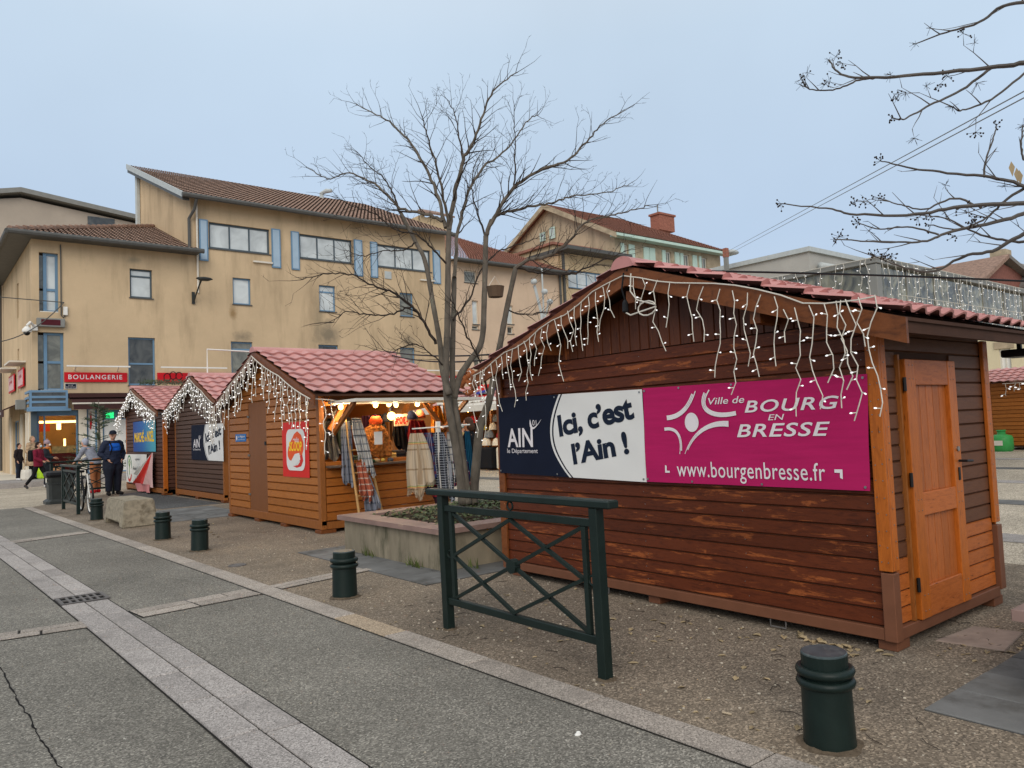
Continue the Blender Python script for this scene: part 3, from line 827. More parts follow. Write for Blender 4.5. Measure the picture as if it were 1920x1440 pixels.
for z_ in [.55 + k * .102 for k in range(15)]:
    for yy in (HY0 - .012, HY0 + .035): nl.ball((HX - .029, yy + rnd.uniform(-.004, .004), z_ + rnd.uniform(-.01, .01)), .0045, n=5, m=3)
    nl.ball((HX + .035 + rnd.uniform(-.01, .01), HY0 - .031, z_ + .03), .0045, n=5, m=3); nl.ball((HB - .03 + rnd.uniform(-.01, .01), HY0 - .029, z_ + .1), .0045, n=5, m=3)
for z_ in (.2, .3, .84, .91, 1.7, 1.79):
    for xx in (DX0 + .05, DX0 + .1, DX1 - .09, DX1 - .04): nl.ball((xx, HY0 - .046, z_), .004, n=5, m=3)
for i in range(nP):
    for yy in (2.42, 3.35, 4.3, 5.2, 6.05): nl.ball((HX - .0005, yy + rnd.uniform(-.02, .02), PZ + (i + .5) * ph), .004, n=5, m=3)
nl.build('nail_heads', K['brass'], hut)['kind'] = 'stuff'
hut_roof(hut, 4.53, 7.25, 6.27, 2.0, RY, ZE, ZR, K['sheet_red'], K['fascia'], fh=.15, lam=.19, row=.33)
# purlin ends and side eave board
MB().bar((4.56, 2.03, ZE - .055), (7.2, 2.03, ZE - .055), .03, .09).build('eave_board', K['under'], hut)
for yy, zz in ((RY, ZR - .26), (3.0, hz(3.0) - .14), (5.25, hz(5.25) - .14)):
    MB().box(4.56, 4.8, yy - .04, yy + .04, zz - .05, zz + .05).build('purlin', K['fascia'], hut)
fl = thing('floodlight', (6.95, 2.2, 1.92), 'small black floodlight under the rear eave of the large flaking hut', 'floodlight')
MB().bbox(6.85, 7.1, 2.12, 2.3, 1.88, 1.94, .01).build('housing', K['black'], fl); MB().bar((6.97, 2.2, 1.94), (6.97, 2.2, 2.03), .03, .03, (0, 1, 0)).build('bracket', K['black'], fl)

# ------------------------------------------------------------------ banners on the big hut
def wavy(a, k1, k2, ph): return lambda u, v: a * math.sin(u * k1 + v * 1.3 + ph) * math.cos(v * k2 + u * .7) + a * .35 * math.sin(u * 9 + v * 14 + ph) * math.sin(v * 3 + ph) + a * .3 * math.sin(u * 17 - v * 11) + a
def cloth_panel(mb, fr, poly_fn, nu, nv, mat_fn=None):
    """grid on the frame: poly_fn(s,t)->(u,v)"""
    b = len(mb.v)
    for j in range(nv + 1):
        for i in range(nu + 1): mb.v.append(tuple(fr.p(*poly_fn(i / nu, j / nv))))
    for j in range(nv):
        for i in range(nu):
            k = b + j * (nu + 1) + i
            mb.f.append((k, k + 1, k + nu + 2, k + nu + 1)); mb.mi.append(mat_fn((i + .5) / nu, (j + .5) / nv) if mat_fn else mb.cur)
    return mb
def ain_banner(name, x, yL, yR, corners, label, scale_txt=True, disp=None, eyelets=True):
    """navy and white 'AIN / Ici, c'est l'Ain !' banner hung on plane x; corners TL,TR,BR,BL as (y,z)"""
    fr = Frame((x, 0, 0), (0, -1, 0), (-1, 0, 0), disp)
    TL, TR, BR, BL = [(-c[0], c[1]) for c in corners]
    q = lambda s, t: tuple((TL[k] * (1 - s) + TR[k] * s) * t + (BL[k] * (1 - s) + BR[k] * s) * (1 - t) for k in (0, 1))
    t = thing(name, (x, (yL + yR) / 2, corners[2][1]), label, 'banner')
    mb = MB(); cloth_panel(mb, fr, q, 48, 20); mb.build('cloth', K['navy'], t, smooth=True)
    # white part: right of an arc
    def arc(v, o): return .405 + o + .115 * (2 * v - 1.06) ** 2 * (1.0 if v < .53 else .65)
    N_ = 20
    def region(o0, o1, mat, nm, off):
        mb = MB(); b = 0; cols = 24
        for j in range(N_ + 1):
            for i in range(cols + 1):
                v = j / N_; s0 = arc(v, o0); s1 = 1.0 if o1 is None else arc(v, o1)
                u, w = q(min(1, s0 + (s1 - s0) * i / cols), v); mb.v.append(tuple(fr.p(u, w, off)))
        for j in range(N_):
            for i in range(cols):
                k = j * (cols + 1) + i; mb.f.append((k, k + 1, k + cols + 2, k + cols + 1)); mb.mi.append(0)
        return mb.build(nm, mat, t, smooth=True)
    region(.025, None, K['banw'], 'white_field', .0025)
    region(.0, .014, K['banw'], 'white_arc', .0026)
    W_ = TR[0] - TL[0]; Hh = TL[1] - BL[1]
    def put(s, su, sv, sw, sh, mat, **k): 
        u, v = q(su, sv); return text(t, fr, s, u, v, W_ * sw, Hh * sh, mat, off=.006, **k)
    put('AIN', .075, .345, .205, .245, K['printw'], bold=.018)
    put('01', .276, .625, .032, .07, K['printw'])
    put('le Département', .07, .25, .245, .075, K['printw'])
    u0, v0 = q(.262, .53); u1, v1 = q(.345, .70)
    shape2d(t, fr, ribbon(bez((u0 - .005, v0 + .17 * Hh), (u0 - .002, v0 + .03 * Hh), (u0 + .04, v0 + .02 * Hh), (u1, v1), 8), [.004 * W_, .012 * W_, .016 * W_, .014 * W_, .011 * W_, .008 * W_, .005 * W_, .003 * W_, .001 * W_]), K['printw'], .006, 'tick')
    put('Ici, c’est', .478, .435, .485, .315, K['printn'], bold=.036, rot=math.radians(8.5), space=.95)
    put('l’Ain !', .565, .15, .355, .255, K['printn'], bold=.036, rot=math.radians(8.5), space=.95)
    if eyelets:
        for su, sv in ((.012, .97), (.012, .03), (.44, .97), (.45, .03), (.985, .97), (.985, .03)):
            p = fr.p(*q(su, sv), .004); MB().tube([p, p + V((-.004, 0, 0))], .009, 8).build('eyelet', K['brass'], t)
    return t
bx = HX - .034
ain_banner('department_banner', bx, 6.17, 4.23, [(6.165, 1.79), (4.225, 1.757), (4.235, .995), (6.19, 1.03)], 'navy and white banner beside the magenta one on the large flaking hut', disp=wavy(.006, 2.3, 3.0, .4))
# magenta town banner
fr = Frame((bx, 0, 0), (0, -1, 0), (-1, 0, 0), wavy(.006, 3.1, 2.4, 1.2))
TL, TR, BR, BL = (-4.222, 1.765), (-2.352, 1.735), (-2.38, .998), (-4.228, 1.0)
tb = thing('town_banner', (bx, 3.3, 1.0), 'magenta banner with white star emblem on the right of the large flaking hut', 'banner')
q = lambda s, t: tuple((TL[k] * (1 - s) + TR[k] * s) * t + (BL[k] * (1 - s) + BR[k] * s) * (1 - t) for k in (0, 1))
cloth_panel(MB(), fr, q, 48, 20).build('cloth', K['magenta'], tb, smooth=True)
def pxu(px, py): p = onx(px, py, bx); return (-p.y, p.z)
def zb(x, y): return pxu(900 + x / 3.31, 640 + y / 3.31)           # in the enlarged view of the banner
def line_px(s, x0, y0, x1, y1, **k):
    a = pxu(x0, y0); b = pxu(x1, y1)
    return text(tb, fr, s, min(a[0], b[0]), min(a[1], b[1]), abs(b[0] - a[0]), abs(b[1] - a[1]), K['printw'], off=.006, **k)
line_px('Ville de', 1330, 759, 1397, 742, shear=.22, bold=.006)
line_px('BOURG', 1398, 774, 1574, 741, shear=.25, bold=.014, space=1.12)
line_px('EN', 1442, 788, 1472, 776, shear=.22, bold=.004)
line_px('BRESSE', 1383, 820, 1558, 790, shear=.25, bold=.014, space=1.08)
line_px('www.bourgenbresse.fr', 1272, 902, 1548, 868, bold=.002, space=1.06)
em = MB()
def stroke(pts, ws, split=0):
    P = [zb(*p) for p in pts]; n = len(P)
    c = bez(*P, 14); w = [ws[0] + (ws[1] - ws[0]) * i / 14 for i in range(15)]
    out = []
    if not split: return ribbon(c, w)
    for b_ in range(split):
        o = (b_ - (split - 1) / 2) / split
        cc = []
        for i, (x, y) in enumerate(c):
            a = c[max(0, i - 1)]; d = c[min(14, i + 1)]; dx, dy = d[0] - a[0], d[1] - a[1]; l = math.hypot(dx, dy) or 1
            cc.append((x - dy / l * w[i] * o * 1.04, y + dx / l * w[i] * o * 1.04))
        n1 = 15 - (b_ % 2) - (1 if b_ == split - 1 else 0)
        out += ribbon(cc[:n1], [x / split * (1.02 if i < 9 else .82) for i, x in enumerate(w)][:n1])
    return out
polys = []
polys += stroke([(1165, 475), (1240, 470), (1300, 420), (1335, 305)], (.036, .034), 3)
polys += stroke([(1595, 445), (1450, 480), (1340, 430), (1420, 295)], (.03, .04), 3)
polys += stroke([(1548, 512), (1420, 500), (1330, 560), (1280, 700)], (.042, .016), 3)
polys += stroke([(1150, 545), (1230, 530), (1265, 590), (1250, 700)], (.024, .022), 3)
cc = zb(1318, 502); rr = abs(zb(1360, 502)[0] - zb(1276, 502)[0]) / 2
polys.append([(cc[0] + rr * math.cos(t * math.pi / 12), cc[1] + rr * 1.15 * math.sin(t * math.pi / 12)) for t in range(24)])
shape2d(tb, fr, polys, K['printw'], .006, 'star_emblem')
u, v = pxu(1250, 886); shape2d(tb, fr, [[(u, v), (u + .045, v), (u + .045, v + .016), (u + .016, v + .016), (u + .016, v + .055), (u, v + .06)]], K['printw'], .006, 'corner_mark')
u, v = pxu(1583, 898); shape2d(tb, fr, [[(u, v), (u, v + .062), (u - .055, v + .062), (u - .055, v + .04), (u - .018, v + .04), (u - .018, v + .008)]], K['printw'], .006, 'corner_mark')
for su, sv in ((.01, .97), (.2, .98), (.46, .98), (.985, .97), (.01, .03), (.25, .02), (.58, .02), (.985, .03)):
    p = fr.p(*q(su, sv), .003); MB().tube([p, p + V((-.004, 0, 0))], .009, 8).build('eyelet', K['brass'], tb)

# ------------------------------------------------------------------ icicle lights on the big hut
ix = 4.49
path = [V((ix, 6.22, 2.02))]
for i in range(1, 13): 
    yv = 6.22 - i * (6.22 - RY) / 12; path.append(V((ix, yv, 2.02 + (2.68 - 2.02) * i / 12 - .02 * math.sin(i * 1.7))))
for i in range(1, 9): path.append(V((ix, RY - i * (RY - 2.75) / 8, 2.68 - (2.68 - 2.28) * i / 8 - .025 * math.sin(i * math.pi / 4))))
path += [V((ix, 2.6, 2.205)), V((ix, 2.45, 2.18)), V((ix, 2.25, 2.17)), V((ix, 2.14, 2.175))]
spots = []
lens = [.2, .34, .25, .3, .5, .22, .36, .55, .34, .55, .4, .3, .42, .24, .55, .3, .36, .34, .42, .4, .42, .36, .3]
for i, L in enumerate(lens):
    f = i / (len(lens) + .6); yv = 6.18 - f * (6.18 - RY); k = (6.22 - yv) / (6.22 - RY)
    spots.append((V((ix, yv, 2.02 + .66 * k)), L))
spots.append((V((ix, 6.2, 2.02)), .62)); spots.append((V((ix, 6.05, 2.07)), .75))
for yv, L in ((4.02, .26), (3.93, .2), (3.78, .55), (3.66, .34), (3.48, .42), (3.36, .4), (3.22, .62), (3.12, .72), (3.0, .5), (2.9, .55), (2.8, .46), (2.74, .22), (2.66, .7), (2.56, .66), (2.46, .5), (2.38, .66), (2.35, .55), (2.32, .74), (2.24, .3), (2.14, .72)):
    k = min(1, max(0, (RY - yv) / (RY - 2.75))); z_ = 2.68 - .4 * k if yv > 2.75 else 2.2
    spots.append((V((ix, yv, z_ - .015)), L))
icicles('icicle_lights', 'white icicle lights hanging from the gable of the large flaking hut', path, spots, wire=.0042, bulb=.0075, group='icicle light strings', gap=.12)
# plug and loop of cable under the ridge
pl = thing('power_plug', (4.48, 4.1, 2.3), 'black plug and white cable loop hanging under the ridge of the large flaking hut', 'plug')
MB().tube([(4.49, 4.12, 2.68), (4.47, 4.13, 2.55), (4.48, 4.11, 2.46)], .007, 5).build('black_lead', K['cable'], pl)
MB().tube([(4.48, 4.11, 2.46), (4.48, 4.11, 2.44), (4.48, 4.11, 2.37), (4.48, 4.11, 2.36)], [.012, .022, .026, .018], 8).build('plug_body', K['black'], pl)
lp = [V((4.48, 4.11, 2.36)), V((4.47, 4.05, 2.33)), V((4.47, 3.97, 2.34))] + [V((4.47, 3.88 + .09 * math.cos(t), 2.36 + .055 * math.sin(t))) for t in [math.pi + k * .5 for k in range(13)]] + [V((4.475, 3.98, 2.44)), V((4.48, 4.05, 2.52)), V((4.485, 4.04, 2.66))]
MB().tube(lp, .006, 6).build('white_lead', K['wirew'], pl)

# ------------------------------------------------------------------ the three huts beyond
def gable_planks(parent, x, y0, y1, ry, ze, zr, z0, ph, mat, doors=(), t=.028):
    """horizontal planks filling a gable wall; doors = (ya,yb,zb,zt) openings"""
    f = Frame((x, 0, 0), (0, 1, 0), (-1, 0, 0))
    def lim(z):
        if z <= ze: return (y0, y1)
        k = min(1.0, (z - ze) / (zr - ze)); return (y0 + (ry - y0) * k, y1 + (ry - y1) * k)
    z = z0
    while z < zr - .05:
        z1 = min(z + ph, zr - .02); a, b = lim(z), lim(z1)
        cuts = [d for d in doors if d[2] < z + ph * .5 < d[3]]
        if cuts:
            d = cuts[0]
            board(parent, 'plank', f, (a[0], d[0]), (b[0], d[0]), z + .002, z1 - .002, t, mat, .01)
            board(parent, 'plank', f, (d[1], a[1]), (d[1], b[1]), z + .002, z1 - .002, t, mat, .01)
        else: board(parent, 'plank', f, a, b, z + .002, z1 - .002, t, mat, .01)
        z = z1

# scoop hut: honey-coloured stall open on its right side
SX, S0, S1, SRY, SZE, SZR, SB = 4.95, 10.85, 14.95, 12.9, 2.12, 2.98, 7.3
sh = thing('market_stall', (6.1, 12.9, 0), 'honey coloured wooden stall selling scarves, its side hatch propped open', 'market hut', 'wooden market huts')
gable_planks(sh, SX, S0 + .08, S1 - .07, SRY, SZE - .06, SZR - .08, .2, .128, K['honey'], doors=((12.98, 13.86, 0, 2.12),))
MB().prism([(SX + .004, S0 + .05, .15), (SX + .004, S1 - .05, .15), (SX + .004, S1 - .05, SZE - .06), (SX + .004, SRY, SZR - .1), (SX + .004, S0 + .05, SZE - .06)], (.03, 0, 0)).build('gable_lining', K['inner'], sh)
MB().bbox(SX - .022, SX - .002, 12.99, 13.85, .17, 2.11, .003).build('door', K['browndoor'], sh)
for z_ in (.45, 1.15, 1.85): MB().box(SX - .035, SX - .023, 13.8, 13.9, z_, z_ + .035).build('hinge', K['iron'], sh)
MB().box(SX - .04, SX - .023, 13.0, 13.06, 1.35, 1.41).build('latch', K['black'], sh)
for bx_ in ((SX - .035, SX + .05, S0 - .02, S0 + .08, .12, SZE - .02), (SX - .035, SX + .05, S1 - .07, S1 + .02, .12, SZE - .02), (SB - .08, SB + .02, S0 - .02, S0 + .07, .12, SZE - .04), (SB - .08, SB + .02, S1 - .07, S1 + .02, .12, SZE - .04)):
    MB().bbox(*bx_, .004).build('post', K['honeyV'], sh)
for bx_ in ((SX - .03, SX + .05, S0 - .02, S1 + .02, .06, .19), (SX + .06, SB, S0 - .015, S0 + .06, .06, .17), (SX + .06, SB, S1 - .06, S1 + .02, .06, .17)):
    MB().bbox(*bx_, .004).build('base_beam', K['honeyV'], sh)
for a, b in ((SX - .06, S0 - .05), (SX - .06, S1 - .2), (SX - .04, 13.4), (SX - .04, 12.2)):
    MB().bbox(a, a + .25, b, b + .22, .004, .055, .005).build('foot_block', K['fascia'], sh)
fsx = Frame((0, S0, 0), (1, 0, 0), (0, -1, 0))
z = .18
while z < .98:
    board(sh, 'plank', fsx, (SX + .06, SB - .08), (SX + .06, SB - .08), z + .002, z + .126, .028, K['honeyX'], .008); z += .128
z = 1.72
board(sh, 'plank', fsx, (SX + .06, SB - .08), (SX + .06, SB - .08), 1.98, 2.1, .028, K['honeyX'], .008)
MB().bbox(SX + .06, SB - .02, S0 - .18, S0 + .35, .98, 1.015, .006).build('counter', plain('counter_top', (92, 76, 66), .6, .2, 5), sh)
for yy in (S1 - .02,):
    z = .18
    fb = Frame((0, S1, 0), (1, 0, 0), (0, 1, 0))
    while z < 2.05: board(sh, 'plank', fb, (SX + .06, SB - .08), (SX + .06, SB - .08), z + .002, z + .126, .028, K['honeyX'], .008); z += .128
MB().box(SX + .06, SB - .08, S1 - .03, S1 - .004, .18, 2.08).build('inner_wall', K['inner'], sh)
MB().box(SX + .06, SB - .05, S0 + .1, S1 - .1, .1, .13).build('floor_boards', K['inner'], sh)
# back wall with an opening and braces
MB().box(SB - .03, SB, S0 + .1, S1 - .1, .15, .95).box(SB - .03, SB, 12.9, S1 - .1, .95, 2.1).build('back_wall', K['inner'], sh)
for (p_, q_) in (((SX + .2, S0 + .12, 1.55), (SX + .5, S0 + .12, 2.0)), ((SB - .1, S0 + .05, 1.5), (SB - .5, S0 + .05, 2.0)), ((SB - .05, S0 + .15, 1.5), (SB - .05, S0 + .6, 2.0)), ((SB - .05, 12.6, 1.5), (SB - .05, 12.1, 2.0))):
    MB().bar(p_, q_, .06, .07).build('brace', K['inner'], sh)
for xx in (5.95, 6.6): MB().bar((xx, S0 + .1, 2.05), (xx, S1 - .1, 2.05), .06, .1).build('tie_beam', K['inner'], sh)
MB().box(SX + .05, SB - .05, S0 + .08, S0 + .12, 2.0, 2.1).build('lintel', K['inner'], sh)
hut_roof(sh, 4.72, 7.42, 15.22, 10.52, SRY, SZE - .03, SZR, K['sheet'], K['fascia'], fh=.15, lam=.26, row=.3)
# raised hatch over the counter
MB().prism([(SX + .12, S0 - .03, 1.985), (SX + .12, S0 - .95, 1.99), (SX + .12, S0 - .95, 1.945), (SX + .12, S0 - .03, 1.945)], (SB - SX - .1, 0, 0)).build('raised_hatch', K['offwhite'], sh)
for xx in (SX + .2, SB - .15): MB().bar((xx, S0 - .02, 1.5), (xx, S0 - .75, 1.95), .05, .06).build('hatch_prop', K['honeyV'], sh)
sp = thing('sign_board', (SX - .03, 11.75, .83), 'red poster with white panel and yellow lettering on the honey coloured stall', 'sign')
frS = Frame((SX - .032, 0, 0), (0, -1, 0), (-1, 0, 0), wavy(.004, 2.2, 2.0, .3))
def qS(s, t): return (-12.26 + s * 1.06, .83 + t * .88)
cloth_panel(MB(), frS, qS, 10, 8).build('poster', K['red'], sp)
def rrect(u0, v0, u1, v1, r, n=5):
    out = []
    for cx, cy, a0 in ((u1 - r, v1 - r, 0), (u0 + r, v1 - r, 90), (u0 + r, v0 + r, 180), (u1 - r, v0 + r, 270)):
        for i in range(n + 1): a = math.radians(a0 + 90 * i / n); out.append((cx + r * math.cos(a), cy + r * math.sin(a)))
    return out
a0, b0 = qS(.17, .12); a1, b1 = qS(.86, .87)
shape2d(sp, frS, [rrect(a0, b0, a1, b1, .13)], K['banw'], .006, 'white_panel')
blob = [qS(s, t) for s, t in ((.22, .45), (.22, .38), (.28, .31), (.38, .29), (.5, .33), (.62, .4), (.76, .40), (.82, .5), (.82, .62), (.74, .76), (.6, .83), (.48, .78), (.36, .66), (.26, .54))]
shape2d(sp, frS, [blob], K['orangep'], .0075, 'emblem')
shape2d(sp, frS, [[qS(*p) for p in ((.42, .2), (.55, .17), (.72, .2), (.8, .3), (.76, .44), (.62, .34), (.68, .28), (.6, .22))]], K['red'], .0072, 'emblem_tail')
shape2d(sp, frS, [[qS(*p) for p in ((.36, .3), (.5, .42), (.66, .44), (.7, .32), (.6, .26), (.5, .2), (.44, .24))]], K['banw'], .0085, 'arrow')
u, v = qS(.44, .63); text(sp, frS, 'radio', u, v, .24, .085, K['printw'], off=.0095, bold=.01)
u, v = qS(.29, .47); text(sp, frS, 'SCOOP', u, v, .5, .155, K['yellow'], off=.0095, bold=.03)
bp = thing('small_plate', (SX - .03, 14.25, 1.42), 'small blue plate on the left end of the honey coloured stall', 'sign')
MB().bbox(SX - .036, SX - .029, 13.97, 14.53, 1.42, 1.56, .002).build('plate', plain('plate_blue', (42, 106, 168), .5, .1), bp)
frb = Frame((SX - .037, 0, 0), (0, -1, 0), (-1, 0, 0)); text(bp, frb, 'La Région', -14.38, 1.485, .36, .05, K['printw'], bold=.01); text(bp, frb, 'Auvergne-Rhône-Alpes', -14.38, 1.445, .36, .022, K['printw'])
shape2d(bp, frb, [[(-14.45 + .035 * math.cos(k * .524), 1.49 + .045 * math.sin(k * .524)) for k in range(12)]], K['printw'], .003, 'emblem')
def verge_path(x, yl, yr, ry, ze, zr, n=8, sag=.03):
    p = []
    for i in range(n + 1): p.append(V((x, yl + (ry - yl) * i / n, ze + (zr - ze) * i / n - sag * math.sin(math.pi * (i % 4) / 4))))
    for i in range(1, n + 1): p.append(V((x, ry + (yr - ry) * i / n, zr + (ze - zr) * i / n - sag * math.sin(math.pi * (i % 4) / 4))))
    return p
def rand_spots(path, n, lo, hi, seed, f0=0, f1=1):
    r = random.Random(seed); return [(along(path, f0 + (f1 - f0) * (i + r.uniform(.1, .9)) / n), r.uniform(lo, hi)) for i in range(n)]
pth = verge_path(4.66, 15.2, 10.55, SRY, SZE - .1, SZR - .1)
icicles('icicle_lights', 'white icicle lights hanging from the gable of the honey coloured stall', pth, rand_spots(pth, 26, .2, .7, 5, 0, .5) + rand_spots(pth, 20, .25, .8, 8, .5, 1), wire=.007, bulb=.0125, group='icicle light strings', seed=6, gap=.12)
pth2 = [V((4.75, 10.56, 2.02)), V((5.0, 10.55, 2.0)), V((5.15, 10.62, 1.98))]
icicles('icicle_lights', 'short white icicle lights at the hatch corner of the honey coloured stall', pth2, [(V((4.85, 10.55, 2.0)), .8), (V((5.0, 10.56, 2.0)), .55)], out=V((0, -1, 0)), wire=.007, bulb=.0125, group='icicle light strings', seed=9, gap=.12)

def closed_hut(label, x, y0, y1, ry, ze, zr, xb, mat, seed, mpost, ph=.112, sheetm='sheet'):
    t = thing('market_hut', ((x + xb) / 2, (y0 + y1) / 2, 0), label, 'market hut', 'wooden market huts')
    gable_planks(t, x, y0 + .08, y1 - .08, ry, ze - .06, zr - .08, .2, ph, mat)
    MB().prism([(x + .003, y0 + .06, .15), (x + .003, y1 - .06, .15), (x + .003, y1 - .06, ze - .07), (x + .003, ry, zr - .1), (x + .003, y0 + .06, ze - .07)], (xb - x - .01, 0, 0)).build('core', K['under'], t)  # solid core added behind the planks to block light
    f = Frame((0, y0 + .06, 0), (1, 0, 0), (0, -1, 0)); z = .2
    while z < ze - .1: board(t, 'plank', f, (x + .09, xb), (x + .09, xb), z + .002, z + ph, .028, mat, .01); z += ph
    for (a, b) in ((y0 - .0, y0 + .08), (y1 - .08, y1)): 
        MB().bbox(x - .03, x + .08, a, b, .12, ze - .04, .004).build('post', K[mpost], t)
    MB().bbox(x - .035, x + .06, y0, y1, .06, .19, .004).build('base_beam', K['honeyV'], t)
    for yy in (y0 + .02, (y0 + y1) / 2, y1 - .25): MB().bbox(x - .04, x + .2, yy, yy + .22, .012, .056, .004).build('foot_block', K['fascia'], t)
    hut_roof(t, x - .22, xb + .1, y1 + .22, y0 - .22, ry, ze - .03, zr, K[sheetm], K['fascia'], fh=.13, lam=.26, row=.34)
    p = verge_path(x - .27, y1 + .2, y0 - .2, ry, ze - .1, zr - .08)
    return t, p
h2, p2 = closed_hut('dark brown hut with navy and white banner, directly left of the honey stall', 5.82, 17.95, 21.95, 19.7, 2.36, 3.1, 8.4, K['umber'], 4, 'honeyV')
icicles('icicle_lights', 'dense white icicle lights on the gable of the dark hut with the navy banner', p2, rand_spots(p2, 56, .2, .7, 15), wire=.006, bulb=.017, group='icicle light strings', seed=12, gap=.13)
h1, p1 = closed_hut('farthest reddish dark hut with blue market sign and torn white sign', 5.6, 22.25, 26.7, 24.9, 2.33, 3.12, 8.2, K['umber2'], 5, 'orangeV')
icicles('icicle_lights', 'dense white icicle lights on the gable of the farthest dark hut', p1, rand_spots(p1, 64, .18, .55, 25), wire=.006, bulb=.019, group='icicle light strings', seed=17, gap=.13)
c2 = [onx(360, 797, 5.77), onx(425, 795, 5.77), onx(425, 866, 5.77), onx(360, 862, 5.77)]
ain_banner('department_banner', 5.77, 20.3, 17.9, [(20.35, 1.86), (17.86, 1.84), (17.86, .97), (20.35, .99)], 'navy and white banner on the second dark hut, half hidden by the honey stall', disp=wavy(.005, 1.6, 2.2, .4), eyelets=False)
# blue Christmas-market sign
ms = thing('market_sign', (5.55, 24.5, 1.2), 'blue board with yellow lettering on the farthest dark hut', 'sign')
fm = Frame((5.55, 0, 0), (0, -1, 0), (-1, 0, 0))
mm = Mat('blue_gradient_print'); s_ = mm.n.new('ShaderNodeSeparateXYZ'); mm.l.new(mm.co(), s_.inputs[0])
mm.color(mm.ramp(mm.step(s_.outputs['Y'], 1.3, -1.3), [(0, lin((24, 52, 132))), (.55, lin((32, 96, 162))), (1, lin((78, 160, 178)))])); mm.rough(.5)
y_l, y_r = 25.55, 22.95
MB().bbox(5.535, 5.55, y_r, y_l, 1.2, 2.1, .003).build('board', mm.m, ms)
fm = Frame((5.534, 0, 0), (0, -1, 0), (-1, 0, 0))
text(ms, fm, 'MARCHÉ', -y_l + .18, 1.48, 1.15, .36, K['yellow'], bold=.03)
text(ms, fm, 'de', -y_l + 1.42, 1.5, .24, .17, K['yellow'], bold=.02)
text(ms, fm, 'NOËL', -y_l + 1.72, 1.48, .76, .38, K['yellow'], bold=.03)
shape2d(ms, fm, [[(-23.55, 1.95), (-23.5, 1.98), (-23.45, 1.95), (-23.5, 1.85)]], K['printw'], .004, 'star')
# white association sign and the torn flag over it
an = thing('association_sign', (5.55, 25.3, .2), 'white sign with a ring emblem low on the farthest dark hut', 'sign')
MB().bbox(5.535, 5.55, 24.0, 26.55, .25, 1.12, .003).build('board', K['white'], an)
fa = Frame((5.534, 0, 0), (0, -1, 0), (-1, 0, 0))
C0 = (-26.1, .69)
ring = [(C0[0] + .3 * math.cos(k * math.pi / 12), C0[1] + .38 * math.sin(k * math.pi / 12)) for k in range(25)]
shape2d(an, fa, ribbon(ring[:10], .05), plain('ring_green', (60, 130, 90), .6), .004, 'ring'); shape2d(an, fa, ribbon(ring[9:17], .06), plain('ring_grey', (120, 140, 150), .6), .004, 'ring'); shape2d(an, fa, ribbon(ring[16:23], .09), K['red'], .004, 'ring')
shape2d(an, fa, ribbon([(C0[0], C0[1] - .2), (C0[0], C0[1] + .05), (C0[0] - .12, C0[1] + .2)], .05) + ribbon([(C0[0], C0[1] + .05), (C0[0] + .12, C0[1] + .2)], .05) + [[(C0[0] + .06 * math.cos(k * .524), C0[1] + .24 + .06 * math.sin(k * .524)) for k in range(12)]], plain('figure_green', (110, 160, 60), .6), .005, 'figure')
text(an, fa, 'Anim’à Bourg', -25.65, .6, 1.35, .16, K['printn'])
text(an, fa, 'organisation', -25.35, .92, .6, .09, K['printn'])
flag = thing('torn_flag', (5.5, 23.6, .1), 'red and white flag hanging by one corner in front of the white sign', 'flag')
def flagmb(pts, mat, nm):
    mb = MB(); fr_ = Frame((5.48, 0, 0), (0, -1, 0), (-1, 0, 0))
    n = 8
    A, B, C_, D_ = pts
    b = 0
    for j in range(n + 1):
        for i in range(n + 1):
            s, t = i / n, j / n
            u = (A[0] * (1 - s) + B[0] * s) * (1 - t) + (D_[0] * (1 - s) + C_[0] * s) * t; v = (A[1] * (1 - s) + B[1] * s) * (1 - t) + (D_[1] * (1 - s) + C_[1] * s) * t
            mb.v.append(tuple(fr_.p(u, v, .05 * math.sin(s * 7 + t * 2) * t)))
    for j in range(n):
        for i in range(n): k = j * (n + 1) + i; mb.f.append((k, k + 1, k + n + 2, k + n + 1)); mb.mi.append(0)
    return mb.build(nm, mat, flag, smooth=True)
flagmb([(-23.15, 1.16), (-23.12, 1.16), (-23.9, .28), (-25.3, .25)], K['red'], 'red_field')
flagmb([(-23.12, 1.17), (-23.0, 1.17), (-22.95, .2), (-24.0, .27)], plain('flag_pale', (206, 168, 164), .8, .1), 'pale_field')
flagmb([(-25.25, .27), (-23.4, .27), (-23.3, .05), (-24.6, -.02 + .06)], plain('flag_pink', (200, 130, 130), .8, .1), 'lower_field')
flagmb([(-23.16, 1.15), (-23.15, 1.15), (-25.05, .32), (-25.1, .55)], K['white'], 'white_edge')

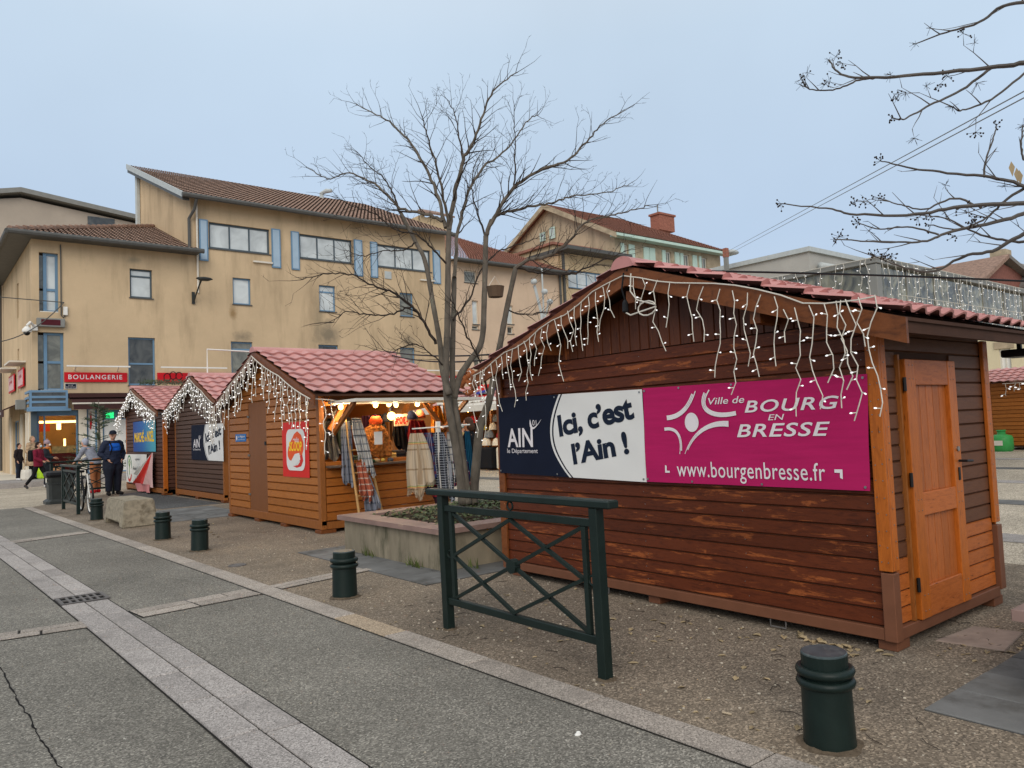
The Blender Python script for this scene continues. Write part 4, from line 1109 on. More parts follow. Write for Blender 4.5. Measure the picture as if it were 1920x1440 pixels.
# ------------------------------------------------------------------ planters, trees come later
def planter(x0, x1, y0, y1, label, seed):
    t = thing('tree_planter', ((x0 + x1) / 2, (y0 + y1) / 2, 0), label, 'planter', 'square tree planters')
    h, w = .4, .16
    mb = MB(); mb.box(x0, x0 + w, y0, y1, 0, h).box(x1 - w, x1, y0, y1, 0, h).box(x0 + w, x1 - w, y0, y0 + w, 0, h).box(x0 + w, x1 - w, y1 - w, y1, 0, h)
    mb.build('wall', K['planterwall'], t)
    o, i_, th = .07, .3, .055
    X0, X1, Y0, Y1 = x0 - o, x1 + o, y0 - o, y1 + o
    for q_ in (((X0, Y0), (X0, Y1), (X0 + i_, Y1 - i_), (X0 + i_, Y0 + i_)), ((X1, Y1), (X1, Y0), (X1 - i_, Y0 + i_), (X1 - i_, Y1 - i_)), ((X0, Y1), (X1, Y1), (X1 - i_, Y1 - i_), (X0 + i_, Y1 - i_)), ((X1, Y0), (X0, Y0), (X0 + i_, Y0 + i_), (X1 - i_, Y0 + i_))):
        cx = sum(p[0] for p in q_) / 4; cy = sum(p[1] for p in q_) / 4
        qq = [(cx + (p[0] - cx) * .997, cy + (p[1] - cy) * .997) for p in q_]
        MB().prism([(p[0], p[1], h + .001) for p in qq], (0, 0, th)).build('rim_stone', K['rim'], t)
    # soil mound
    mb = MB(); n = 12; b = 0
    for j in range(n + 1):
        for i in range(n + 1):
            s, u = i / n, j / n; m = (math.sin(math.pi * s) * math.sin(math.pi * u)) ** .5
            mb.v.append((x0 + w + (x1 - x0 - 2 * w) * s, y0 + w + (y1 - y0 - 2 * w) * u, h - .04 + .1 * m))
    for j in range(n):
        for i in range(n): k = j * (n + 1) + i; mb.f.append((k, k + 1, k + n + 2, k + n + 1)); mb.mi.append(0)
    mb.build('soil', K['soil'], t, smooth=True)
    # ivy
    r = random.Random(seed); lv = MB()
    for k in range(2600):
        s, u = r.random(), r.random(); m = (math.sin(math.pi * s) * math.sin(math.pi * u)) ** .5
        p = V((x0 + w + (x1 - x0 - 2 * w) * s, y0 + w + (y1 - y0 - 2 * w) * u, h - .03 + .1 * m + r.uniform(0, .13) * (.4 + .6 * noise.noise(V((s * 6, u * 6, seed)))) + .02))
        a = r.uniform(0, 6.28); L = r.uniform(.025, .055); d = V((math.cos(a), math.sin(a), r.uniform(-.5, .6))).normalized(); sd_ = d.cross(V((r.uniform(-.4, .4), r.uniform(-.4, .4), 1))).normalized()
        lv.add([p, p + d * L * .5 + sd_ * L * .5, p + d * L * 1.1, p + d * L * .5 - sd_ * L * .5], [(0, 1, 2, 3)])
    o_ = lv.build('ivy', K['ivy'], t); o_['kind'] = 'stuff'
    wd = MB()
    for k in range(90):
        c = r.choice([(x0 - .02, y0 + .5), (x0 - .02, y0 + 1.55), (x0 + .35, y0 - .02)]); p = V((c[0] + r.uniform(-.05, .02), c[1] + r.uniform(-.15, .15), .01))
        q_ = p + V((r.uniform(-.08, .03), r.uniform(-.06, .06), r.uniform(.05, .16))); sd_ = V((r.uniform(-1, 1), r.uniform(-1, 1), 0)).normalized() * .006
        wd.add([p - sd_, p + sd_, q_], [(0, 1, 2)])
    o_ = wd.build('weeds', K['weed'], t); o_['kind'] = 'stuff'
    return t
planter(4.42, 7.0, 6.79, 9.05, 'concrete tree planter with brown stone rim, left of the large hut', 3)
planter(4.5, 7.1, -.75, 1.46, 'planter corner with stone rim cut off by the right edge of the photo', 4)

# ------------------------------------------------------------------ bollards
def base_dirt(parent, x, y, r0, seed):
    """thin uneven collar of grit where a post meets the ground"""
    r = random.Random(seed); mb = MB(); n = 22; rings = []
    for k, (dr, z) in enumerate(((-.02, .017), (.004, .013), (.018, .006), (.034, .0015))):
        for j in range(n):
            a = 2 * math.pi * j / n; rr = r0 + dr * (1 + (.9 * noise.noise(V((math.cos(a) * 2, math.sin(a) * 2, seed))) if k > 1 else 0)); mb.v.append((x + rr * math.cos(a), y + rr * math.sin(a), z + (r.uniform(-.003, .003) if k < 3 else 0)))
    for k in range(3):
        for j in range(n): mb.f.append((k * n + j, (k + 1) * n + j, (k + 1) * n + (j + 1) % n, k * n + (j + 1) % n)); mb.mi.append(0)
    return mb.build('base_dirt', K['grit'], parent, local=True)
def bollard_proto():
    t = thing('bollard', (0, 0, 0), 'x', 'bollard', 'green bollards along the kerb')
    MB().lathe([(.112, 0), (.114, .01), (.112, .03), (.108, .27), (.108, .29)], n=24).build('post', K['green'], t, smooth=True, local=True)
    for zc in (.285, .335):
        MB().torus((0, 0, zc), .108, .021, n=26, m=8).build('ring', K['green'], t, smooth=True, local=True)
    MB().lathe([(.1, .29), (.1, .305), (.104, .318), (.1, .34), (.101, .405), (.101, .408)], n=24).build('neck', K['green'], t, local=True)
    MB().lathe([(.101, .408), (.1, .4135), (.096, .417), (.088, .416), (.02, .4165)], n=24).build('top_plate', K['bollardtop'], t, local=True)
    base_dirt(t, 0, 0, .108, 3)
    return t
bol = bollard_proto(); first = True
for (px, py, lab, tilt) in ((1566, 1405, 'nearest dark green bollard, in front of the large flaking hut', 1.5), (645, 1122, 'dark green bollard with a shiny top beside the concrete planter', 1.0), (372, 1034, 'dark green bollard right of its close neighbour, in front of the honey stall', 1.2), (303, 1013, 'dark green bollard just right of the concrete block', .8), (179, 976, 'dark green bollard just left of the concrete block', 0)):
    o = bol if first else copy_tree(bol); first = False
    p = gnd(px, py); o.location = (p.x + .03, p.y + .04, 0.004); o['label'] = lab; o.rotation_euler = (math.radians(tilt * .6), math.radians(tilt * .5), rnd.uniform(0, 6))

# ------------------------------------------------------------------ railing with crossed bars
def railing_proto(mat, label, L=1.62):
    t = thing('railing', (0, 0, 0), label, 'railing', 'green street railings')
    for y in (0, L):
        base_dirt(t, 0, y, .04, 7 + int(y * 3))
        MB().bbox(-.033, .033, y - .033, y + .033, 0, 1.0, .004).build('post', mat, t, local=True)
    MB().bbox(-.045, .045, -.15, L + .17, 1.001, 1.048, .008).build('handrail', mat, t, local=True)
    MB().bbox(-.02, .02, .034, L - .034, .885, .93, .004).build('upper_rail', mat, t, local=True)
    MB().bbox(-.02, .02, .034, L - .034, .195, .245, .004).build('lower_rail', mat, t, local=True)
    a, b, z0, z1 = .105, L - .105, .246, .884
    for y in (a, b): MB().bbox(-.016, .016, y - .018, y + .018, z0, z1, .003).build('upright', mat, t, local=True)
    m, zc = L / 2, (z0 + z1) / 2; ia, ib = a + .02, b - .02
    dx = 0.0
    for (p, q_) in (((ia, z1 - .01), (ib, z0 + .01)), ((ia, z0 + .01), (ib, z1 - .01))):
        MB().bar((dx, p[0], p[1]), (dx, q_[0], q_[1]), .022, .024, (1, 0, 0)).build('long_diagonal', mat, t, local=True); dx += .004
    dx = -.004
    for (p, q_) in (((ia, zc), (m, z1 - .01)), ((m, z1 - .01), (ib, zc)), ((ib, zc), (m, z0 + .01)), ((m, z0 + .01), (ia, zc))):
        MB().bar((dx, p[0], p[1]), (dx, q_[0], q_[1]), .022, .024, (1, 0, 0)).build('short_diagonal', mat, t, local=True); dx -= .003
    MB().tube([(-.024, m, zc), (.024, m, zc)], .048, 16).build('hub', mat, t, local=True)
    MB().torus((0, m, .966), .028, .007, 'x', 16, 6).build('ring', mat, t, local=True, smooth=True)
    for y in (.06, L - .06): MB().torus((0, y, zc), .028, .007, 'x', 16, 6).build('ring', mat, t, local=True, smooth=True)
    return t
rl = railing_proto(K['green'], 'dark green railing with crossed bars standing alone before the large hut')
rl.location = (3.21, 3.245, 0.0); rl.rotation_euler = (0, math.radians(-1.0), math.radians(.3))
rl2 = copy_tree(rl); rl2['label'] = 'grey green railing with crossed bars beside the litter bin, a bicycle against it'
for c in rl2.children: c.data = c.data.copy() if c.data.users > 1 and False else c.data
rl2.location = (2.93, 18.55, 0); rl2.rotation_euler = (0, 0, 0); rl2.scale = (1, 1.18, 1)
rl3 = copy_tree(rl); rl3['label'] = 'dark railing behind the man in the blue jacket, seen between the legs'
rl3.location = (3.2, 24.3, 0); rl3.rotation_euler = (0, 0, math.radians(-78))

# ------------------------------------------------------------------ concrete block
cb = thing('concrete_block', (3.3, 15.45, 0), 'weathered concrete block on the pavement between two bollards', 'concrete block')
x0, x1, y0, y1, h = 2.98, 3.58, 14.66, 16.25, .47
m = bmesh.new()
prof = [(y0, .0), (y0 + .26, .0), (y0 + .26, .085), (y1 - .26, .085), (y1 - .26, 0), (y1, 0), (y1 - .07, h), (y0 + .07, h)]
f1 = [m.verts.new((x0 + (.06 if z > .2 else 0), y, z)) for y, z in prof]; f2 = [m.verts.new((x1 - (.06 if z > .2 else 0), y, z)) for y, z in prof]
m.faces.new(f1); m.faces.new(f2[::-1])
for i in range(8): m.faces.new([f1[i], f2[i], f2[(i + 1) % 8], f1[(i + 1) % 8]][::-1])
bmesh.ops.recalc_face_normals(m, faces=m.faces[:])
bmesh.ops.bevel(m, geom=[e for e in m.edges], offset=.022, segments=2, affect='EDGES')
bmesh.ops.triangulate(m, faces=m.faces[:])
bmesh.ops.subdivide_edges(m, edges=m.edges[:], cuts=2, use_grid_fill=True)
for v in m.verts: v.co += V((1, 1, 1)) * (.010 * noise.noise(v.co * 9)) + V((.006 * noise.noise(v.co * 25), .006 * noise.noise(v.co * 27), .004 * noise.noise(v.co * 22)))
me = bpy.data.meshes.new('block'); m.to_mesh(me); m.free()
for v in me.vertices: v.co -= V((3.3, 15.45, -.004))
link_mesh('block', me, K['concrete'], cb)

# ------------------------------------------------------------------ litter bin
bn = thing('litter_bin', (3.2, 22.85, 0), 'dark grey litter bin with a domed lid left of the far railing', 'litter bin')
def sq(mb, c, rings, ch=.06):
    b = len(mb.v)
    for (w, z) in rings:
        k = w * .78
        for (a, d) in ((w, k), (k, w), (-k, w), (-w, k), (-w, -k), (-k, -w), (k, -w), (w, -k)): mb.v.append((c[0] + a, c[1] + d, z))
    for i in range(len(rings) - 1):
        for j in range(8): mb.f.append((b + i * 8 + j, b + i * 8 + (j + 1) % 8, b + (i + 1) * 8 + (j + 1) % 8, b + (i + 1) * 8 + j)); mb.mi.append(mb.cur)
    mb.f.append(tuple(b + j for j in range(7, -1, -1))); mb.f.append(tuple(b + (len(rings) - 1) * 8 + j for j in range(8))); mb.mi += [mb.cur] * 2
    return mb
bc = (3.2, 22.85)
sq(MB(), bc, [(.35, 0), (.35, .07), (.31, .1), (.29, .12)]).build('base', K['green2'], bn)
sq(MB(), bc, [(.275, .115), (.285, .5), (.3, .5), (.3, .53), (.285, .53), (.31, .68)]).build('body', K['green2'], bn)
sq(MB(), bc, [(.33, .69), (.345, .74), (.335, .8), (.27, .83), (.15, .84)]).build('lid', K['black'], bn)
MB().bbox(2.878, 2.886, 22.7, 22.87, .55, .66, .001).build('sticker', K['offwhite'], bn)

# ================================================================== BUILDINGS
def wall_holes(mb, fr, u0, u1, z0, z1, holes, dep=.22):
    us = sorted({u0, u1} | {h[0] for h in holes} | {h[1] for h in holes}); zs = sorted({z0, z1} | {h[2] for h in holes} | {h[3] for h in holes})
    us = [u for u in us if u0 <= u <= u1]; zs = [z for z in zs if z0 <= z <= z1]
    for a, b in zip(us, us[1:]):
        for c, d in zip(zs, zs[1:]):
            m_, n_ = (a + b) / 2, (c + d) / 2
            if any(h[0] < m_ < h[1] and h[2] < n_ < h[3] for h in holes): continue
            mb.poly([fr.p(a, c), fr.p(b, c), fr.p(b, d), fr.p(a, d)])
    for h in holes:
        a, b, c, d = h[:4]
        for (p, q_) in (((a, c), (b, c)), ((b, c), (b, d)), ((b, d), (a, d)), ((a, d), (a, c))):
            mb.poly([fr.p(*p), fr.p(*p, -dep), fr.p(*q_, -dep), fr.p(*q_)])
    return mb
def window(parent, fr, r, frame, pane, cols=1, rows=(1.0,), dep=.16, fw=.06, sill=True, name='window'):
    """window set back in its opening: frame bars, one pane per light, sill"""
    u0, u1, z0, z1 = r
    mb = MB(); N = fr.N
    def bar(a, b, c, d): 
        o = [fr.p(a, c, -dep), fr.p(b, c, -dep), fr.p(b, d, -dep), fr.p(a, d, -dep)]; mb.prism(o, N * .05)
    bar(u0, u0 + fw, z0, z1); bar(u1 - fw, u1, z0, z1); bar(u0 + fw, u1 - fw, z0, z0 + fw); bar(u0 + fw, u1 - fw, z1 - fw, z1)
    cw = (u1 - u0 - fw) / cols
    for i in range(1, cols): bar(u0 + fw * .5 + cw * i - fw * .35, u0 + fw * .5 + cw * i + fw * .35, z0 + fw, z1 - fw)
    zc = [z0]; acc = 0
    for k in rows: acc += k; zc.append(z0 + (z1 - z0) * acc / sum(rows))
    for z in zc[1:-1]: bar(u0 + fw, u1 - fw, z - fw * .5, z + fw * .5)
    w = mb.build(name, frame, parent)
    for i in range(cols):
        for j in range(len(rows)):
            a = u0 + fw * .5 + cw * i; 
            MB().poly([fr.p(a, zc[j], -dep + .018), fr.p(a + cw, zc[j], -dep + .018), fr.p(a + cw, zc[j + 1], -dep + .018), fr.p(a, zc[j + 1], -dep + .018)]).build('pane', pane, w)
    if sill: MB().prism([fr.p(u0 - .04, z0 - .05, -.02), fr.p(u1 + .04, z0 - .05, -.02), fr.p(u1 + .04, z0 - .002, -.02), fr.p(u0 - .04, z0 - .002, -.02)], N * .07).build('sill', K['gutter'], w)
    return w
def canal_roof(mb, fr_pts, along_n, rows, amp=.06, q=6):
    """corrugated clay-tile surface over a quad: e0,e1 = eave ends, r0,r1 = ridge ends"""
    e0, e1, r0, r1 = [V(p) for p in fr_pts]; nrm = (e1 - e0).cross(r0 - e0).normalized()
    if nrm.z < 0: nrm = -nrm
    nc = along_n * q
    for r in range(rows):
        b = len(mb.v)
        for (t, lift) in ((r / rows, .035), ((r + 1) / rows, 0.0)):
            A, B = e0.lerp(r0, t), e1.lerp(r1, t)
            for i in range(nc + 1):
                w = abs(math.sin(math.pi * i / q)); mb.v.append(tuple(A.lerp(B, i / nc) + nrm * (amp * w + lift)))
        for i in range(nc): mb.f.append((b + i, b + i + 1, b + nc + 2 + i, b + nc + 1 + i)); mb.mi.append(mb.cur)
    return mb
def gutter_pipe(parent, a, b, r=.09, mat='gutter'): return MB().tube([a, b], r, 8).build('gutter', K[mat], parent)

BY = 36.0
fF = Frame((0, BY, 0), (1, 0, 0), (0, -1, 0))
def W(x0, y0, x1, y1):
    a, b = ony(x0, y0, BY), ony(x1, y1, BY); return (min(a.x, b.x), max(a.x, b.x), min(a.z, b.z), max(a.z, b.z))
bd = thing('corner_building', (12, 40, 0), 'ochre rendered corner building with brown tiled roofs and bakery below', 'building')
CX, TX, TE = 4.1, 10.35, 24.35
# openings: (rect, frame, pane, cols, rows, sill)
wins = [(W(243, 503, 286, 560), 'greyf', 'pane', 1, (.75, .25)), (W(240, 632, 292, 722), 'bluef', 'panedark', 1, (.45, .55)), (W(433, 640, 475, 712), 'bluef', 'panegrey', 1, (.8, .2)),
        (W(436, 520, 471, 572), 'bluef', 'pane', 1, (1,)), (W(598, 534, 630, 585), 'bluef', 'pane', 1, (.75, .25)), (W(749, 548, 776, 594), 'bluef', 'panegrey', 1, (1,)),
        (W(597, 646, 636, 712), 'bluef', 'panedark', 1, (.8, .2)), (W(750, 651, 780, 716), 'bluef', 'panegrey', 1, (1,)),
        (W(391, 414, 506, 462), 'greyf', 'pane', 3, (1,)), (W(561, 437, 661, 481), 'greyf', 'pane', 3, (1,)), (W(707, 459, 808, 500), 'greyf', 'pane', 3, (1,))]
wins = [(r if r[3] > 10 or True else r, *k) for r, *k in wins]
fix = []
for r, *k in wins:
    if k[2] == 3: r = (r[0], r[1], 10.36, 11.6)
    fix.append((r, *k))
wins = fix
cw_hi = (4.36, 5.05, 6.95, 9.42); cw_lo = (4.3, 5.22, 3.72, 6.12)
# corner notches: window wraps the corner, set back from both faces
shop = (4.25, 5.72, .25, 2.92); sdoor = (6.02, 6.42, .25, 3.0); swin = (6.62, 10.0, .25, 2.9)
holes = [w[0] for w in wins]
mb = MB(); wall_holes(mb, fF, CX, TX, .1, 9.95, [h for h in holes if h[1] < TX] + [cw_hi, cw_lo, shop, sdoor, swin], .25)
mb.build('lower_wall', K['ochre'], bd)
mb = MB(); wall_holes(mb, fF, TX, TE, .1, 12.75, [h for h in holes if h[0] > TX], .25); mb.build('tall_wall', K['ochre'], bd)
fL = Frame((CX, 0, 0), (0, -1, 0), (-1, 0, 0))     # side face along the lane; u = -y
lh = [(-41.0, -40.4, 7.3, 8.9), (-41.0, -40.4, 3.9, 5.9), (-38.9, -37.7, .25, 2.9), (-43, -40.6, .25, 2.7)]
mb = MB(); wall_holes(mb, fL, -52, -36, .1, 9.95, lh, .25); mb.build('lane_wall', K['ochre'], bd)
MB().prism([(TX, 36.001, 9.0), (TX, 45.3, 9.0), (TX, 45.3, 16.55), (TX, 36.001, 12.74)], (.25, 0, 0)).build('upper_side_wall', K['ochre'], bd)
MB().prism([(TE - .25, 36.26, .1), (TE - .25, 45.3, .1), (TE - .25, 45.3, 16.55), (TE - .25, 36.26, 12.7)], (.249, 0, 0)).build('end_wall', K['ochre'], bd)
MB().box(TX, TE, 45.31, 45.5, .1, 16.5).box(CX + .3, TX, 45.31, 45.5, .1, 10).build('rear_wall', K['ochre'], bd)
for r, fm_, pn, cols, rows in wins: window(bd, fF, r, K[fm_], K[pn], cols, rows, fw=.07 if cols == 1 else .09)
# louvred panels beside the strip windows
for (a, b) in ((373, 389.5), (508.5, 525), (545, 560), (662.5, 678), (693, 706), (809.5, 823)):
    x0 = ony(a, 450, BY).x; x1 = ony(b, 450, BY).x
    MB().prism([fF.p(x0, 9.72, .005), fF.p(x1, 9.72, .005), fF.p(x1, 11.66, .005), fF.p(x0, 11.66, .005)], (0, -.06, 0)).build('shutter_frame', K['bluef'], bd)
    MB().prism([fF.p(x0 + .06, 9.78, .066), fF.p(x1 - .06, 9.78, .066), fF.p(x1 - .06, 11.6, .066), fF.p(x0 + .06, 11.6, .066)], (0, -.012, 0)).build('shutter_panel', K['bluel'], bd)
for (px, py) in ((493, 492), (801, 526)):
    p = ony(px, py, BY); MB().box(p.x - .5, p.x + .45, BY - .12, BY - .002, p.z - .05, p.z + .03).build('ledge', K['offwhite'], bd)
p = ony(727, 516, BY); MB().box(p.x - .2, p.x + .2, BY - .05, BY - .002, p.z - .2, p.z + .2).build('vent', K['fasciawhite'], bd)
# corner windows
def corner_win(z0, z1, xw, mid, rows, pane):
    w = MB()
    w.box(CX + .42, CX + .54, BY + .14, BY + .26, z0, z1)
    w.box(CX + .55, xw, BY + .16, BY + .24, z0, z0 + .1).box(CX + .55, xw, BY + .16, BY + .24, z1 - .1, z1).box(xw - .1, xw, BY + .16, BY + .24, z0 + .1, z1 - .1).box(CX + .55, xw - .1, BY + .16, BY + .24, mid - .05, mid + .05)
    o = w.build('corner_window', K['bluef'], bd)
    for (a, b) in ((z0 + .1, mid - .05), (mid + .05, z1 - .1)):
        MB().poly([(CX + .54, BY + .21, a), (xw - .1, BY + .21, a), (xw - .1, BY + .21, b), (CX + .54, BY + .21, b)]).build('pane', K[pane], o)
        MB().poly([(CX + .2, BY + .215, a), (CX + .43, BY + .215, a), (CX + .43, BY + .215, b), (CX + .2, BY + .215, b)]).build('pane', K['panegrey'], o)
    MB().box(CX + .28, xw - .01, BY + .01, BY + .13, z0 + .002, z0 + .04).build('sill', K['offwhite'], o)
    return o
corner_win(6.95, 9.42, 5.05, 7.9, None, 'pane'); corner_win(3.72, 6.12, 5.22, 4.9, None, 'panegrey')
# glazed canopy over the corner shop
cn = MB()
for z in (3.02, 3.25, 3.45, 3.68): cn.box(CX - .14, 5.3, BY - .35, BY - .27, z - .045, z + .045).box(CX - .14, CX - .06, BY - .265, BY + 1.2, z - .045, z + .045)
for x in (CX - .14, 5.22): cn.box(x, x + .08, BY - .349, BY - .271, 3.066, 3.64)
cn.box(CX - .2, 5.4, BY - .42, BY - .001, 2.88, 2.97)
co_ = cn.build('shop_canopy', K['bluef'], bd)
for (a, b) in ((3.07, 3.2), (3.3, 3.4), (3.5, 3.63)): MB().poly([(CX - .06, BY - .3, a), (5.22, BY - .3, a), (5.22, BY - .3, b), (CX - .06, BY - .3, b)]).build('pane', K['panedark'], co_)
# bakery shop front
MB().box(5.72, 6.02, BY - .06, BY + .2, .2, 2.95).build('white_pillar', K['plinth'], bd)
MB().box(6.42, 6.62, BY - .02, BY + .2, .2, 2.95).build('white_pillar', K['plinth'], bd)
MB().box(CX - .05, CX + .15, BY - .05, BY + .15, .2, 2.87).build('dark_pillar', K['greyf'], bd)
d_ = window(bd, fF, sdoor, K['bluef'], K['white'], 1, (1,), dep=.1, fw=.07, sill=False, name='shop_door')
MB().prism([fF.p(6.16, 2.1, -.07), fF.p(6.2, 2.1, -.07), fF.p(6.24, 2.4, -.07), fF.p(6.2, 2.85, -.07), fF.p(6.15, 2.5, -.07)], (0, -.004, 0)).build('door_motif', K['signred'], d_)
sw = window(bd, fF, (6.62, 10, .25, 2.55), K['bluef'], K['white'], 3, (1,), dep=.1, sill=False, name='shop_window')
MB().box(6.62, 10, BY + .05, BY + .1, 2.56, 2.9).build('transom', K['bluef'], bd)
MB().box(6.75, 7.05, BY + .0, BY + .04, 2.55, 2.8).build('pharmacy_light', K['greenlit'], bd)
# bakery interior (lit)
ro = MB(); x0, x1, y0, y1, z0, z1 = 4.3, 9.9, BY + .26, BY + 3.2, .2, 2.95
ro.poly([(x0, y1, z0), (x1, y1, z0), (x1, y1, z1), (x0, y1, z1)]).poly([(x0, y0, z0), (x0, y1, z0), (x0, y1, z1), (x0, y0, z1)]).poly([(x1, y0, z0), (x1, y1, z0), (x1, y1, z1), (x1, y0, z1)]).poly([(x0, y0, z0), (x1, y0, z0), (x1, y1, z0), (x0, y1, z0)]).poly([(x0, y0, z1), (x1, y0, z1), (x1, y1, z1), (x0, y1, z1)])
ro.build('shop_interior', plain('shop_wall', (196, 160, 112), .8, .2, 1.5), bd)
MB().box(4.4, 6.2, BY + 1.0, BY + 1.6, .2, 1.15).build('shop_counter', plain('counter_red', (110, 38, 36), .5), bd)
MB().box(4.9, 6.1, BY + 1.02, BY + 1.5, 1.16, 1.45).build('display_case', plain('bread', (220, 190, 130), .7, .4, 8), bd)
MB().box(4.35, 6.2, BY + 2.0, BY + 2.1, 2.45, 2.55).build('lamp_rail', K['warm'], bd)
MB().box(4.45, 4.95, BY + 1.9, BY + 2.1, 2.1, 2.42).build('orange_panel', plain('orange_panel', (222, 90, 40), .6), bd)
MB().box(5.15, 5.3, BY + 1.5, BY + 1.62, 2.15, 2.42).build('pendant_lamp', K['warm'], bd)
MB().box(5.35, 5.42, BY + 1.1, BY + 1.2, 1.45, 1.75).build('till_screen', K['warm'], bd)
MB().poly([(4.26, BY + .2, .3), (5.7, BY + .2, .3), (5.7, BY + .2, 2.9), (4.26, BY + .2, 2.9)]).build('shop_glass', K['clear'], bd)
MB().box(4.26, 4.34, BY + .15, BY + .22, .25, 2.9).box(4.5, 4.56, BY + .15, BY + .22, .25, 2.7).box(4.26, 5.72, BY + .12, BY + .22, 2.7, 2.92).box(5.66, 5.72, BY + .15, BY + .22, .25, 2.7).build('shop_frame', K['bluef'], bd)
L_ = bpy.data.lights.new('bakery_light', 'POINT'); L_.energy = 9; L_.color = (1, .78, .5); L_.shadow_soft_size = .2
lo = bpy.data.objects.new('bakery_light', L_); lo.location = (5.4, BY + 1.4, 2.4); col.objects.link(lo)
# lane-side shop front
for y_ in (36.6, 37.4, 39.1, 43.3): MB().box(CX - .06, CX + .1, y_, y_ + .4, .2, 2.9).build('white_pillar', K['plinth'], bd)
for r in ((-38.9, -37.7, .25, 2.9), (-43, -40.6, .25, 2.7)): window(bd, fL, r, K['bluef'], K['panegrey'], 2, (1,), dep=.15, sill=False, name='shop_window')
for r in ((-41.0, -40.4, 7.3, 8.9), (-41.0, -40.4, 3.9, 5.9)): window(bd, fL, r, K['greyf'], K['panedark'], 1, (1,), sill=False)
# roofs
A0, A1, AP = V((3.3, 35.38, 10.02)), V((10.6, 35.38, 10.02)), V((10.42, 42.5, 12.72))
rf = MB()
# triangular slope cut from corrugated strips
ntx = 34; q6 = 6; nrm = V((0, -(12.72 - 10.02), 7.12)).normalized()
rows = 20
for r in range(rows):
    t0, t1 = r / rows, (r + 1) / rows
    b = len(rf.v); n = 0; idx = []
    for i in range(ntx * q6 + 1):
        x = A0.x + (A1.x - A0.x) * i / (ntx * q6); w = .06 * abs(math.sin(math.pi * i / q6))
        lim0 = min(1, (x - A0.x) / (AP.x - A0.x))
        for (t, lf) in ((min(t0, lim0), .035), (min(t1, lim0), 0)):
            rf.v.append(tuple(V((x, A0.y + 7.12 * t, 10.02 + 2.7 * t)) + nrm * (w + lf)))
    for i in range(ntx * q6):
        if min(1, (A0.x + (A1.x - A0.x) * (i + 1) / (ntx * q6) - A0.x) / (AP.x - A0.x)) > t0:
            rf.f.append((b + 2 * i, b + 2 * i + 2, b + 2 * i + 3, b + 2 * i + 1)); rf.mi.append(0)
low = rf.build('lower_roof', K['tilebr'], bd)
MB().poly([A0, AP, (10.42, 50, 12.72), (3.3, 50, 10.02)]).build('lane_slope', K['tilebr'], low)
for k in range(26):      # hip tiles
    a = A0.lerp(AP, k / 26); b = A0.lerp(AP, (k + 1.25) / 26)
    MB().tube([a + V((0, 0, .08)), b + V((0, 0, .05))], [.14, .1], 7).build('hip_tile', K['tilebr'], low)
MB().poly([(3.3, 35.38, 9.98), (10.6, 35.38, 9.98), (10.6, 36.02, 9.93), (4.1, 36.02, 9.93)]).poly([(3.3, 35.38, 9.98), (4.08, 36.02, 9.93), (4.08, 50, 9.93), (3.3, 50, 9.98)]).build('eave_soffit', K['gutter'], low)
gutter_pipe(low, (3.22, 35.28, 10.0), (10.7, 35.28, 10.0), .11); gutter_pipe(low, (3.22, 35.28, 10.0), (3.22, 50, 10.0), .11)
rf = MB(); canal_roof(rf, [(9.85, 35.38, 12.58), (24.55, 35.38, 12.58), (9.85, 45.9, 16.95), (24.55, 45.9, 16.95)], 66, 26)
up = rf.build('tall_roof', K['tilebr'], bd)
MB().poly([(9.85, 35.4, 12.54), (24.55, 35.4, 12.54), (24.55, 46.0, 16.9), (9.85, 46.0, 16.9)]).build('roof_deck', K['gutter'], up)
MB().prism([(9.8, 35.36, 12.66), (9.8, 46.0, 17.08), (9.8, 46.0, 16.78), (9.8, 35.36, 12.4)], (.06, 0, 0)).build('verge_board', K['fasciawhite'], up)
MB().prism([(9.862, 35.5, 12.5), (9.862, 46.0, 16.85), (9.862, 46.0, 16.6), (9.862, 35.5, 12.3)], (.3, 0, 0)).build('verge_soffit', K['gutter'], up)
gutter_pipe(up, (9.8, 35.28, 12.5), (24.6, 35.28, 12.5), .12)
for (px, py, pz) in ((TX + .02, 35.9, 12.4),):
    MB().tube([(10.42, 35.3, 12.4), (10.42, 35.6, 12.0), (10.25, 35.92, 11.6), (10.25, 35.92, 10.1)], .07, 8).build('downpipe', K['gutter'], bd)
    MB().tube([(10.6, 35.93, 12.3), (10.6, 35.93, 8.2)], .045, 6).build('downpipe', K['offwhite'], bd)
MB().tube([(TX - .1, 45.4, 12.0), (TX - .1, 45.4, 16.4)], .14, 6).build('corner_trim', K['fasciawhite'], bd)
MB().tube([(3.95, 47, .3), (3.95, 47, 9.9)], .08, 8).build('downpipe', K['gutter'], bd)
# chimney house and roof vent
p = ony(810, 425, 46); MB().box(p.x - 1.0, p.x + 1.2, 45.9, 47.5, 14, p.z + .6).build('chimney_stack', K['ochre2'], up)
MB().prism([(p.x - 1.5, 45.5, p.z + .75), (p.x + 1.7, 45.5, p.z + .75), (p.x + .9, 46.6, p.z + 1.25), (p.x - .6, 46.6, p.z + 1.25)], (0, 0, .14)).build('chimney_roof', K['tilebr'], up)
for dx in (-.9, -.1, .7): MB().box(p.x + dx, p.x + dx + .25, 45.92, 47.4, p.z + .6, p.z + .78).build('chimney_post', K['ochre2'], up)
p = ony(603, 364, 45); MB().tube([(p.x, 45, p.z - .5), (p.x, 45, p.z + .05), (p.x + .25, 44.8, p.z + .2), (p.x + .55, 44.6, p.z + .2)], [.16, .14, .15, .1], 8).build('roof_vent', K['fasciawhite'], up)

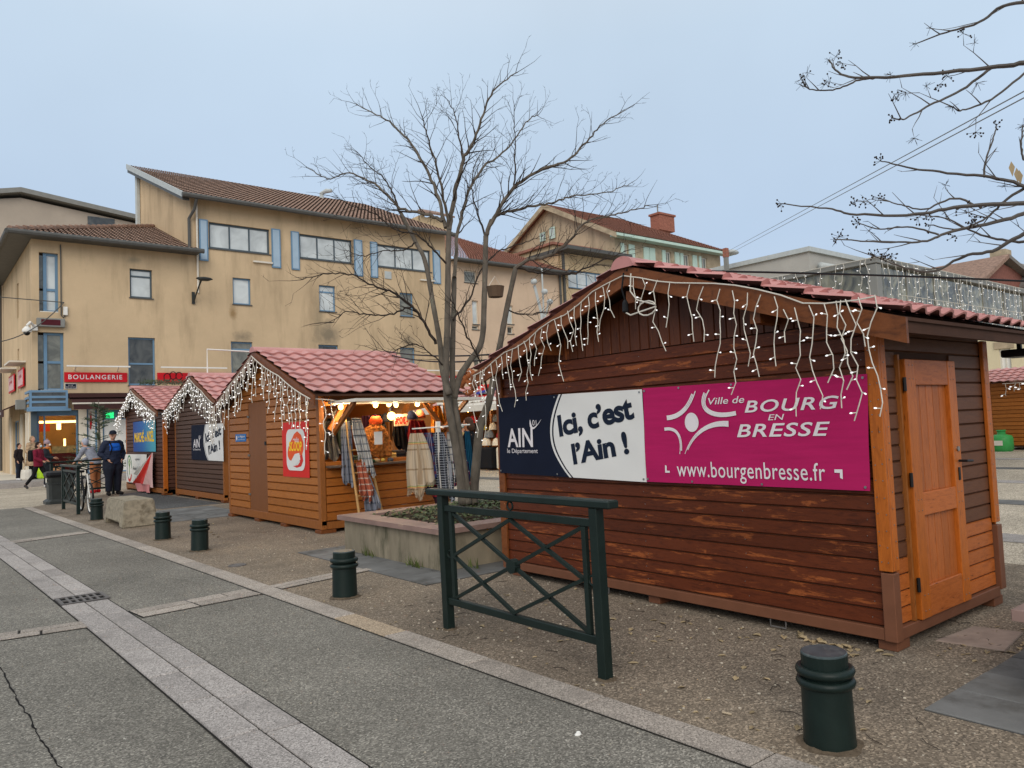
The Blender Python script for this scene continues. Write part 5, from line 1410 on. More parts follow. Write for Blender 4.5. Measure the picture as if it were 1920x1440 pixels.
# things on the facade
def at_f(px, py, d=0.0): q_ = ony(px, py, BY - d); return q_
def shop_sign(label, r, txt, tw, name='shop_sign', bold=.012, sp=1.25):
    t = thing(name, ((r[0] + r[1]) / 2, BY - .06, r[2]), label, 'shop sign')
    MB().box(r[0], r[1], BY - .08, BY - .003, r[2], r[3]).build('board', K['signred'], t)
    f2 = Frame((0, BY - .081, 0), (1, 0, 0), (0, -1, 0)); h = (r[3] - r[2])
    if txt: text(t, f2, txt, tw[0], r[2] + h * tw[2], tw[1] - tw[0], h * tw[3], K['printw'], off=.006, bold=bold, space=sp)
    return t, f2
s1, f2 = shop_sign('red bakery sign with white capitals left of the dark tall window', (5.22, 7.58, 4.08, 4.48), 'BOULANGERIE', (5.36, 7.38, .28, .48))
rail = thing('sign_lamp', (6.4, BY - .3, 4.7), 'thin white lamp rail above the bakery sign', 'lamp'); MB().box(5.25, 7.62, BY - .5, BY - .4, 4.68, 4.74).build('tube', K['white'], rail); MB().bar((5.6, BY - .4, 4.7), (5.6, BY, 4.55), .03, .03).bar((7.2, BY - .4, 4.7), (7.2, BY, 4.55), .03, .03).build('arms', K['offwhite'], rail)
s2, f2 = shop_sign('red sign with a black wheat flourish, half hidden by the hut roofs', (8.8, 12.05, 4.08, 4.5), None, None)
text(s2, f2, 'grain', 9.95, 4.12, .95, .3, K['printw'], off=.006, bold=.01, shear=.1)
fl_ = []
for c in ((9.2, 4.3), (9.45, 4.38), (9.7, 4.36)): fl_ += ribbon([(c[0] + .14 * math.cos(k * .5), c[1] + .17 * math.sin(k * .5)) for k in range(13)], .035)
shape2d(s2, f2, fl_, K['black'], .006, 'flourish')
rail2 = thing('sign_lamp', (10.5, BY - .3, 4.7), 'thin white lamp rail above the sign with the black flourish', 'lamp'); MB().box(8.85, 11.7, BY - .5, BY - .4, 4.68, 4.74).build('tube', K['white'], rail2)
s3, f2 = shop_sign('red pastry shop sign seen behind the stall roof and trunks', (22.2, 24.9, 4.08, 4.5), 'PÂTISSERIE', (22.6, 24.8, .25, .52), sp=1.1)
rail3 = thing('sign_lamp', (23.5, BY - .3, 4.75), 'thin white lamp rail above the pastry shop sign', 'lamp'); MB().box(22.3, 25.2, BY - .5, BY - .4, 4.72, 4.78).build('tube', K['white'], rail3)
sn = thing('street_name_plate', (5.5, BY - .03, 3.83), 'small dark blue street name plate under the bakery sign', 'street sign')
MB().box(5.24, 5.66, BY - .03, BY - .003, 3.8, 4.02).build('plate', K['white'], sn); MB().box(5.255, 5.645, BY - .036, BY - .031, 3.815, 4.005).build('enamel', K['navy'], sn)
f3 = Frame((0, BY - .037, 0), (1, 0, 0), (0, -1, 0)); text(sn, f3, 'RUE DES', 5.36, 3.93, .18, .04, K['printw']); text(sn, f3, 'BONS ENFANTS', 5.28, 3.85, .34, .04, K['printw'])
ld = thing('display_box', (4.75, BY - .1, 6.35), 'grey box with dark red display between the two corner windows', 'display'); MB().bbox(4.25, 5.25, BY - .2, BY - .003, 6.32, 6.68, .02).build('housing', K['steel'], ld); MB().box(4.4, 5.08, BY - .21, BY - .201, 6.39, 6.62).build('screen', K['ledred'], ld)
cc_ = thing('dome_camera', (4.0, BY - .4, 6.2), 'white dome security camera on the building corner', 'security camera')
MB().bbox(4.06, 4.3, BY - .12, BY - .003, 6.15, 6.4, .02).build('mount', K['white'], cc_); MB().tube([(4.15, BY - .12, 6.35), (4.0, BY - .35, 6.45), (3.88, BY - .42, 6.3)], .05, 8).build('arm', K['white'], cc_); MB().lathe([(.06, .12), (.16, .0), (.17, -.08), (.15, -.12)], (3.88, BY - .42, 6.15), 14).build('housing', K['white'], cc_, smooth=True); MB().ball((3.88, BY - .42, 6.02), .12, n=12).build('dome', K['black'], cc_, smooth=True)
jb = thing('junction_box', (5.25, BY - .05, 6.9), 'small white junction box and dark cable beside the upper corner window', 'junction box'); MB().bbox(5.2, 5.36, BY - .1, BY - .003, 6.85, 7.2, .01).build('box', K['white'], jb); MB().tube([(5.13, BY - .04, 9.8), (5.13, BY - .04, 6.85), (5.2, BY - .04, 6.75), (5.28, BY - .04, 6.84)], .025, 5).build('cable', K['gutter'], jb)
sl = thing('wall_lamp', at_f(362, 565), 'dark street lamp on a bracket arm fixed to the ochre wall', 'street lamp')
p = at_f(362, 562); MB().box(p.x - .06, p.x + .06, BY - .08, BY - .003, p.z - .2, p.z + .35).build('bracket', K['green2'], sl); MB().tube([(p.x, BY - .08, p.z - .1), (p.x + .1, BY - .9, p.z + .75)], .035, 6).tube([(p.x + .05, BY - .08, p.z + .1), (p.x + .12, BY - .9, p.z + .72)], .02, 6).build('arm', K['green2'], sl)
MB().ell([(p.x + .2, BY - 1.0, p.z + .72, .2, .12), (p.x + .22, BY - 1.0, p.z + .8, .38, .2), (p.x + .22, BY - 1.0, p.z + .86, .3, .16), (p.x + .22, BY - 1.0, p.z + .89, .1, .06)]).build('lamp_head', K['green2'], sl, smooth=True)
for (nm, pts, lab) in (('brown_awning', None, None),):
    aw = thing('awning', (7.3, BY - .6, 3.2), 'dark brown shop awning over the bakery windows', 'awning')
    MB().box(5.35, 9.6, BY - .35, BY - .003, 3.42, 3.6).build('cassette', K['awning'], aw)
    MB().prism([(5.4, BY - .1, 3.42), (5.4, BY - 1.0, 3.14), (5.4, BY - 1.0, 3.1), (5.4, BY - .1, 3.38)], (4.1, 0, 0)).build('canvas', K['awning'], aw)
    MB().box(5.4, 9.5, BY - 1.02, BY - 1.005, 2.9, 3.12).build('valance', K['awning'], aw); MB().tube([(5.35, BY - 1.03, 3.14), (9.55, BY - 1.03, 3.14)], .035, 6).build('front_bar', K['offwhite'], aw)
    fw_ = Frame((0, BY - 1.021, 0), (1, 0, 0), (0, -1, 0)); text(aw, fw_, 'grain', 7.55, 2.94, .55, .14, K['printw'], off=.004)
aw = thing('awning', (CX - .6, 40, 2.8), 'dark brown awning over the lane side shop windows at the left edge', 'awning')
MB().prism([(CX - .02, 37.5, 3.45), (CX - .85, 37.5, 3.05), (CX - .85, 37.5, 2.75), (CX - .83, 37.5, 2.75), (CX - .83, 37.5, 3.0), (CX - .02, 37.5, 3.4)], (0, 7, 0)).build('canvas', K['awning'], aw)
fw_ = Frame((CX - .851, 0, 0), (0, -1, 0), (-1, 0, 0)); text(aw, fw_, 'grain', -39.2, 2.82, .8, .18, K['printw'], off=.004)
MB().bbox(CX - .5, CX - .15, 36.6, 36.9, 3.0, 3.4, .02).build('motor_box', K['steel'], aw)
for k, (ya, yb) in enumerate(((38.0, 39.9), (41.4, 43.6))):
    sg = thing('shop_plaque', (CX - .1, (ya + yb) / 2, 4.1), ('right' if k == 0 else 'left') + ' one of two red framed white plaques on the lane side wall', 'shop sign')
    MB().box(CX - .1, CX - .06, ya, yb, 4.05, 4.85).build('frame', K['signred'], sg); MB().box(CX - .115, CX - .102, ya + .1, yb - .1, 4.13, 4.77).build('panel', plain('plaque_pale', (216, 178, 178), .6, .15, 2), sg)
    MB().box(CX - .6, CX - .004, ya - .1, yb + .1, 5.05, 5.12).build('lamp_shelf', K['offwhite'], sg)
    fq = Frame((CX - .116, 0, 0), (0, -1, 0), (-1, 0, 0)); text(sg, fq, 'grain', -yb + .5, 4.4, (yb - ya) * .5, .22, K['signred'], off=.004, bold=.01)

# ------------------------------------------------------------------ pink house next door and the yellow block
pk = thing('pink_house', (29, 40, 0), 'pale pink rendered house with red tiled roof behind the bare tree', 'building')
PE = 33.3
wp = [(W(870, 506, 894, 531), 'wframe', 'panegrey'), (W(885, 563, 898, 608), 'wframe', 'pane'), (W(950, 572, 963, 608), 'wframe', 'pane'), (W(951, 612, 963, 626), 'wframe', 'panedark'), (W(888, 655, 901, 690), 'wframe', 'panegrey'), (W(885, 610, 898, 618), 'wframe', 'panedark')]
mb = MB(); wall_holes(mb, fF, TE + .002, PE, .1, 11.3, [w[0] for w in wp], .2); mb.build('wall', K['pink'], pk)
for r, a, b in wp: window(pk, fF, r, K[a], K[b], 1, (1,), fw=.06)
rf = MB(); canal_roof(rf, [(24.6, 35.4, 11.2), (33.9, 35.4, 11.2), (24.6, 42.5, 14.6), (29.5, 42.5, 14.6)], 46, 30, .03, 4); rp = rf.build('roof', K['tilered'], pk)
MB().poly([(33.9, 35.4, 11.2), (33.9, 44, 11.2), (29.5, 42.5, 14.6)]).build('hip_slope', K['tilered'], rp)
gutter_pipe(rp, (24.5, 35.3, 11.15), (34, 35.3, 11.15), .1); MB().poly([(24.6, 35.4, 11.15), (33.9, 35.4, 11.15), (33.9, 36, 11.15), (24.6, 36, 11.15)]).build('soffit', K['gutter'], rp)
MB().box(PE - .2, PE, 36.21, 46, .1, 11.2).box(TE + .4, PE, 45.8, 46, .1, 11.2).build('rear_walls', K['pink'], pk)
MB().tube([(33.1, 35.9, 11.1), (33.1, 35.9, .3)], .08, 6).build('downpipe', K['gutter'], pk)
yb_ = thing('yellow_block', (35.8, 40, 0), 'yellow rendered block with a strip window right of the pink house', 'building')
ws = (ony(1065, 512, BY).x, ony(1136, 516, BY).x, 10.35, 11.55)
mb = MB(); wall_holes(mb, fF, PE + .002, 38.2, .1, 12.6, [ws], .2); mb.box(38.0, 38.2, 36.21, 46, .1, 12.6).box(PE + .002, PE + .2, 36.21, 46, 11.4, 12.6).build('wall', K['ochre2'], yb_)
window(yb_, fF, ws, K['bluef'], K['pane'], 4, (1,), fw=.08)
MB().box(PE - .3, 39.0, 34.9, 46, 12.62, 12.85).build('roof_slab', K['gutter'], yb_)
MB().box(PE + .1, PE + .25, 35.85, 35.99, .1, 12.6).build('downpipe', K['gutter'], yb_)

# ------------------------------------------------------------------ gabled house with mint shutters
gh = thing('gabled_house', (52, 50, 0), 'tall gabled stone house with red roof and mint shutters above the large hut', 'building')
GX, GY, GR, GZE, GZR, GXE = 45.0, 42.1, 49.8, 16.95, 20.85, 59.0
fg = Frame((0, GY, 0), (1, 0, 0), (0, -1, 0))
def Wg(a, b, c, d): p, q_ = ony(a, b, GY), ony(c, d, GY); return (p.x, q_.x, q_.z, p.z)
gw = [Wg(1170, 452, 1178, 482), Wg(1247, 469, 1259, 492), Wg(1280, 474, 1293, 497), Wg(1313, 479, 1326, 500)]
gw = [(a, b, 13.5, 15.95) for a, b, c, d in gw]
mb = MB(); wall_holes(mb, fg, GX, GXE, 0, GZE, gw, .25); mb.build('front_wall', K['stonew'], gh)
for r in gw: window(gh, fg, r, K['wframe'], K['panegrey'], 2, (1,), fw=.1)
for (a, b) in ((1163.5, 1169.5), (1178.5, 1189), (1206, 1216), (1217, 1227), (1240.5, 1246.5), (1264, 1272), (1274, 1279.5), (1297, 1305), (1309, 1313)):
    x0, x1 = ony(a, 475, GY).x, ony(b, 475, GY).x
    MB().box(x0, x1, GY - .1, GY - .004, 13.4, 16.0).build('shutter', K['mint'], gh)
wp_ = [(GX, GY + .001, 0), (GX, 2 * GR - GY, 0), (GX, 2 * GR - GY, GZE), (GX, GR, GZR), (GX, GY + .001, GZE)]
MB().prism(wp_, (.3, 0, 0)).build('gable_wall', K['beige'], gh)
wn_ = Frame((GX, 0, 0), (0, -1, 0), (-1, 0, 0))
for (a, b, c, d) in ((1014, 438, 1025, 451), (1032, 428, 1043, 446)):
    p, q_ = onx(a, b, GX), onx(c, d, GX); window(gh, Frame((GX - .2, 0, 0), (0, -1, 0), (-1, 0, 0)), (-p.y, -q_.y, q_.z, p.z), K['mint'], K['pane'], 2, (1,), dep=.1, fw=.12, sill=False)
MB().box(GX + .35, GXE, GY + .3, 57, 0, GZE - .1).build('core', K['beige'], gh)
rf = MB(); canal_roof(rf, [(GX - .7, GY - .8, GZE - .35), (GXE + .8, GY - .8, GZE - .35), (GX - .7, GR, GZR + .15), (GXE - 4.5, GR, GZR + .15)], 60, 34, .03, 4); rg = rf.build('roof', K['tilered'], gh)
MB().poly([(GX - .7, 2 * GR - GY + .8, GZE - .35), (GX - .7, GR, GZR + .15), (GXE - 4.5, GR, GZR + .15), (GXE + .8, 2 * GR - GY + .8, GZE - .35)]).poly([(GXE + .8, GY - .8, GZE - .35), (GXE + .8, 2 * GR - GY + .8, GZE - .35), (GXE - 4.5, GR, GZR + .15)]).build('rear_slope', K['tilered'], rg)
for (ye, s) in ((GY - .8, 1), (2 * GR - GY + .8, -1)): MB().prism([(GX - .75, ye, GZE - .38), (GX - .75, GR, GZR + .16), (GX - .75, GR, GZR - .3), (GX - .75, ye, GZE - .8)], (.16, 0, 0)).build('verge_board', K['stonew'], rg)
MB().box(GX - .6, GXE + .8, GY - .85, GY - .1, GZE - .62, GZE - .4).build('cornice', K['mint'], rg)
p = ony(1241, 430, GR); ch = MB().box(p.x - 1.0, p.x + 1.3, GR - .6, GR + .6, GZR - .3, p.z + 1.3).build('chimney', K['brick'], rg); MB().box(p.x - 1.15, p.x + 1.45, GR - .7, GR + .7, p.z + 1.3, p.z + 1.5).build('chimney_cap', K['brick'], rg); MB().tube([(p.x - .5, GR, p.z + 1.5), (p.x - .5, GR, p.z + 2.4)], .07, 5).build('aerial', K['steel'], rg)
ax = thing('cream_annex', (42, 50, 0), 'cream rendered annex between the pink house roof and the gabled house', 'building')
MB().box(39.5, 44.6, 43.5, 57, 0, 15.4).build('wall', K['ochre2'], ax)
MB().box(39.2, 44.7, 43.2, 57.2, 15.41, 15.6).build('roof_slab', K['tilered'], ax)
for yy in (47.5, 48.6, 49.6): MB().box(39.45, 39.52, yy, yy + .5, 13.7, 14.4).build('window', K['panedark'], ax)

# ------------------------------------------------------------------ far houses
mv = thing('mauve_house', (0, 58, 0), 'plain greyish house rising behind the low tiled roof on the far left', 'building')
Y_ = 56.0; P0, P1, P2 = ony(-60, 372, Y_), ony(38, 362, Y_), ony(270, 415, Y_)
MB().prism([(P0.x - 4, Y_, 0), (P2.x + 3, Y_, 0), (P2.x + 3, Y_, P2.z - .6), (P1.x, Y_, P1.z - .3), (P0.x - 4, Y_, P0.z - 1)], (0, 10, 0)).build('wall', K['mauve'], mv)
MB().prism([(P2.x + 3.5, Y_ - .5, P2.z - .5), (P1.x, Y_ - .5, P1.z - .05), (P1.x, Y_ - .5, P1.z + .25), (P2.x + 3.5, Y_ - .5, P2.z - .2)], (0, 11, 0)).prism([(P0.x - 4.5, Y_ - .5, P0.z - 1), (P1.x - .002, Y_ - .5, P1.z - .05), (P1.x - .002, Y_ - .5, P1.z + .25), (P0.x - 4.5, Y_ - .5, P0.z - .7)], (0, 11, 0)).build('roof', K['steel'], mv)
r_ = ony(164, 405, Y_); MB().box(r_.x, r_.x + 1.6, Y_ - .05, Y_ - .002, r_.z - 1.0, r_.z).build('window', K['panedark'], mv)
gb_ = thing('grey_hall', (48, 28, 0), 'plain grey flat roofed hall beyond the large hut ridge', 'building')
c = atd(1515, 463, 40)
MB().box(c.x, c.x + 24, c.y, c.y + 12, 0, c.z - .25).build('wall', K['greyr'], gb_); MB().box(c.x - .15, c.x + 24.15, c.y - .15, c.y + 12.15, c.z - .249, c.z).build('roof_edge', K['fasciawhite'], gb_)
p = onx(1517, 492, c.x - .3); q_ = atd(1560, 490, 39); MB().tube([(c.x + .6, c.y - .3, c.z - 1.0), (c.x + 5.5, c.y - .3, c.z - 1.0)], .2, 10).build('duct', K['fasciawhite'], gb_, smooth=True)
bh = thing('brick_gable_house', (68, 22, 0), 'rust red gabled house with brown roof at the right edge', 'building')
Yb = 22.0; a, b, c_ = ony(1830, 522, Yb), ony(1877, 486, Yb), ony(1901, 503, Yb)
MB().prism([(a.x, Yb, 0), (c_.x + 2, Yb, 0), (c_.x + 2, Yb, c_.z - .3), (b.x, Yb, b.z - .3), (a.x, Yb, a.z - .3)], (0, 14, 0)).build('wall', K['brickred'], bh)
MB().prism([(a.x - 1, Yb - .6, a.z - .8), (b.x, Yb - .6, b.z), (b.x, Yb - .6, b.z + .3), (a.x - 1, Yb - .6, a.z - .5)], (0, 15, 0)).build('roof', K['tilebr'], bh)
MB().prism([(c_.x + 2.6, Yb - .6, c_.z - .7), (b.x + .002, Yb - .6, b.z), (b.x + .002, Yb - .6, b.z + .3), (c_.x + 2.6, Yb - .6, c_.z - .4)], (0, 15, 0)).build('roof', K['tilegrey'], bh)
g2 = thing('grey_roof_house', (72, 19, 0), 'house with grey tiled roof at the far right edge of the photo', 'building')
p = atd(1935, 488, 66); MB().box(p.x - 5, p.x + 9, p.y - 2, p.y + 6, 0, p.z - 3).build('wall', K['cream'], g2); MB().prism([(p.x - 5.6, p.y - 2.5, p.z - 3), (p.x + 9.5, p.y - 2.5, p.z - 3), (p.x + 6, p.y + 2, p.z + .3), (p.x - 2, p.y + 2, p.z + .3)], (0, 0, .2)).prism([(p.x - 5.6, p.y - 2.5, p.z - 3), (p.x - 2, p.y + 2, p.z + .3), (p.x - 2, p.y + 6, p.z + .3), (p.x - 5.6, p.y + 6.5, p.z - 3)], (0, 0, .2)).build('roof', K['tilegrey'], g2)
MB().box(p.x - 3, p.x - 1.6, p.y + 1, p.y + 2.2, p.z - 1, p.z + .9).build('chimney', K['stonew'], g2)
bh2 = thing('beige_house', (52, 15, 0), 'beige stone house with white window seen under the large hut eave', 'building')
XB = 48.0; r0 = onx(1872, 655, XB); r1 = onx(1897, 690, XB)
fB = Frame((XB, 0, 0), (0, -1, 0), (-1, 0, 0)); hole = (-r0.y, -r1.y, r1.z - 1.2, r0.z)
mb = MB(); wall_holes(mb, fB, -19.5, -4, 0, 6.7, [hole], .25); mb.box(XB + .3, XB + 8, 4, 19.5, 0, 6.6).build('wall', K['cream'], bh2)
window(bh2, fB, hole, K['wframe'], K['white'], 2, (1, 1), fw=.1)
MB().box(XB - .06, XB - .002, r1.y - .2, r0.y + .2, r0.z + .02, r0.z + .4).build('lintel', K['stonew'], bh2)
MB().box(XB - .5, XB + 8.5, 3.6, 19.9, 6.71, 6.95).build('roof', K['tilebr'], bh2)

# ------------------------------------------------------------------ glazed canopy behind the big hut
pv = thing('glazed_canopy', (19, 9.5, 0), 'grey steel canopy with glass panels and light curtains behind the large hut', 'canopy')
c = atd(1637, 484, 15); QX, QY, QZ = c.x, c.y, c.z
XE, YEp = QX + 12, QY + 4.6
MB().bbox(QX - .12, XE, QY - .12, QY + .1, QZ - .12, QZ, .01).bbox(QX - .12, QX + .1, QY + .102, YEp, QZ - .12, QZ, .01).build('top_beam', K['steel'], pv)
MB().bbox(QX - .05, XE, QY - .05, QY + .05, QZ - 1.12, QZ - 1.05, .01).bbox(QX - .05, QX + .05, QY + .052, YEp, QZ - 1.12, QZ - 1.05, .01).build('lower_beam', K['steel'], pv)
MB().box(QX + .11, XE, QY + .11, YEp, QZ - .1, QZ - .03).build('roof', K['netglass'], pv)
for k in range(9):
    MB().box(QX + .06 + k * 1.33, QX + 1.33 + k * 1.33, QY - .012, QY + .012, QZ - 1.04, QZ - .13).build('glass_panel', K['netglass'], pv)
    MB().box(QX + .0 + k * 1.33, QX + .055 + k * 1.33, QY - .03, QY + .03, QZ - 1.045, QZ - .122).build('mullion', K['steel'], pv)
for k in range(4):
    MB().box(QX - .012, QX + .012, QY + .06 + k * 1.13, QY + 1.1 + k * 1.13, QZ - 1.04, QZ - .13).build('glass_panel', K['netglass'], pv)
    MB().box(QX - .03, QX + .03, QY + 1.105 + k * 1.13, QY + 1.185 + k * 1.13, QZ - 1.045, QZ - .122).build('mullion', K['steel'], pv)
for (a, b) in ((QX, QY), (QX, YEp - .1), (QX + 5.9, YEp - .1), (XE - .1, YEp - .1), (XE - .1, QY + .1)): MB().bbox(a - .1, a + .1, b - .1, b + .1, 0, QZ - .13, .01).build('post', K['steel'], pv)
pa = [V((QX - .16, YEp, QZ - .02)), V((QX - .16, QY - .16, QZ - .02))]
icicles('icicle_lights', 'white icicle lights along the left edge of the glazed canopy', pa, rand_spots(pa, 18, .3, .95, 31), wire=.006, bulb=.011, group='icicle light strings', seed=33, gap=.12)
pa = [V((QX - .16, QY - .16, QZ - .02)), V((XE, QY - .16, QZ - .02))]
icicles('icicle_lights', 'white icicle lights along the right edge of the glazed canopy', pa, rand_spots(pa, 44, .35, 1.1, 37), out=V((0, -1, 0)), wire=.006, bulb=.011, group='icicle light strings', seed=35, gap=.12)
pa = [V((QX + .4, QY - .3, QZ - .75)), V((QX + 8, QY - .3, QZ - .7))]
icicles('icicle_lights', 'lower white icicle lights in front of the glazed canopy', pa, rand_spots(pa, 34, .25, .7, 39), out=V((0, -1, 0)), wire=.006, bulb=.011, group='icicle light strings', seed=41, gap=.12)

# ================================================================== TREES
def grow(mb, r, p, d, L, rad, level, up=.25, seedheads=None, spread=.7, wig=.2):
    """crooked twig that forks; appends tubes to mb"""
    n = max(3, int(L / .09)); pts = [V(p)]; d = V(d).normalized(); rr = [rad]
    kids = []
    for i in range(n):
        d = (d + V((r.uniform(-1, 1), r.uniform(-1, 1), r.uniform(-1, 1))) * wig + V((0, 0, up * .13))).normalized()
        pts.append(pts[-1] + d * (L / n)); rr.append(rad * (1 - .72 * (i + 1) / n))
        if level > 0 and i >= 1 and r.random() < (.62 if level > 1 else .5): kids.append((pts[-1].copy(), d.copy(), rr[-1], (n - i) / n))
    mb.tube(pts, rr, 4 if rad > .006 else 3, cap=False)
    for (q, dd, ra, rem) in kids:
        s = dd.orthogonal().normalized(); a = r.uniform(0, 6.28); s = (Matrix.Rotation(a, 3, dd) @ s)
        nd = (dd * (1 - spread * .4) + s * spread).normalized()
        grow(mb, r, q, nd, L * r.uniform(.38, .62) * (.55 + .45 * rem), max(.0026, ra * .62), level - 1, up, seedheads, spread, wig)
    if seedheads is not None and level == 0 and r.random() < .5: seedheads.append((pts[-1], d))
def limb(pixels, deps, r0, r1, nsub=5):
    """polyline given by photo pixels and distances -> smooth 3D points and radii"""
    P = [atd(px, py, dp) for (px, py), dp in zip(pixels, deps)]
    pts = []; n = len(P)
    for i in range(n - 1):
        a, b, c, e = P[max(0, i - 1)], P[i], P[i + 1], P[min(n - 1, i + 2)]
        for k in range(nsub):
            t = k / nsub; pts.append(.5 * ((2 * b) + (c - a) * t + (2 * a - 5 * b + 4 * c - e) * t * t + (3 * b - a - 3 * c + e) * t ** 3))
    pts.append(P[-1]); m = len(pts)
    return pts, [r0 + (r1 - r0) * (i / (m - 1)) ** .8 for i in range(m)]
def lerp_dep(n, a, b): return [a + (b - a) * i / (n - 1) for i in range(n)]
tr = thing('bare_tree', (5.7, 8.1, .4), 'bare multi stemmed tree growing from the ivy of the concrete planter', 'tree')
T0 = 9.75
stems = [
 ([(868, 945), (862, 880), (848, 800), (838, 740), (836, 690), (839, 600), (840, 500), (842, 430)], (0, 0), .062, .032),
 ([(877, 945), (872, 895), (860, 810), (851, 745), (848, 690), (850, 600), (852, 520)], (0, .2), .056, .03),
 ([(887, 945), (890, 905), (899, 808), (916, 755), (927, 703), (936, 655), (950, 580), (967, 502)], (.1, -.2), .066, .03),
 ([(851, 748), (862, 706), (880, 678), (903, 640), (908, 560), (911, 442)], (.1, .4), .045, .034),
 ([(842, 740), (829, 690), (826, 650), (812, 570), (797, 490), (780, 455), (752, 400)], (-.1, .5), .042, .024)]
for pix, (da, db), r0, r1 in stems:
    pts, rr = limb(pix, lerp_dep(len(pix), T0 + da, T0 + db), r0, r1)
    rr = [r_ * (1 + .05 * math.sin(i * 2.3)) for i, r_ in enumerate(rr)]
    MB().tube(pts, rr, 10).build('trunk', K['bark'], tr, smooth=True)
branches = [
 ([(842, 430), (852, 370), (868, 300), (889, 266), (905, 215), (930, 165), (971, 135)], (0, -.5), .048, .006),
 ([(836, 427), (822, 370), (802, 322), (770, 270), (735, 232), (700, 212), (667, 195)], (0, .9), .036, .005),
 ([(829, 415), (800, 402), (750, 390), (715, 355), (690, 337), (650, 325), (615, 334), (577, 315)], (0, .5), .03, .005),
 ([(817, 645), (795, 605), (772, 574), (735, 548), (701, 536), (660, 515), (615, 514), (562, 525)], (-.1, -.8), .028, .005),
 ([(772, 574), (730, 590), (690, 590), (650, 585), (620, 605)], (-.3, -.9), .016, .004),
 ([(911, 442), (930, 400), (964, 352), (1010, 322), (1065, 300), (1100, 265), (1132, 232), (1174, 206)], (.4, -.3), .042, .005),
 ([(964, 352), (966, 300), (965, 251), (964, 195)], (.2, .8), .018, .004),
 ([(911, 442), (925, 410), (952, 397), (990, 388), (1027, 382), (1060, 372), (1080, 367), (1140, 360), (1180, 345)], (.4, 1.0), .032, .005),
 ([(967, 502), (990, 488), (1027, 480), (1065, 455), (1095, 420), (1140, 405), (1177, 397), (1215, 385)], (-.2, -.9), .032, .005),
 ([(967, 500), (1010, 512), (1065, 514), (1105, 500), (1140, 484), (1175, 470)], (-.2, -.5), .024, .004),
 ([(852, 520), (858, 440), (872, 380), (900, 320), (925, 300), (960, 270), (990, 225), (1010, 215)], (.1, 1.2), .036, .005),
 ([(842, 430), (830, 360), (815, 300), (800, 250), (790, 215)], (0, -1.0), .03, .005),
 ([(752, 400), (735, 360), (715, 330), (690, 310), (670, 285)], (.5, 1.4), .02, .004),
 ([(868, 300), (860, 250), (852, 215), (842, 190)], (0, .6), .018, .004),
 ([(850, 600), (880, 560), (905, 500), (940, 470), (985, 455), (1020, 440)], (.1, 1.0), .02, .004),
 ([(836, 690), (805, 660), (770, 645), (735, 660), (700, 655)], (0, -.6), .014, .003),
 ([(916, 755), (905, 690), (880, 640), (860, 590), (845, 560)], (.1, -.7), .022, .006),
 ([(950, 580), (985, 590), (1020, 585), (1050, 590)], (-.1, -.6), .014, .003),
 ([(780, 455), (750, 470), (715, 470), (680, 480), (650, 470)], (.3, 1.0), .014, .004),
 ([(840, 500), (815, 470), (780, 440), (740, 430), (700, 400), (660, 385), (630, 370)], (0, -.6), .02, .004),
 ([(911, 442), (895, 400), (885, 350), (890, 310), (905, 280)], (.4, 1.3), .02, .004)]
cr = MB(); rt = random.Random(5)
br_objs = []
for pix, (da, db), r0, r1 in branches:
    pts, rr = limb(pix, lerp_dep(len(pix), T0 + da, T0 + db), r0 * .8, r1, 6)
    for i in range(1, len(pts) - 1): pts[i] += V((rt.uniform(-1, 1), rt.uniform(-1, 1), rt.uniform(-1, 1))) * .012
    MB().tube(pts, rr, 6).build('branch', K['twig'] if r0 < .03 else K['bark'], tr)
    n = len(pts)
    for i in range(int(n * .14), n - 1):
        if rt.random() < .95:
            d = (pts[i + 1] - pts[i - 1]).normalized(); s = Matrix.Rotation(rt.uniform(0, 6.28), 3, d) @ d.orthogonal().normalized()
            f = 1 - i / n
            grow(cr, rt, pts[i], d * .75 + s * .7 + V((0, 0, .15)), rt.uniform(.26, .62) * (.55 + .6 * f), max(.0045, rr[i] * .42), 3 if rt.random() < .45 else 2)
    d = (pts[-1] - pts[-2]).normalized(); grow(cr, rt, pts[-1], d, .35, .0045, 2)
o = cr.build('twigs', K['twig'], tr); o['kind'] = 'stuff'
# hanging bell-shaped feeder in the tree
fd = thing('hanging_pot', atd(930, 548, 9.4), 'small dark pot hanging from a branch of the bare tree', 'pot')
p = atd(929, 548, 9.4); MB().lathe([(.05, 0), (.09, .0), (.11, .12), (.115, .13), (.1, .13)], (p.x, p.y, p.z - .06), 12).build('pot', plain('pot_brown', (92, 74, 58), .7), fd); MB().tube([p + V((-.1, 0, .07)), p + V((0, 0, .2)), p + V((.1, 0, .07))], .004, 4).build('handle', K['wirew'], fd)

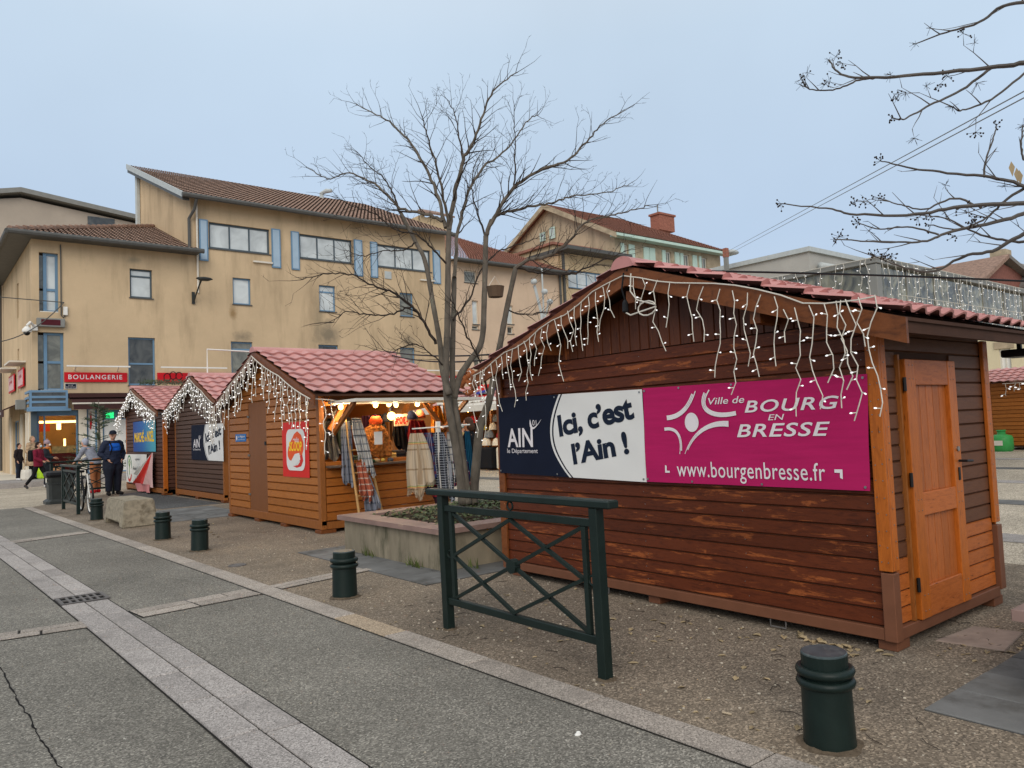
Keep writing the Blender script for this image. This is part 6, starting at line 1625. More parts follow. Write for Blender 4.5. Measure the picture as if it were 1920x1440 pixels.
# neighbouring tree: the trunk stands off to the right, its boughs reach into the picture
t2 = thing('seed_tree', (6.4, .4, .4), 'tree at the right edge whose bare boughs with seed clusters reach in', 'tree')
tp = [V((6.4, .4, .4)), V((6.42, .42, 1.2)), V((6.35, .45, 2.0)), V((6.3, .55, 2.8)), V((6.25, .5, 3.6)), V((6.3, .6, 4.5))]
MB().tube(tp, [.12, .1, .09, .08, .06, .03], 10).build('trunk', K['bark'], t2, smooth=True)
boughs = [
 ([(2080, 110), (1985, 100), (1920, 118), (1858, 127), (1731, 139), (1633, 146), (1577, 139), (1554, 112)], (4.6, 4.9), .02, .004),
 ([(1640, 146), (1605, 152), (1568, 167), (1530, 169), (1502, 160)], (4.9, 4.95), .006, .003),
 ([(1858, 128), (1802, 169), (1745, 197), (1710, 216), (1690, 224), (1672, 221)], (4.8, 4.6), .008, .003),
 ([(2060, -10), (1985, 5), (1892, 7), (1835, 42), (1774, 60), (1717, 82)], (4.6, 5.1), .014, .003),
 ([(2050, 60), (1970, 100), (1920, 138), (1858, 186), (1805, 207), (1785, 200)], (4.5, 4.4), .009, .003),
 ([(2080, 420), (1990, 375), (1920, 349), (1858, 332), (1762, 323), (1689, 311), (1651, 302)], (4.5, 4.8), .016, .003),
 ([(2080, 390), (1990, 380), (1920, 382), (1802, 387), (1717, 402), (1605, 402), (1549, 391), (1464, 382)], (4.5, 4.9), .019, .003),
 ([(2060, 330), (1990, 360), (1920, 400), (1850, 420), (1779, 435), (1739, 451), (1671, 454), (1568, 449)], (4.5, 4.6), .015, .003),
 ([(2060, 400), (1975, 418), (1920, 438), (1861, 470), (1806, 481), (1752, 508), (1690, 500), (1640, 480)], (4.3, 4.9), .016, .003),
 ([(1840, 390), (1790, 372), (1735, 392), (1690, 384), (1650, 372)], (4.7, 4.9), .007, .003),
 ([(1846, 332), (1848, 300), (1862, 262), (1868, 236)], (4.7, 4.8), .006, .003),
 ([(1920, 300), (1915, 270), (1918, 235)], (4.6, 4.6), .006, .003),
 ([(1760, 440), (1700, 425), (1650, 430), (1610, 418)], (4.6, 4.8), .006, .003),
 ([(1935, 345), (1890, 372), (1850, 408), (1800, 430), (1745, 422)], (4.6, 4.8), .009, .003),
 ([(2040, 470), (1970, 455), (1900, 452), (1840, 440), (1780, 412), (1745, 405)], (4.4, 5.0), .012, .003)]
tw = MB(); heads = []; r2 = random.Random(21)
for pix, (da, db), r0, r1 in boughs:
    pts, rr = limb(pix, lerp_dep(len(pix), da, db), r0, r1, 6)
    for i in range(1, len(pts) - 1): pts[i] += V((r2.uniform(-1, 1), r2.uniform(-1, 1), r2.uniform(-1, 1))) * .004
    MB().tube(pts, [x * 1.15 for x in rr], 6).build('bough', K['twig2'], t2)
    n = len(pts)
    for i in range(int(n * .25), n - 1):
        if r2.random() < .22:
            d = (pts[i + 1] - pts[i - 1]).normalized(); s = Matrix.Rotation(r2.uniform(0, 6.28), 3, d) @ d.orthogonal().normalized()
            grow(tw, r2, pts[i], d * .8 + s * .55 + V((0, 0, .25)), r2.uniform(.08, .24) * (1 if r0 > .0075 else .5), .0045, 1, .25, heads, .6, .08)
    heads.append((pts[-1], (pts[-1] - pts[-2]).normalized()))
# boughs joining the trunk
for a, b in (((2080, 110), 3), ((2060, -10), 4), ((2080, 420), 2), ((2060, 400), 2), ((2050, 60), 4)):
    MB().tube([tp[b], (tp[b] + atd(*a, 4.5)) / 2 + V((0, 0, .05)), atd(*a, 4.5)], [.035, .025, .02], 6).build('bough', K['twig2'], t2)
tw.build('twigs', K['twig2'], t2)['kind'] = 'stuff'
sd_ = MB()
for (p, d) in heads:
    full = r2.random() < .5
    for k in range(r2.randint(7, 12)):
        v = (d * .4 + V((r2.uniform(-1, 1), r2.uniform(-1, 1), r2.uniform(-1, .6)))).normalized(); q_ = p + v * r2.uniform(.02, .055)
        sd_.tube([p, q_], .0012, 3, cap=False)
        if full: sd_.ball(q_, .006, n=5, m=3)
sd_.build('seed_heads', K['berry'], t2)['kind'] = 'stuff'
lf = MB()
for (px, py) in ((1897, 316), (1907, 328), (1912, 332)):
    p = atd(px, py, 4.6); a = r2.uniform(-.4, .4)
    lf.add([p + V((0, 0, .045)), p + V((.018, -.012, .01)), p + V((.004, 0, -.05)), p + V((-.014, .012, .005))], [(0, 1, 2, 3)])
lf.build('dry_leaf', K['leaf'], t2)

# ================================================================== OVERHEAD WIRES
def wire(name, label, a, b, sag, r, mat='cable', cat='cable', group='overhead wires'):
    a, b = V(a), V(b); n = 16; pts = [a.lerp(b, i / n) - V((0, 0, sag * 4 * (i / n) * (1 - i / n))) for i in range(n + 1)]
    o = MB().tube(pts, r, 5).build(name, K[mat]); return tag(o, label, cat, group)
wire('overhead_wire', 'upper of two grey wires rising to the top right corner', atd(1352, 478, 42), atd(2000, 128, 7), .0, .007, 'steel')
wire('overhead_wire', 'lower of two grey wires rising to the top right corner', atd(1356, 482, 42), atd(2000, 141, 7), .0, .007, 'steel')
wire('overhead_wire', 'black cable running low over the large hut roof to the right', (4.5, 4.1, 2.7), atd(2000, 531, 6.4), -.02, .009)
wire('overhead_wire', 'upper black cable from the honey stall ridge towards the tree', (7.3, 12.9, 3.03), atd(930, 664, 9.7), .05, .012)
wire('overhead_wire', 'lower black cable from the honey stall ridge towards the tree', (7.3, 12.9, 2.98), atd(938, 672, 9.7), .09, .012)
wire('overhead_wire', 'thin cable across the corner window at the far left', ony(-60, 552, 35.5), ony(120, 567, 35.9), .0, .02, 'gutter')
wire('overhead_wire', 'thin cable sagging from the wall to the left edge below the corner window', ony(120, 567, 35.9), ony(-60, 640, 34), .6, .02, 'gutter')
ls = thing('lamp_mast', atd(1362, 500, 45), 'small red and white lamp mast on the skyline right of the gabled house', 'street lamp')
p = atd(1362, 496, 42); MB().box(p.x - .1, p.x + .1, p.y - .1, p.y + .1, 0, p.z + .5).build('pole', K['steel'], ls); MB().box(p.x - .12, p.x + .12, p.y - .12, p.y + .12, p.z + .4, p.z + .9).build('collar', K['brick'], ls); MB().ball((p.x + .6, p.y, p.z + .75), .5, .3, .15).build('lamp_head', K['fasciawhite'], ls, smooth=True)
fm = thing('floodlight_mast', atd(1017, 620, 26), 'thin white mast with several round spotlights in front of the pink house', 'street lamp')
p = atd(1016, 600, 26); MB().tube([(p.x, p.y, 0), (p.x, p.y, p.z + .2), (p.x - .18, p.y + .1, p.z + 1.2)], .05, 6).tube([(p.x + .1, p.y, 0), (p.x + .1, p.y, p.z + 1.8)], .03, 6).tube([(p.x + .1, p.y - .02, p.z), (p.x + .25, p.y - .1, p.z + .6)], .03, 5).build('pole', K['fasciawhite'], fm)
for (px, py) in ((1001, 528), (1021, 547), (1031, 566), (1037, 590)):
    q_ = atd(px, py, 25.9); MB().ball(q_, .1, .13, .1).build('lamp_head', K['fasciawhite'], fm, smooth=True)

# ================================================================== STALLS IN THE BACKGROUND
def swap(mb):   # mirror x/y so the ridge runs along Y
    mb.v = [(v[1], v[0], v[2]) for v in mb.v]; mb.f = [f[::-1] for f in mb.f]; return mb
def back_stall(label, x, y0, y1, ze, zr, depth, wallm, open_front, sheetm='sheet'):
    t = thing('market_hut', (x + depth / 2, (y0 + y1) / 2, 0), label, 'market hut', 'wooden market huts')
    f = Frame((x, 0, 0), (0, 1, 0), (-1, 0, 0)); z = .15
    top = .95 if open_front else ze - .1
    while z < top: board(t, 'plank', f, (y0, y1), (y0, y1), z, z + .13, .03, wallm, .01); z += .132
    MB().box(x + depth - .1, x + depth, y0, y1, .1, ze).box(x + .05, x + depth, y0, y0 + .06, .1, ze).box(x + .05, x + depth, y1 - .06, y1, .1, ze).build('walls', K['inner'], t)
    for yy in (y0, (y0 + y1) / 2, y1): MB().box(x - .04, x + .06, yy - .05, yy + .05, .1, ze).build('post', K['honeyV'], t)
    rf = MB(); tile_sheet(rf, y0 - .25, y1 + .25, x + depth / 2, zr, x - .35, ze, .26, .34); tile_sheet(rf, y0 - .25, y1 + .25, x + depth / 2, zr, x + depth + .35, ze, .26, .34)
    swap(rf).build('roof', K[sheetm], t)
    for yy in (y0 - .02, y1): MB().prism([(x, yy, ze - .05), (x + depth, yy, ze - .05), (x + depth / 2, yy, zr - .05)], (0, .04, 0)).build('gable', wallm, t)
    if not open_front: MB().box(x + .02, x + .05, y0, y1, .1, ze).build('inner_front', K['under'], t)
    return t
fc = back_stall('pink roofed hut at the far right edge beside the green gas bottle', 29.0, 3.5, 10.15, 2.27, 2.78, 2.2, K['honey'], False)
pa = [V((28.6, 9.6, 2.22)), V((28.6, 4, 2.22))]
icicles('icicle_lights', 'few white icicle lights on the far hut beside the gas bottle', pa, rand_spots(pa, 26, .2, .6, 44), wire=.008, bulb=.03, group='icicle light strings', seed=45, gap=.14)
gs = thing('gas_bottle', (28.5, 9.75, 0), 'green gas bottle standing by the far hut on the right', 'gas bottle')
p = gnd(1880, 846); MB().lathe([(.3, 0), (.3, .05), (.33, .07), (.33, .42), (.29, .52), (.12, .56), (.12, .66)], (p.x, p.y, 0), 14).build('bottle', K['gas'], gs, smooth=True); MB().torus((p.x, p.y, .68), .13, .02, n=12, m=5).build('collar', K['gas'], gs); MB().box(p.x - .345, p.x - .332, p.y - .13, p.y + .13, .2, .36).build('label_patch', K['offwhite'], gs)
gs.location = (p.x, p.y, 0)
for c in gs.children:
    for v in c.data.vertices: v.co += V((28.5, 9.75, 0)) - V((p.x, p.y, 0))
bs = back_stall('open background stall under a white awning with a pretzel sign on its roof', 16.2, 18.3, 24.6, 2.35, 3.1, 2.4, K['honey'], True)
MB().prism([(16.1, 18.2, 2.3), (15.1, 18.2, 2.05), (15.1, 18.2, 2.25), (16.1, 18.2, 2.42)], (0, 6.5, 0)).build('awning', K['offwhite'], bs)
bs2 = back_stall('background stall with hanging lights seen through the open honey stall', 15.0, 26.2, 31.0, 2.4, 3.2, 2.4, K['honey'], True)
MB().prism([(14.9, 26.2, 2.3), (13.9, 26.2, 2.05), (13.9, 26.2, 2.25), (14.9, 26.2, 2.42)], (0, 4.8, 0)).build('awning', K['offwhite'], bs2)
pz = thing('pretzel_sign', (16.3, 22.5, 2.8), 'large brown salted pretzel sign on the background stall roof', 'sign')
C_ = onx(877, 716, 16.0); Rz = .42
pts = []
for k in range(40):
    t_ = k / 39 * 2 * math.pi * 1.0
    pts.append(V((16.0, C_.y - Rz * math.sin(t_) * 1.15, C_.z + Rz * math.cos(t_) * .95)))
MB().tube(pts, .11, 8).tube([V((15.93, C_.y + .45, C_.z - .25)), V((15.9, C_.y, C_.z + .08)), V((15.93, C_.y - .3, C_.z + .3))], .09, 8).tube([V((15.97, C_.y - .45, C_.z - .25)), V((15.94, C_.y, C_.z + .06)), V((15.97, C_.y + .3, C_.z + .3))], .09, 8).build('dough', plain('pretzel_brown', (138, 78, 40), .6, .3, 10), pz, smooth=True)
mb = MB(); rp = random.Random(8)
for k in range(70):
    q_ = rp.choice(pts) + V((-.1, rp.uniform(-.07, .07), rp.uniform(-.07, .07))); mb.ball(q_, .02, n=5, m=3)
mb.build('salt', K['white'], pz)['kind'] = 'stuff'
MB().bar((16.1, C_.y, C_.z - .5), (16.1, C_.y, 2.4), .06, .06, (0, 1, 0)).build('stand', K['honeyV'], pz)
cs = thing('candy_sign', (16.0, 20.8, 2.3), 'red and white direction signs and candy motif beside the pretzel', 'sign')
for (px, py, w, h, mt) in ((906, 727, .42, .2, 'red'), (906, 738, .5, .12, 'white'), (906, 742, .4, .16, 'red'), (902, 708, .22, .3, 'white'), (902, 717, .2, .12, 'gas')):
    q_ = onx(px, py, 15.9); MB().bbox(15.86, 15.9, q_.y - w, q_.y + w * .6, q_.z - h / 2, q_.z + h / 2, .01).build('board', K[mt], cs)
MB().box(15.905, 15.95, onx(903, 750, 15.9).y - .03, onx(903, 750, 15.9).y + .03, 2.2, 3.4).build('pole', K['red'], cs)
sn_ = thing('roof_garland', (15.7, 21, 2.45), 'white cotton snow and blue garland along the background stall eave', 'garland')
mb = MB()
for k in range(46): y_ = 18.4 + k * .13; mb.ball((15.85 + rp.uniform(-.05, .05), y_, 2.42 + rp.uniform(0, .08)), .09, n=6, m=4)
mb.build('snow', K['white'], sn_)['kind'] = 'stuff'
MB().tube([(15.8, 18.4 + k * .3, 2.75 + .05 * math.sin(k)) for k in range(12)], .05, 5).build('garland', plain('garland_blue', (60, 70, 160), .6), sn_)
# wares in the background stall
def ware(name, label, cat, shape, mat, group): o = shape.build(name, mat); return tag(o, label, cat, group)
wc = [('black', (26, 26, 30)), ('grey', (120, 124, 128)), ('yellow', (226, 200, 70)), ('red', (170, 40, 44)), ('cream', (216, 204, 184)), ('brown', (120, 84, 58))]
for row, (z_, rn) in enumerate(((.98, 'counter'), (1.25, 'lowest shelf'), (1.52, 'middle shelf'), (1.8, 'top shelf'))):
    for k in range(4):
        y_ = 22.7 - k * .62 + rp.uniform(-.08, .08); nm, cc_ = wc[(k * 2 + row * 3) % 6] if (k, row) != (3, 0) else wc[4]
        mb = MB(); r_ = rp.uniform(.12, .2); mb.ell([(16.0 + row * .12, y_, z_ - .12, r_ * 1.1, r_ * 1.1), (16.0 + row * .12, y_, z_, r_, r_), (16.0 + row * .12, y_, z_ + .1, r_ * .7, r_ * .7), (16.0 + row * .12, y_, z_ + .14, r_ * .2, r_ * .2)], 9)
        ware('wool_hat', nm + ' wool hat on the ' + rn + ' of the pretzel stall, ' + ('leftmost', 'second from left', 'third from left', 'rightmost')[k] + ' there', 'hat', mb, cloth('hats_' + nm, cc_), 'wool hats in the background stall')
for k in range(3):
    y_ = 20.0 + k * 1.0; nm, cc_ = wc[(4, 0, 3)[k]]; o = MB().bbox(15.75, 16.15, y_, y_ + .7, .05, .8, .05).build('cloth_bundle', cloth('hats_' + nm, cc_)); tag(o, nm + ' cloth bundle on the ground under the counter of the pretzel stall', 'cloth', 'bundles under the background stall')
def bulb_lamp(loc, power, label, r=.05, mat='warm', name='lamp_bulb'):
    o = MB().ball((0, 0, 0), r, n=8, m=6).build(name, K[mat], None, smooth=True); o.location = loc; tag(o, label, 'lamp', 'warm bulbs in the stalls')
    if power:
        L = bpy.data.lights.new('stall_light', 'POINT'); L.energy = power; L.color = (1, .74, .42); L.shadow_soft_size = .06
        lo = bpy.data.objects.new('stall_light', L); lo.location = (loc[0], loc[1], loc[2] - .08); col.objects.link(lo)
for y_, w_ in ((19.2, 'rightmost'), (20.6, 'second from right'), (22.0, 'second from left'), (23.4, 'leftmost')): bulb_lamp((15.6, y_, 2.12), 14 if y_ in (19.2, 22.0) else 0, 'warm bulb under the awning of the pretzel stall, ' + w_ + ' of its row', .06)
for y_, w_ in ((26.8, 'right'), (28.2, 'middle'), (29.6, 'left')): bulb_lamp((14.6, y_, 2.12), 12 if y_ == 28.2 else 0, w_ + ' warm bulb under the awning of the farther background stall', .07)
lt = MB().box(15.5, 15.56, 19.6, 21.6, 2.08, 2.12).build('tube_lamp', K['glow']); tag(lt, 'bright tube lamp under the white awning of the background stall', 'lamp')
lt = MB().box(14.5, 14.56, 27.2, 29.6, 2.06, 2.1).build('tube_lamp', K['glow']); tag(lt, 'bright tube lamp in the farther background stall', 'lamp')

# ================================================================== THE SCARF STALL'S WARES
for k, (x_, y_, z_) in enumerate(((5.22, 10.7, 1.9), (5.95, 10.95, 1.93), (6.25, 11.05, 1.94), (6.5, 11.25, 1.94), (6.95, 11.3, 1.95), (5.7, 12.6, 1.95), (6.12, 10.75, 1.74))):
    bulb_lamp((x_, y_, z_), (15, 16, 0, 18, 16, 18, 0)[k], ('warm bulb at the front left corner of the scarf stall hatch', 'warm bulb above the orange mannequin in the scarf stall', 'warm bulb right of the one above the mannequin in the scarf stall', 'warm bulb in the middle of the scarf stall ceiling', 'warm bulb near the right post of the scarf stall', 'warm bulb at the rear of the scarf stall', 'large pale bulb hanging lowest in the scarf stall opening')[k], .045 if k < 6 else .07)
def drape(name, label, top, bottom, width, thick, mat, n=26, seed=1, group=None, cat='scarf', fringe=None):
    """hanging folded cloth between two points, with pleats and a ragged hem"""
    r = random.Random(seed); a, b = V(top), V(bottom); d = b - a; s = V((0.78, -.62, 0)); o_ = V((-.62, -.78, 0))
    mb = MB(); rows = 14; ph = r.uniform(0, 6); fq = r.uniform(16, 24); hem = r.uniform(-.25, .25)
    for side in (0, 1):
        base = len(mb.v)
        for j in range(rows + 1):
            t = j / rows; w = width * (.5 + .55 * t ** .7 + .07 * math.sin(t * 5 + ph))
            for i in range(n + 1):
                u = i / n - .5; fold = thick * (math.sin(u * fq + ph + t * 1.1) + .5 * math.sin(u * fq * 1.9 + ph * 2 - t * 2)) * (.45 + .55 * t)
                p = a + d * t + s * (u * w) + o_ * (fold + (.02 if side else 0)) + V((0, 0, (.05 * math.sin(u * 13 + ph) + hem * u - .8 * width * (.5 - abs(u + hem * .5)) + .3 * width) * t))
                mb.v.append(tuple(p))
        for j in range(rows):
            for i in range(n): k = base + j * (n + 1) + i; f = (k, k + 1, k + n + 2, k + n + 1); mb.f.append(f if side else f[::-1]); mb.mi.append(0)
    o = mb.build(name, mat, None, smooth=True); tag(o, label, cat, group)
    if fringe:
        fb = MB(); base = rows * (n + 1)
        for i in range(n * 3):
            u = i / (n * 3); k = u * n; q_ = V(mb.v[base + int(k)]).lerp(V(mb.v[base + min(n, int(k) + 1)]), k - int(k))
            fb.tube([q_, q_ - V((r.uniform(-.012, .012), 0, r.uniform(.05, .08)))], .004, 3, cap=False)
        fb.build('fringe', fringe, o)
    return o
def plaid(name, base, stripes, axis='Z', scale=5.0):
    m = Mat(name); v = m.co(); sp_ = m.n.new('ShaderNodeSeparateXYZ'); m.l.new(v, sp_.inputs[0])
    c = lin(base)
    for (ax_, fr_, thr, cc_) in stripes:
        w = m.math('FRACT', m.math('MULTIPLY', m.math('ADD', sp_.outputs[ax_], 50.0) if ax_ != 'D' else None, fr_))
        c = m.mix(m.math('GREATER_THAN', w, thr), c, lin(cc_))
    m.color(c); m.rough(.95); m.bump(m.noise(v, 120, 3), .3, .004); return m.m
grey_white = plaid('grey_white_weave', (196, 194, 190), [('Z', 9.0, .8, (140, 142, 148)), ('X', 13.0, .8, (120, 122, 130)), ('Z', 4.1, .93, (70, 72, 80))])
blue_grey = plaid('blue_grey_weave', (112, 116, 128), [('Z', 9.0, .75, (80, 86, 100)), ('X', 15.0, .7, (136, 138, 146))])
rust = plaid('rust_weave', (164, 88, 64), [('Z', 11.0, .8, (190, 170, 156)), ('X', 16, .75, (120, 72, 60))])
beige = plaid('beige_weave', (188, 172, 150), [('Z', 3.3, .92, (150, 130, 106)), ('X', 5.0, .92, (160, 140, 116)), ('Z', 1.5, .92, (196, 130, 84)), ('Z', 1.5, .94, (196, 180, 120)), ('Z', 1.5, .96, (120, 146, 104)), ('Z', 1.5, .975, (190, 174, 152))])
check = plaid('black_white_check', (36, 40, 50), [('Z', 26.0, .7, (150, 154, 162)), ('X', 26.0, .7, (150, 154, 162))])
tartan = plaid('red_tartan', (44, 24, 36), [('Z', 6.0, .7, (150, 36, 52)), ('X', 7.0, .7, (40, 46, 80)), ('Z', 6.0, .96, (200, 190, 180))])
bluet = plaid('blue_tartan', (42, 50, 92), [('Z', 7.0, .7, (92, 40, 60)), ('X', 8, .8, (150, 150, 170))])
# bamboo ladder with scarves
ldr = thing('bamboo_ladder', (5.55, 10.55, 0), 'bamboo ladder hung with grey scarves leaning by the stall hatch', 'ladder')
la, lb = gnd(666, 985), gnd(677, 962)
for (x_, xt) in ((5.33, 5.3), (5.74, 5.55)): MB().tube([(x_, 10.35, .01), (xt, 10.72, 1.72)], .02, 7).build('rail', plain('bamboo', (176, 136, 84), .5, .2, 10), ldr)
for k in range(5): t_ = .12 + k * .2; MB().tube([(5.33 - .03 * t_, 10.35 + .37 * t_, 1.71 * t_), (5.74 - .19 * t_, 10.35 + .37 * t_, 1.71 * t_)], .014, 6).build('rung', plain('bamboo2', (170, 130, 80), .5, .2, 10) if k == 0 else bpy.data.materials['bamboo2'], ldr)
drape('scarf', 'white and grey fringed scarf on the bamboo ladder', (5.42, 10.6, 1.72), (5.5, 10.45, .98), .24, .06, grey_white, seed=2, group='scarves for sale', fringe=grey_white)
drape('scarf', 'dark grey scarf behind the white one on the bamboo ladder', (5.3, 10.72, 1.68), (5.28, 10.62, .72), .22, .05, blue_grey, seed=3, group='scarves for sale')
drape('scarf', 'rust and white scarf low on the bamboo ladder', (5.42, 10.5, 1.05), (5.45, 10.4, .55), .2, .04, rust, seed=4, group='scarves for sale', fringe=rust)
drape('scarf', 'blue grey scarf hanging lowest on the bamboo ladder', (5.5, 10.48, .85), (5.55, 10.38, .28), .22, .04, blue_grey, seed=5, group='scarves for sale', fringe=blue_grey)
o = MB().bbox(5.7, 5.84, 10.56, 10.57, 1.3, 1.5, .002).build('price_card', K['white']); tag(o, 'blank white card hanging beside the bamboo ladder', 'card')
# rack with ponchos
rk = thing('clothes_rack', (6.5, 9.9, 0), 'white pole rack hung with checked ponchos in front of the scarf stall', 'clothes rack')
RX, RYy = 6.52, 10.02
MB().bbox(RX - .03, RX + .03, RYy - .03, RYy + .03, 0, 1.62, .004).build('pole', K['white'], rk)
MB().tube([(RX - .36, RYy + .18, 1.52), (RX + .4, RYy - .3, 1.55)], .012, 6).tube([(RX - .1, RYy - .3, 1.52), (RX + .15, RYy + .3, 1.54)], .012, 6).build('arms', K['white'], rk)
for a_ in range(4): MB().bar((RX, RYy, .03), (RX + .3 * math.cos(a_ * 1.57 + .4), RYy + .3 * math.sin(a_ * 1.57 + .4), .03), .04, .04).build('foot', K['white'], rk)
hang = [(-.33, .1, 'beige', beige, .42, .88, 'beige poncho with striped hem, leftmost on the rack'), (-.16, .05, 'bluet', bluet, .2, .7, 'dark blue tartan scarf on the poncho rack'), (.0, -.02, 'check', check, .34, .95, 'black and white checked poncho on the rack'), (.14, -.1, 'pale', grey_white, .16, .8, 'pale scarf between the dark ones on the rack'), (.26, -.16, 'tartan', tartan, .28, .95, 'red tartan scarf at the right of the rack'), (.38, -.24, 'blue', cloth('teal_cloth', (30, 90, 120)), .14, .95, 'teal scarf at the right end of the rack'), (-.05, .16, 'tart2', tartan, .3, 1.05, 'dark red tartan hanging low behind the poncho')]
for k, (dx, dy, nm, mt, w_, L, lab) in enumerate(hang):
    drape('scarf', lab, (RX + dx, RYy + dy, 1.45), (RX + dx + .02, RYy + dy - .06, 1.45 - L), w_, .045, mt, seed=20 + k, group='scarves for sale', fringe=mt if k in (0, 2) else None)
# mannequin bust with orange fur
mq = thing('mannequin', (5.95, 10.95, 1.02), 'mannequin bust in orange fur coat and hat on the stall counter', 'mannequin')
fur = plain('orange_fur', (176, 112, 56), 1.0, .45, 14, bump=1.0, bscale=60)
mb = MB(); mb.ell([(5.95, 11.0, 1.1, .14, .12), (5.95, 11.0, 1.25, .19, .15), (5.95, 11.0, 1.42, .2, .15), (5.95, 11.0, 1.55, .17, .13), (5.95, 11.0, 1.62, .08, .08)], 14)
mb.tube([(5.82, 10.98, 1.5), (5.78, 10.95, 1.3), (5.8, 10.93, 1.12)], [.07, .065, .06], 8).tube([(6.08, 10.98, 1.5), (6.14, 10.95, 1.3), (6.12, 10.9, 1.1)], [.07, .065, .06], 8)
me = remesh(mb, .014, 1)
for v in me.vertices: v.co += V((1, 1, 1)) * 0 + v.normal * (.03 * noise.noise(v.co * 30) + .02 * noise.noise(v.co * 70)); 
for v in me.vertices: v.co -= V((5.95, 10.95, 1.02))
link_mesh('fur_coat', me, fur, mq); MB().ell([(5.97, 11.0, 1.62, .1, .1), (5.97, 11.0, 1.68, .11, .11), (5.97, 11.0, 1.75, .07, .07)], 12).build('hat', plain('orange_hat', (206, 84, 40), .95, .2, 20), mq, smooth=True)
MB().tube([(5.95, 11, 1.02), (5.95, 11, 1.12)], .03, 8).build('stand', K['white'], mq)
gd = [(6.25, 11.1, 'fold_yellow', (206, 170, 90)), (6.45, 11.15, 'fold_black', (26, 24, 26)), (6.65, 11.12, 'fold_dark', (40, 34, 34)), (6.85, 11.1, 'fold_brown', (92, 64, 46)), (5.6, 11.05, 'fold_green', (64, 76, 56)), (7.0, 11.05, 'fold_red', (120, 34, 38))]
for k, (x_, y_, nm, cc_) in enumerate(gd):
    for j in range(3 + k % 2):
        o = MB().bbox(x_ - .1, x_ + .1, y_ - .08, y_ + .1, 1.017 + j * .042, 1.056 + j * .042, .012).build('folded_scarf', cloth(nm, tuple(min(255, c + j * 12) for c in cc_)) if j == 0 else cloth(nm + str(j), tuple(min(255, c + j * 14) for c in cc_))); tag(o, nm[5:] + ' folded scarf on the stall counter, ' + ('bottom', 'second', 'third', 'top')[j] + ' of its pile', 'scarf', 'folded scarves on the counter')
for k, (x_, y_, z_, cc_, h_, lab) in enumerate(((6.35, 11.5, 1.62, (20, 18, 20), .5, 'black hooded garment hanging inside the stall'), (6.62, 11.4, 1.66, (24, 22, 26), .45, 'dark cap and shawl hanging inside the stall'), (6.62, 10.9, 1.66, (120, 26, 26), .38, 'dark red shawl hanging above the rack'), (6.8, 10.98, 1.66, (140, 34, 30), .4, 'bright dark red shawl on the stall corner'), (7.15, 11.0, 1.9, (206, 136, 44), .55, 'mustard cloth draped at the stall corner'), (6.0, 12.4, 1.7, (96, 72, 54), .6, 'brown coat hanging at the rear of the stall'), (5.6, 12.2, 1.7, (160, 150, 136), .6, 'pale coat hanging at the rear of the stall'))):
    drape('shawl', lab, (x_, y_, z_), (x_ + .02, y_, z_ - h_), .26, .05, cloth('shawl%d' % k, cc_), seed=50 + k, group='shawls in the stall')
for k, (x_, y_, z_, nm, cc_) in enumerate(((5.5, 11.6, 1.75, 'dark green', (40, 50, 44)), (5.75, 11.9, 1.8, 'black', (22, 21, 24)), (6.2, 11.75, 1.78, 'plum', (70, 34, 52)), (6.5, 11.9, 1.8, 'charcoal', (44, 42, 46)), (6.78, 11.5, 1.72, 'navy', (28, 34, 58)), (7.0, 11.6, 1.75, 'rust', (140, 70, 44)), (5.3, 11.3, 1.7, 'grey', (110, 108, 106)))):
    drape('shawl', nm + ' shawl hanging from the ceiling inside the scarf stall', (x_, y_, z_), (x_ + .02, y_, z_ - .62), .3, .06, cloth('inner_' + nm.replace(' ', '_'), cc_), seed=90 + k, group='shawls in the stall')
    o = MB().ell([(x_ + .05, y_ - .2, 1.6 + .02 * k, .1, .1), (x_ + .05, y_ - .2, 1.66 + .02 * k, .1, .1), (x_ + .05, y_ - .2, 1.73 + .02 * k, .06, .06), (x_ + .05, y_ - .2, 1.76 + .02 * k, .02, .02)], 10).build('wool_hat', cloth('inner_' + nm.replace(' ', '_'), cc_), None, smooth=True); tag(o, nm + ' wool hat hung before the shawl of that colour in the stall', 'hat', 'wool hats in the scarf stall')
sg30 = thing('price_sign', (6.55, 11.25, 1.55), 'white sign reading thirty in mirrored red figures inside the stall', 'sign')
MB().bbox(6.48, 6.78, 11.3, 11.31, 1.58, 1.78, .002).build('card', plain('card_cream', (232, 214, 176), .7), sg30)
text(sg30, Frame((6.76, 11.299, 0), (-1, 0, 0), (0, -1, 0)), '-30%', .01, 1.61, .26, .13, K['red'], off=.004, bold=.03)
for k in range(4):
    o = MB().ball((0, 0, 0), .055, .05, .035, n=8, m=5).build('knit_glove', cloth('glove%d' % k, [(60, 84, 60), (176, 150, 110), (200, 176, 90), (70, 70, 78)][k]), None, smooth=True); o.location = (5.75 + k * .11 + rnd.uniform(-.02, .02), 10.78 + rnd.uniform(-.05, .08), 1.045); tag(o, ('green', 'beige', 'yellow', 'grey')[k] + ' knitted bundle lying on the front edge of the scarf stall counter', 'knitwear', 'knitwear on the counter')

